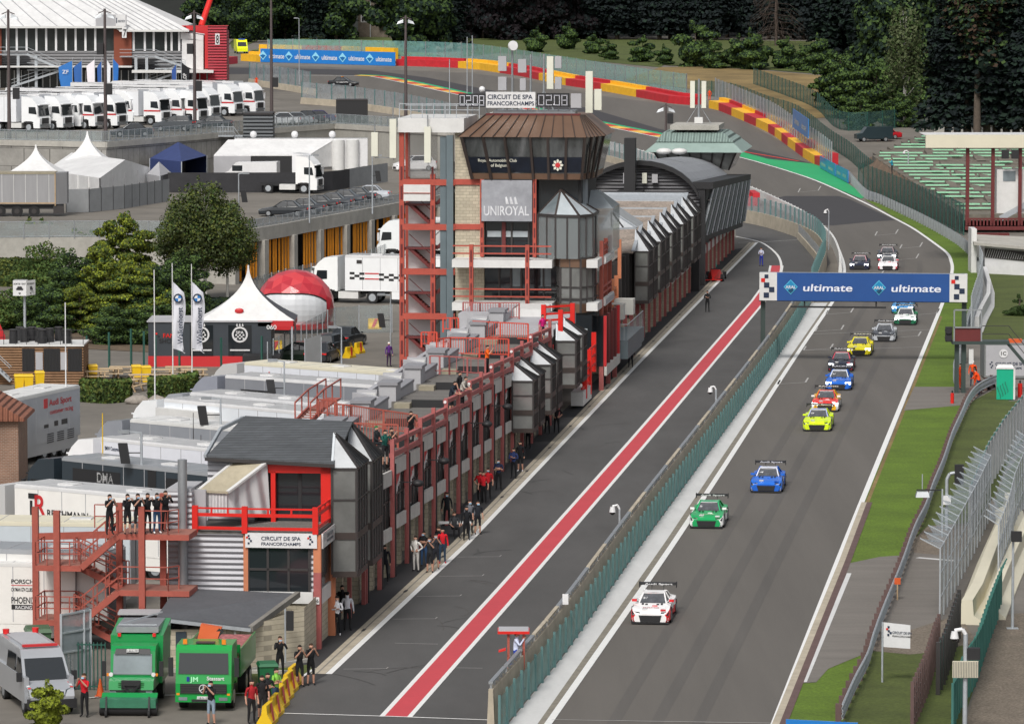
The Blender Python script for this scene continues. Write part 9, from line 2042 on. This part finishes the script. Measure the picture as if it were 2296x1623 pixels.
for i,(x,y,pose,lb,pa,lo) in enumerate([(246,1199,'phone','person in black tee at the left end of the red stair platform',BK,0),(286,1198,'phone','person in black hoodie and shorts second from the left on the platform',BK,'skin'),(309,1197,'phone','person in black shorts third on the red stair platform',BK,'skin'),(331,1196,'phone','older person in black with arms stretched out on the platform',BK,0),(352,1196,'phone','person in black top and blue jeans on the platform','2c4868',0),(371,1190,'phone','hooded person in black at the right end of the platform',BK,0)]):
 p=P(x,y,UZ); person(p,rad(-60),pose,lb,'141519',pa,lower=lo or None,fore='skin' if i in(0,2) else None,mask=i in(0,1,2,4),shoes='e0e0e0' if i==4 else '18181a')
p=P(252,1222,UZ-1.0); person(p+Vector((0,.1,-.1)),rad(-95),'sit','person in black crouching on the upper steps of the red stair','141519','5a3c2c',shoes='e8e8e8')
TZ=5.3
for (x,y,z,h,pose,lb,sh,pa,fo,lo) in ((863,1045,TZ,-50,'phone','person in a dark green jacket leaning on the terrace rail','0c5048','18181c',0,'skin'),(877,1040,TZ,-40,'phone','person in dark tee beside the green jacket on the terrace','302420','18181c','skin',0),(921,1000,TZ,-60,'phone','person in black tee with sunglasses on the terrace','141418','141418','skin',0),(1012,928,TZ,-30,'lean','person in navy leaning on the terrace rail, left of a pair','1c2430','16181c','skin','skin'),(1036,917,TZ,-30,'lean','person in a pale tee leaning on the terrace rail, right of a pair','a8a49c','1c1c20','skin',0),(1092,842,TZ,-20,'phone','person in a bright orange shirt photographing from the terrace','e8600c','16161a','skin',0),(1216,768,TZ,-50,'stand','person in a magenta shirt on the upper terrace','c01070','1c2438','skin','skin'),(843,1015,TZ,-30,'sit','person in a green and white cap sitting behind the slate roof','202428','202428',0,0),(1030,905,TZ,-30,'stand','person in black behind the leaning pair','141418','141418','skin',0)):
 person(P(x,y,z),rad(h),pose,lb,sh,pa,lower=lo or None,fore=fo or None,hair='106838' if x==843 else '201812')
for i,(x,y,z) in enumerate([(1392,597,5.0),(1400,594,5.0),(1409,591,5.0)]):
 person(P(x,y,z),rad(-40),'lean',['dark dressed person leftmost of the three on the orange railing','person with white cap in the middle on the orange railing','person rightmost of the three on the orange railing'][i],('1c1c20','c8c8cc','2c3c58')[i],'18181c')
OR='e8480c'
for (px,h,pose,lb,sh,pa) in (((2154,873),200,'stand','marshal in full orange at the guardrail stub, left',OR,OR),((2181,866),-90,'stand','marshal in orange vest and white helmet, rear of the group','e85010','283048'),((2194,886),150,'lean','marshal in orange jacket and navy trousers, nearest',OR,'202c4c'),((2186,880),170,'stand','marshal in orange half hidden between the others','e85010',OR)):
 person(P(*px,0),rad(h),pose,lb,sh,pa,helmet='f0f0f0' if 'helmet' in lb else None)
for (px,lb) in (((575,196),'marshal in orange at the wall left of the safety car'),((1591,226),'marshal in orange in the gap of the crash barrier')):
 person(G(*px),rad(-90),'stand',lb,OR,OR)
g0=P(1157,1512,.9); person(g0,rad(-10),'phone','marshal in blue and white standing in the red shelter','c8d0e8','2040a8',hair='101014'); person(P(1146,1545,.5),rad(0),'sit','marshal in blue and white crouching below the red shelter','2848b8','2040a8',hair='101014')
person(P(2000,392,5.0),rad(180),'phone','camera operator in teal on a small platform before the stand','2890a8','202428')
person(P(872,822,0),rad(-60),'stand','person in purple with a white cap at the foot of the stair shaft','5c2c80','3c2448',hair='f0f0f0')
# ---------------- trees ----------------
def leafmat(name,c,v=.35):
 mt=mat(name,c,.8,nz=(.35,v),nz2=(2.2,.25),spec=.2); return mt
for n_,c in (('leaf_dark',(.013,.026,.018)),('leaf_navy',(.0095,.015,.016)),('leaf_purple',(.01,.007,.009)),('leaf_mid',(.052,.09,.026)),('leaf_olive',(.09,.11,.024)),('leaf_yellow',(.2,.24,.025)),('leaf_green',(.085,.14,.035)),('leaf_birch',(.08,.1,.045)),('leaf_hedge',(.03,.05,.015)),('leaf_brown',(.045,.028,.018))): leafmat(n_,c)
def leafcloud(n,fn,size,seed,flat=.4):
 """n leaf clump quads placed by fn(rng)->(centre, outward dir); returns vertex and face arrays"""
 g=np.random.default_rng(seed); c,nrm=fn(g,n); m=len(c)
 nr=nrm+g.normal(0,.55,(m,3)); nr/=np.linalg.norm(nr,axis=1)[:,None]+1e-9
 a=np.cross(nr,g.normal(0,1,(m,3))); a/=np.linalg.norm(a,axis=1)[:,None]+1e-9; b_=np.cross(nr,a)
 s=size*g.uniform(.5,1.3,(m,1)); v=np.stack([c-a*s-b_*s*.5,c+a*s*.6-b_*s*.7,c+a*s+b_*s*.5,c-a*s*.5+b_*s*.8],1).reshape(-1,3)
 return v
def leafmesh(name,v,mats,frac=None,seed=0):
 n=len(v)//4; me=bpy.data.meshes.new(name); me.vertices.add(4*n); me.vertices.foreach_set('co',v.ravel()); me.loops.add(4*n); me.loops.foreach_set('vertex_index',np.arange(4*n)); me.polygons.add(n); me.polygons.foreach_set('loop_start',np.arange(0,4*n,4)); me.polygons.foreach_set('loop_total',np.full(n,4))
 for k in mats: me.materials.append(MATS[k])
 g=np.random.default_rng(seed+9); me.polygons.foreach_set('material_index',g.choice(len(mats),n,p=frac)); me.update(calc_edges=True); return me
def blobs(g,n,cl,shell=.75):
 cl=np.array(cl); w=cl[:,3]*cl[:,4]*cl[:,3]; i=g.choice(len(cl),n,p=w/w.sum()); d=g.normal(0,1,(n,3)); d/=np.linalg.norm(d,axis=1)[:,None]
 r=g.uniform(shell**3,1.08,n)**(1/3); c=cl[i,:3]+d*r[:,None]*np.stack([cl[i,3],cl[i,3],cl[i,4]],1); return c,d
def broad(seed,h,r,n,size,mats,frac=None,z0=.25,nb=16,droop=False,bf=1,shell=.75):
 rr=random.Random(seed); cl=[]
 for k in range(nb):
  f=k/(nb-1); z=h*(z0+(1-z0)*f*.93); pr=r*(math.sin(math.pi*min(1,.18+f*.78))**.7); a=k*2.4+rr.random(); ra=pr*rr.uniform(.25,.72)
  cl.append((ra*math.cos(a),ra*math.sin(a),z,pr*rr.uniform(.38,.6)*bf,h*rr.uniform(.07,.13)*(1.5 if droop else 1)*bf))
 if bf==1: cl.append((0,0,h*(z0+.3),r*.6,h*.25))
 v=leafcloud(n,lambda g,n:blobs(g,n,cl,shell),size,seed); cm_=leafmesh('crown',v,mats,frac,seed)
 q=MB(); bk='bark_birch' if droop else 'bark'; tr_=max(.12,h*.018)
 q.cyl((0,0,-1),(0,0,h*.45),tr_,tr_*.6,8,bk); q.cyl((0,0,h*.45),(.1,0,h*.9),tr_*.6,tr_*.15,6,bk)
 for c in cl[::2]: q.cyl((0,0,c[2]*.75),(c[0],c[1],c[2]),tr_*.3,tr_*.08,5,bk)
 return cm_,q.build('trunk')
def spruce(seed,h,r,n,size,mats,frac=None,bare=.1):
 def fn(g,n):
  f=g.uniform(0,1,n)**.8; lay=np.floor(f*17)/17+g.uniform(0,.035,n); z=h*(bare+(1-bare)*lay); rad_=r*(1-lay)**.85+.15; a=g.uniform(0,2*np.pi,n); br=np.floor(a*7/(2*np.pi)+lay*31); jit=.72+.28*np.sin(br*12.9898+seed); rho=rad_*np.sqrt(g.uniform(.05,1,n))*jit
  c=np.stack([rho*np.cos(a),rho*np.sin(a),z-rho*.38],1); d=np.stack([np.cos(a)*.5,np.sin(a)*.5,np.ones(n)],1); return c,d
 cm_=leafmesh('crown',leafcloud(n,fn,size,seed),mats,frac,seed); q=MB(); q.cyl((0,0,-1),(0,0,h*.97),h*.016+.1,.04,7,'bark'); return cm_,q.build('trunk')
def place(pr,loc,h,label,name,sc=1,group=None,cat='tree',sxy=None):
 cm_,tm=pr; o=bpy.data.objects.new(name,None); C.objects.link(o); o.location=loc; o.rotation_euler=(0,0,h); s=sxy or sc; o.scale=(s,s,sc); o['label']=label; o['category']=cat
 if group: o['group']=group
 for nm,me in (('crown',cm_),('trunk',tm)):
  if me: c=bpy.data.objects.new(nm,me); C.objects.link(c); c.parent=o
rt=random.Random(11)
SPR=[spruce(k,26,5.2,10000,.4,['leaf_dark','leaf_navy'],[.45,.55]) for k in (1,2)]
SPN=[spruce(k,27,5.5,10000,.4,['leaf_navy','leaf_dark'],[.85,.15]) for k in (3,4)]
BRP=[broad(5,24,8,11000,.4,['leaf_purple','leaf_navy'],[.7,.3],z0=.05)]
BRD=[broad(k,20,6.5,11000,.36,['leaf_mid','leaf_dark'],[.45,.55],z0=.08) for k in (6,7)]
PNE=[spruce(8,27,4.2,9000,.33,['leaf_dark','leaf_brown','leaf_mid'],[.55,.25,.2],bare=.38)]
BSH=[broad(k,4.2,2.6,7000,.15,['leaf_mid','leaf_green','leaf_dark'],[.4,.25,.35],z0=.0,nb=9) for k in (9,10)]
BUL=[broad(k,7,5,11000,.16,['leaf_mid','leaf_green','leaf_dark'],[.4,.3,.3],z0=.0,nb=30,bf=.7) for k in (12,13)]
q=MB(); rr=random.Random(2)
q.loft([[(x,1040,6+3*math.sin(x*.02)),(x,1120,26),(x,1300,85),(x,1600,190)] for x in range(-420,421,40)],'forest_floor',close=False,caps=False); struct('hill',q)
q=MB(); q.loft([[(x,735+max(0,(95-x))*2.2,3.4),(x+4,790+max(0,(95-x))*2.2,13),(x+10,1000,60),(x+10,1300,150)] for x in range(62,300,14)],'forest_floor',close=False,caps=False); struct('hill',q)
ct=[0]; places=['left of the stone house','between house and floodlight mast','behind the crash barrier','above the tower','behind the dry meadow','at the top right corner']
def fore(x,y,pr,nm,lb,sc=1.0,dz=0,yy=None,grp='dark forest trees behind the circuit'):
 g=G(x,y)
 if g.y>1035: g=D(x,y,1020)
 g=Vector((g.x,g.y,g.z+dz)); place(rt.choice(pr),g,rt.random()*6,lb,nm,sc*rt.uniform(.92,1.12),grp)
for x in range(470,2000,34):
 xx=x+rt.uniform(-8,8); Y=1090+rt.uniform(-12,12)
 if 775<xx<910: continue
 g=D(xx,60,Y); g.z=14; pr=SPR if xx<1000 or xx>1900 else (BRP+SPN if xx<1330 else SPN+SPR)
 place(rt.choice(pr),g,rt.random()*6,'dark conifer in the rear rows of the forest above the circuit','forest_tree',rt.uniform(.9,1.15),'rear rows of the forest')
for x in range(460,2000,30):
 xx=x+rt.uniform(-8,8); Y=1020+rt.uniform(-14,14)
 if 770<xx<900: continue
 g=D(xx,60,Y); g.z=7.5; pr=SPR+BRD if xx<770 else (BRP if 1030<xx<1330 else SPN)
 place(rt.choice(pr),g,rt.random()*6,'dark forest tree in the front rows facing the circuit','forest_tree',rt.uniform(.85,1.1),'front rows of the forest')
for (x,y,pr,nm,lb,sc) in ((555,96,BRD,'broadleaf_tree','dark broad tree behind the yellow ambulance',.75),(640,84,BRD,'broadleaf_tree','dark broad tree left of the lawn',.85),(705,72,SPR,'spruce_tree','dark spruce at the upper end of the lawn',.8),(765,60,SPR,'spruce_tree','dark spruce touching the stone house on its left',.9),(915,118,BRD,'broadleaf_tree','mid green tree immediately right of the stone house',1.05),(968,116,BRD,'broadleaf_tree','green tree second from the stone house, behind the mast',1.0),(1020,112,SPR,'spruce_tree','dark spruce right of the floodlight mast',.9),(495,50,BRD,'broadleaf_tree','dark tree at the top beside the red crane boom',.9),(1975,245,BRD,'broadleaf_tree','dark green tree right behind the slim birch',1.0),(2060,240,BRD,'broadleaf_tree','bushy green tree between birch and kiosk',1.0),(2120,235,PNE,'pine_tree','tall pine left of the kiosk',1.0)):
 fore(x,y,pr,nm,lb,sc)
for i,x in enumerate(range(2125,2330,22)):
 for r_ in (0,1):
  g=D(x+r_*11,250,600+r_*40+rt.uniform(-8,8)); g.z=5; place(rt.choice(PNE+PNE+SPR),g,rt.random()*6,'tall pine with bare lower trunk in the grove behind the gridded wall','pine_tree',rt.uniform(.9,1.1),'pine grove behind the gridded wall')
for i,x in enumerate(range(1860,2140,34)):
 g=D(x,200,860+rt.uniform(-20,20)); g.z=6; place(rt.choice(SPR+SPN),g,rt.random()*6,'dark tree of the wood edge behind the slim birch','forest_tree',rt.uniform(.95,1.15),'wood edge behind the birch')
for i,(x,y,sc) in enumerate([(1200,118,1.1),(1270,112,1.3),(1330,122,1.0),(1365,135,.9),(1440,140,1.2),(1490,146,.8),(1560,150,1.9),(1600,154,1.1),(1650,152,1.3),(1690,156,1.5),(1760,155,1.3),(1800,160,1.0),(1840,156,1.4)]):
 fore(x,y,BSH,'bush','green bush number by the forest edge'.replace('number',['leftmost','second','third','fourth','fifth','sixth','tallest seventh','eighth','ninth','tenth','eleventh','twelfth','rightmost'][i]+' in the row'),sc,grp='bushes along the forest edge')
for i,(x,y,sc) in enumerate([(1885,245,1.6),(1915,265,1.5),(1945,240,1.7),(1965,270,1.5),(2000,262,1.5),(2035,250,1.4),(1905,225,1.5),(1930,290,.9),(2020,285,.9)]):
 fore(x,y,BUL,'bush','large green shrub '+['leftmost on the meadow edge','above the parked green van','at the back of the thicket','above the red car','below the birch','right of the birch','rear left of the thicket','small and dark by the green van','small beside the road'][i],sc*.75,grp='thicket of shrubs round the birch')
bi=broad(21,17,3.4,3600,.19,['leaf_birch','leaf_mid'],[.75,.25],z0=.36,nb=15,droop=True); g=G(2028,285); g.z-=1; place(bi,g,0,'slim birch with a white trunk standing clear of the dark wood','birch_tree',1.08)
q=MB(); rr=random.Random(4); q.cyl((0,0,0),(0,0,26),.35,.08,8,'deadwood')
for k in range(170):
 z=1.5+24*(k/170); L_=(26-z)*.27+.8; a=rr.uniform(0,6.28); e1=(L_*.5*math.cos(a),L_*.5*math.sin(a),z-.05*L_); e2=(L_*math.cos(a),L_*math.sin(a),z-.42*L_); q.cyl((0,0,z),e1,.05,.03,4,'deadwood'); q.cyl(e1,e2,.04,.012,4,'deadwood')
 for j in range(3): f=rr.uniform(.3,1); p=[e2[i]*f for i in (0,1)]; zz=z-.42*L_*f; q.cyl((p[0],p[1],zz),(p[0]+rr.uniform(-.3,.3),p[1]+rr.uniform(-.3,.3),zz-rr.uniform(.6,1.4)),.02,.008,3,'deadwood')
g=D(1740,150,955); g.z=7; single('dead_spruce',q,'bare brown dead spruce in front of the dark forest','tree',g,local=True)
def near(px,z,pr,nm,lb,sc,sxy=None,grp='trees on the paddock bank'): g=P(*px,z); place(pr,g,rt.random()*6,lb,nm,sc,grp,sxy=sxy)
A1=broad(31,10,3.9,17000,.1,['leaf_olive','leaf_birch','leaf_mid'],[.35,.4,.25],z0=.3,nb=70,droop=True,bf=.62,shell=.35)
A2=broad(32,6,3.4,17000,.1,['leaf_yellow','leaf_olive','leaf_mid'],[.35,.4,.25],z0=.02,nb=30,bf=.7,shell=.6)
A3=broad(33,6,3.2,17000,.1,['leaf_mid','leaf_green','leaf_dark'],[.4,.3,.3],z0=.02,nb=18)
A3B=broad(36,5,3.6,14000,.1,['leaf_mid','leaf_green','leaf_olive'],[.45,.35,.2],z0=.0,nb=24)
A4=broad(34,3.2,1.0,2600,.11,['leaf_olive','leaf_mid','leaf_yellow'],[.4,.4,.2],z0=.0,nb=10)
near((460,672),0,A1,'birch_tree','large drooping birch in the middle of the paddock bank',1.0,1.05); near((415,660),.5,A1,'birch_tree','second drooping birch leaning left of the large one',.86,.85); near((510,668),0,A1,'birch_tree','third birch of the clump, beside the orange slats',.84,.8)
near((275,650),0,A2,'broadleaf_tree','yellow green tree left of the large birch',1.15,1.0)
near((235,735),0,A2,'broadleaf_tree','rounded yellow green shrub in front of the bank, by the exit sign',.95,1.0); near((310,735),0,A2,'broadleaf_tree','yellow green shrub in the centre of the bank',.9,1.0); near((180,745),0,A2,'broadleaf_tree','low yellow shrub nearest the exit sign',.6,.75)
near((100,668),0,A3B,'broadleaf_tree','dark green tree above the exit sign',.95,.95); near((30,735),0,A3B,'broadleaf_tree','dark green shrub at the left edge below the sign',.62,.95); near((110,745),0,A3,'broadleaf_tree','dark green shrub right of the sign pole',.62,.9); near((375,735),0,A3,'broadleaf_tree','dark green shrub left of the white flags',.85,.95); near((410,690),0,A3,'broadleaf_tree','dark shrub behind the white flags',.8,.9)
near((255,770),0,A3,'broadleaf_tree','low dark shrub at the foot of the bank',.5,.8); near((330,770),0,A3,'broadleaf_tree','low dark shrub at the foot of the bank beside the shop',.5,.8); near((160,690),0,A3,'broadleaf_tree','dark shrub behind the yellow green one',.8,.9)
for i,(x,y,s) in enumerate([(20,575,.9),(45,570,1.0),(70,575,1.15),(95,572,1.1),(120,575,1.0),(148,580,1.0),(175,600,1.1),(200,605,1.1),(230,600,.9)]): near((x,y+25),0,A4,'bamboo_clump','upright bamboo clump '+['at the left edge','second from the left','third from the left','fourth','fifth','sixth','seventh','eighth','ninth, by the white wall'][i]+' below the railing',s*1.25,s*1.7,'bamboo clumps below the railing')
def hedge(label,px,z,h,w_,mats,n=9000,size=.14,seed=1,grp='hedges'):
 ps=[P(*p,z) for p in px]; o=ps[0]
 def fn(g,n):
  i=g.integers(0,len(ps)-1,n); k=g.uniform(0,1,n); A=np.array([tuple(p-o) for p in ps]); c=A[i]*(1-k)[:,None]+A[i+1]*k[:,None]; f=g.integers(0,3,n); a=g.uniform(-1,1,n); zz=g.uniform(0,h,n)
  y=np.where(f==0,-w_/2,np.where(f==1,w_/2,a*w_/2)); zz=np.where(f==2,h,zz); c[:,1]+=y+g.normal(0,.08,n); c[:,2]=zz+g.normal(0,.08,n); return c,np.stack([np.zeros(n),y,np.where(f==2,1,.1)],1)
 me=leafmesh('hedge',leafcloud(n,fn,size,seed),mats,None,seed); ob=single('hedge',me,label,'hedge',o,0,grp)
 q=MB()
 for i in range(len(ps)-1): a,c_=ps[i]-o,ps[i+1]-o; q.prism([a+Vector((0,-w_*.42,0)),c_+Vector((0,-w_*.42,0)),c_+Vector((0,-w_*.42,h*.93)),a+Vector((0,-w_*.42,h*.93))],(0,w_*.84,0),'leaf_hedge')
 c=bpy.data.objects.new('core',q.build('core')); C.objects.link(c); c.parent=ob
hedge('clipped dark hedge on the paddock bank at the left edge',[(-20,640),(60,642),(130,650)],0,2.2,2.2,['leaf_hedge','leaf_olive'],seed=1)
hedge('leafy hedge left of the picnic gap',[(182,898),(240,902),(292,898)],0,1.25,1.6,['leaf_hedge','leaf_olive','leaf_green'],seed=2)
hedge('leafy hedge right of the picnic gap',[(336,898),(390,896),(442,886)],0,1.35,1.6,['leaf_hedge','leaf_olive','leaf_green'],seed=3)
hedge('dark hedge behind the white pointed tent',[(400,712),(480,720),(560,716)],0,1.6,2,['leaf_hedge','leaf_dark'],seed=4)
g=P(2285,708,0); place(broad(41,1.7,1.2,9000,.06,['leaf_hedge','leaf_mid'],None,z0=-.1,nb=5),g,0,'rounded clipped bush on the lawn at the right edge','bush',1.0,sxy=1.1)
g=P(105,1640,0); place(broad(42,2.0,.85,5000,.07,['leaf_yellow','leaf_olive'],[.75,.25],z0=0,nb=12),g,0,'bright yellow green shrub in front of the silver van','bush',1.0)
q=MB(); e=[P(-60,660,0),P(130,690,0),P(420,690,0),P(560,690,0),P(600,760,0),P(330,790,0),P(-60,770,0)]; q.poly([(p.x,p.y,.03) for p in e][::-1],'earth'); struct('planted_bank',q)
q=MB(); strip_w(q,RL[:14],.2,'grass_dry',.026,-.36); struct('dry_edge',q)
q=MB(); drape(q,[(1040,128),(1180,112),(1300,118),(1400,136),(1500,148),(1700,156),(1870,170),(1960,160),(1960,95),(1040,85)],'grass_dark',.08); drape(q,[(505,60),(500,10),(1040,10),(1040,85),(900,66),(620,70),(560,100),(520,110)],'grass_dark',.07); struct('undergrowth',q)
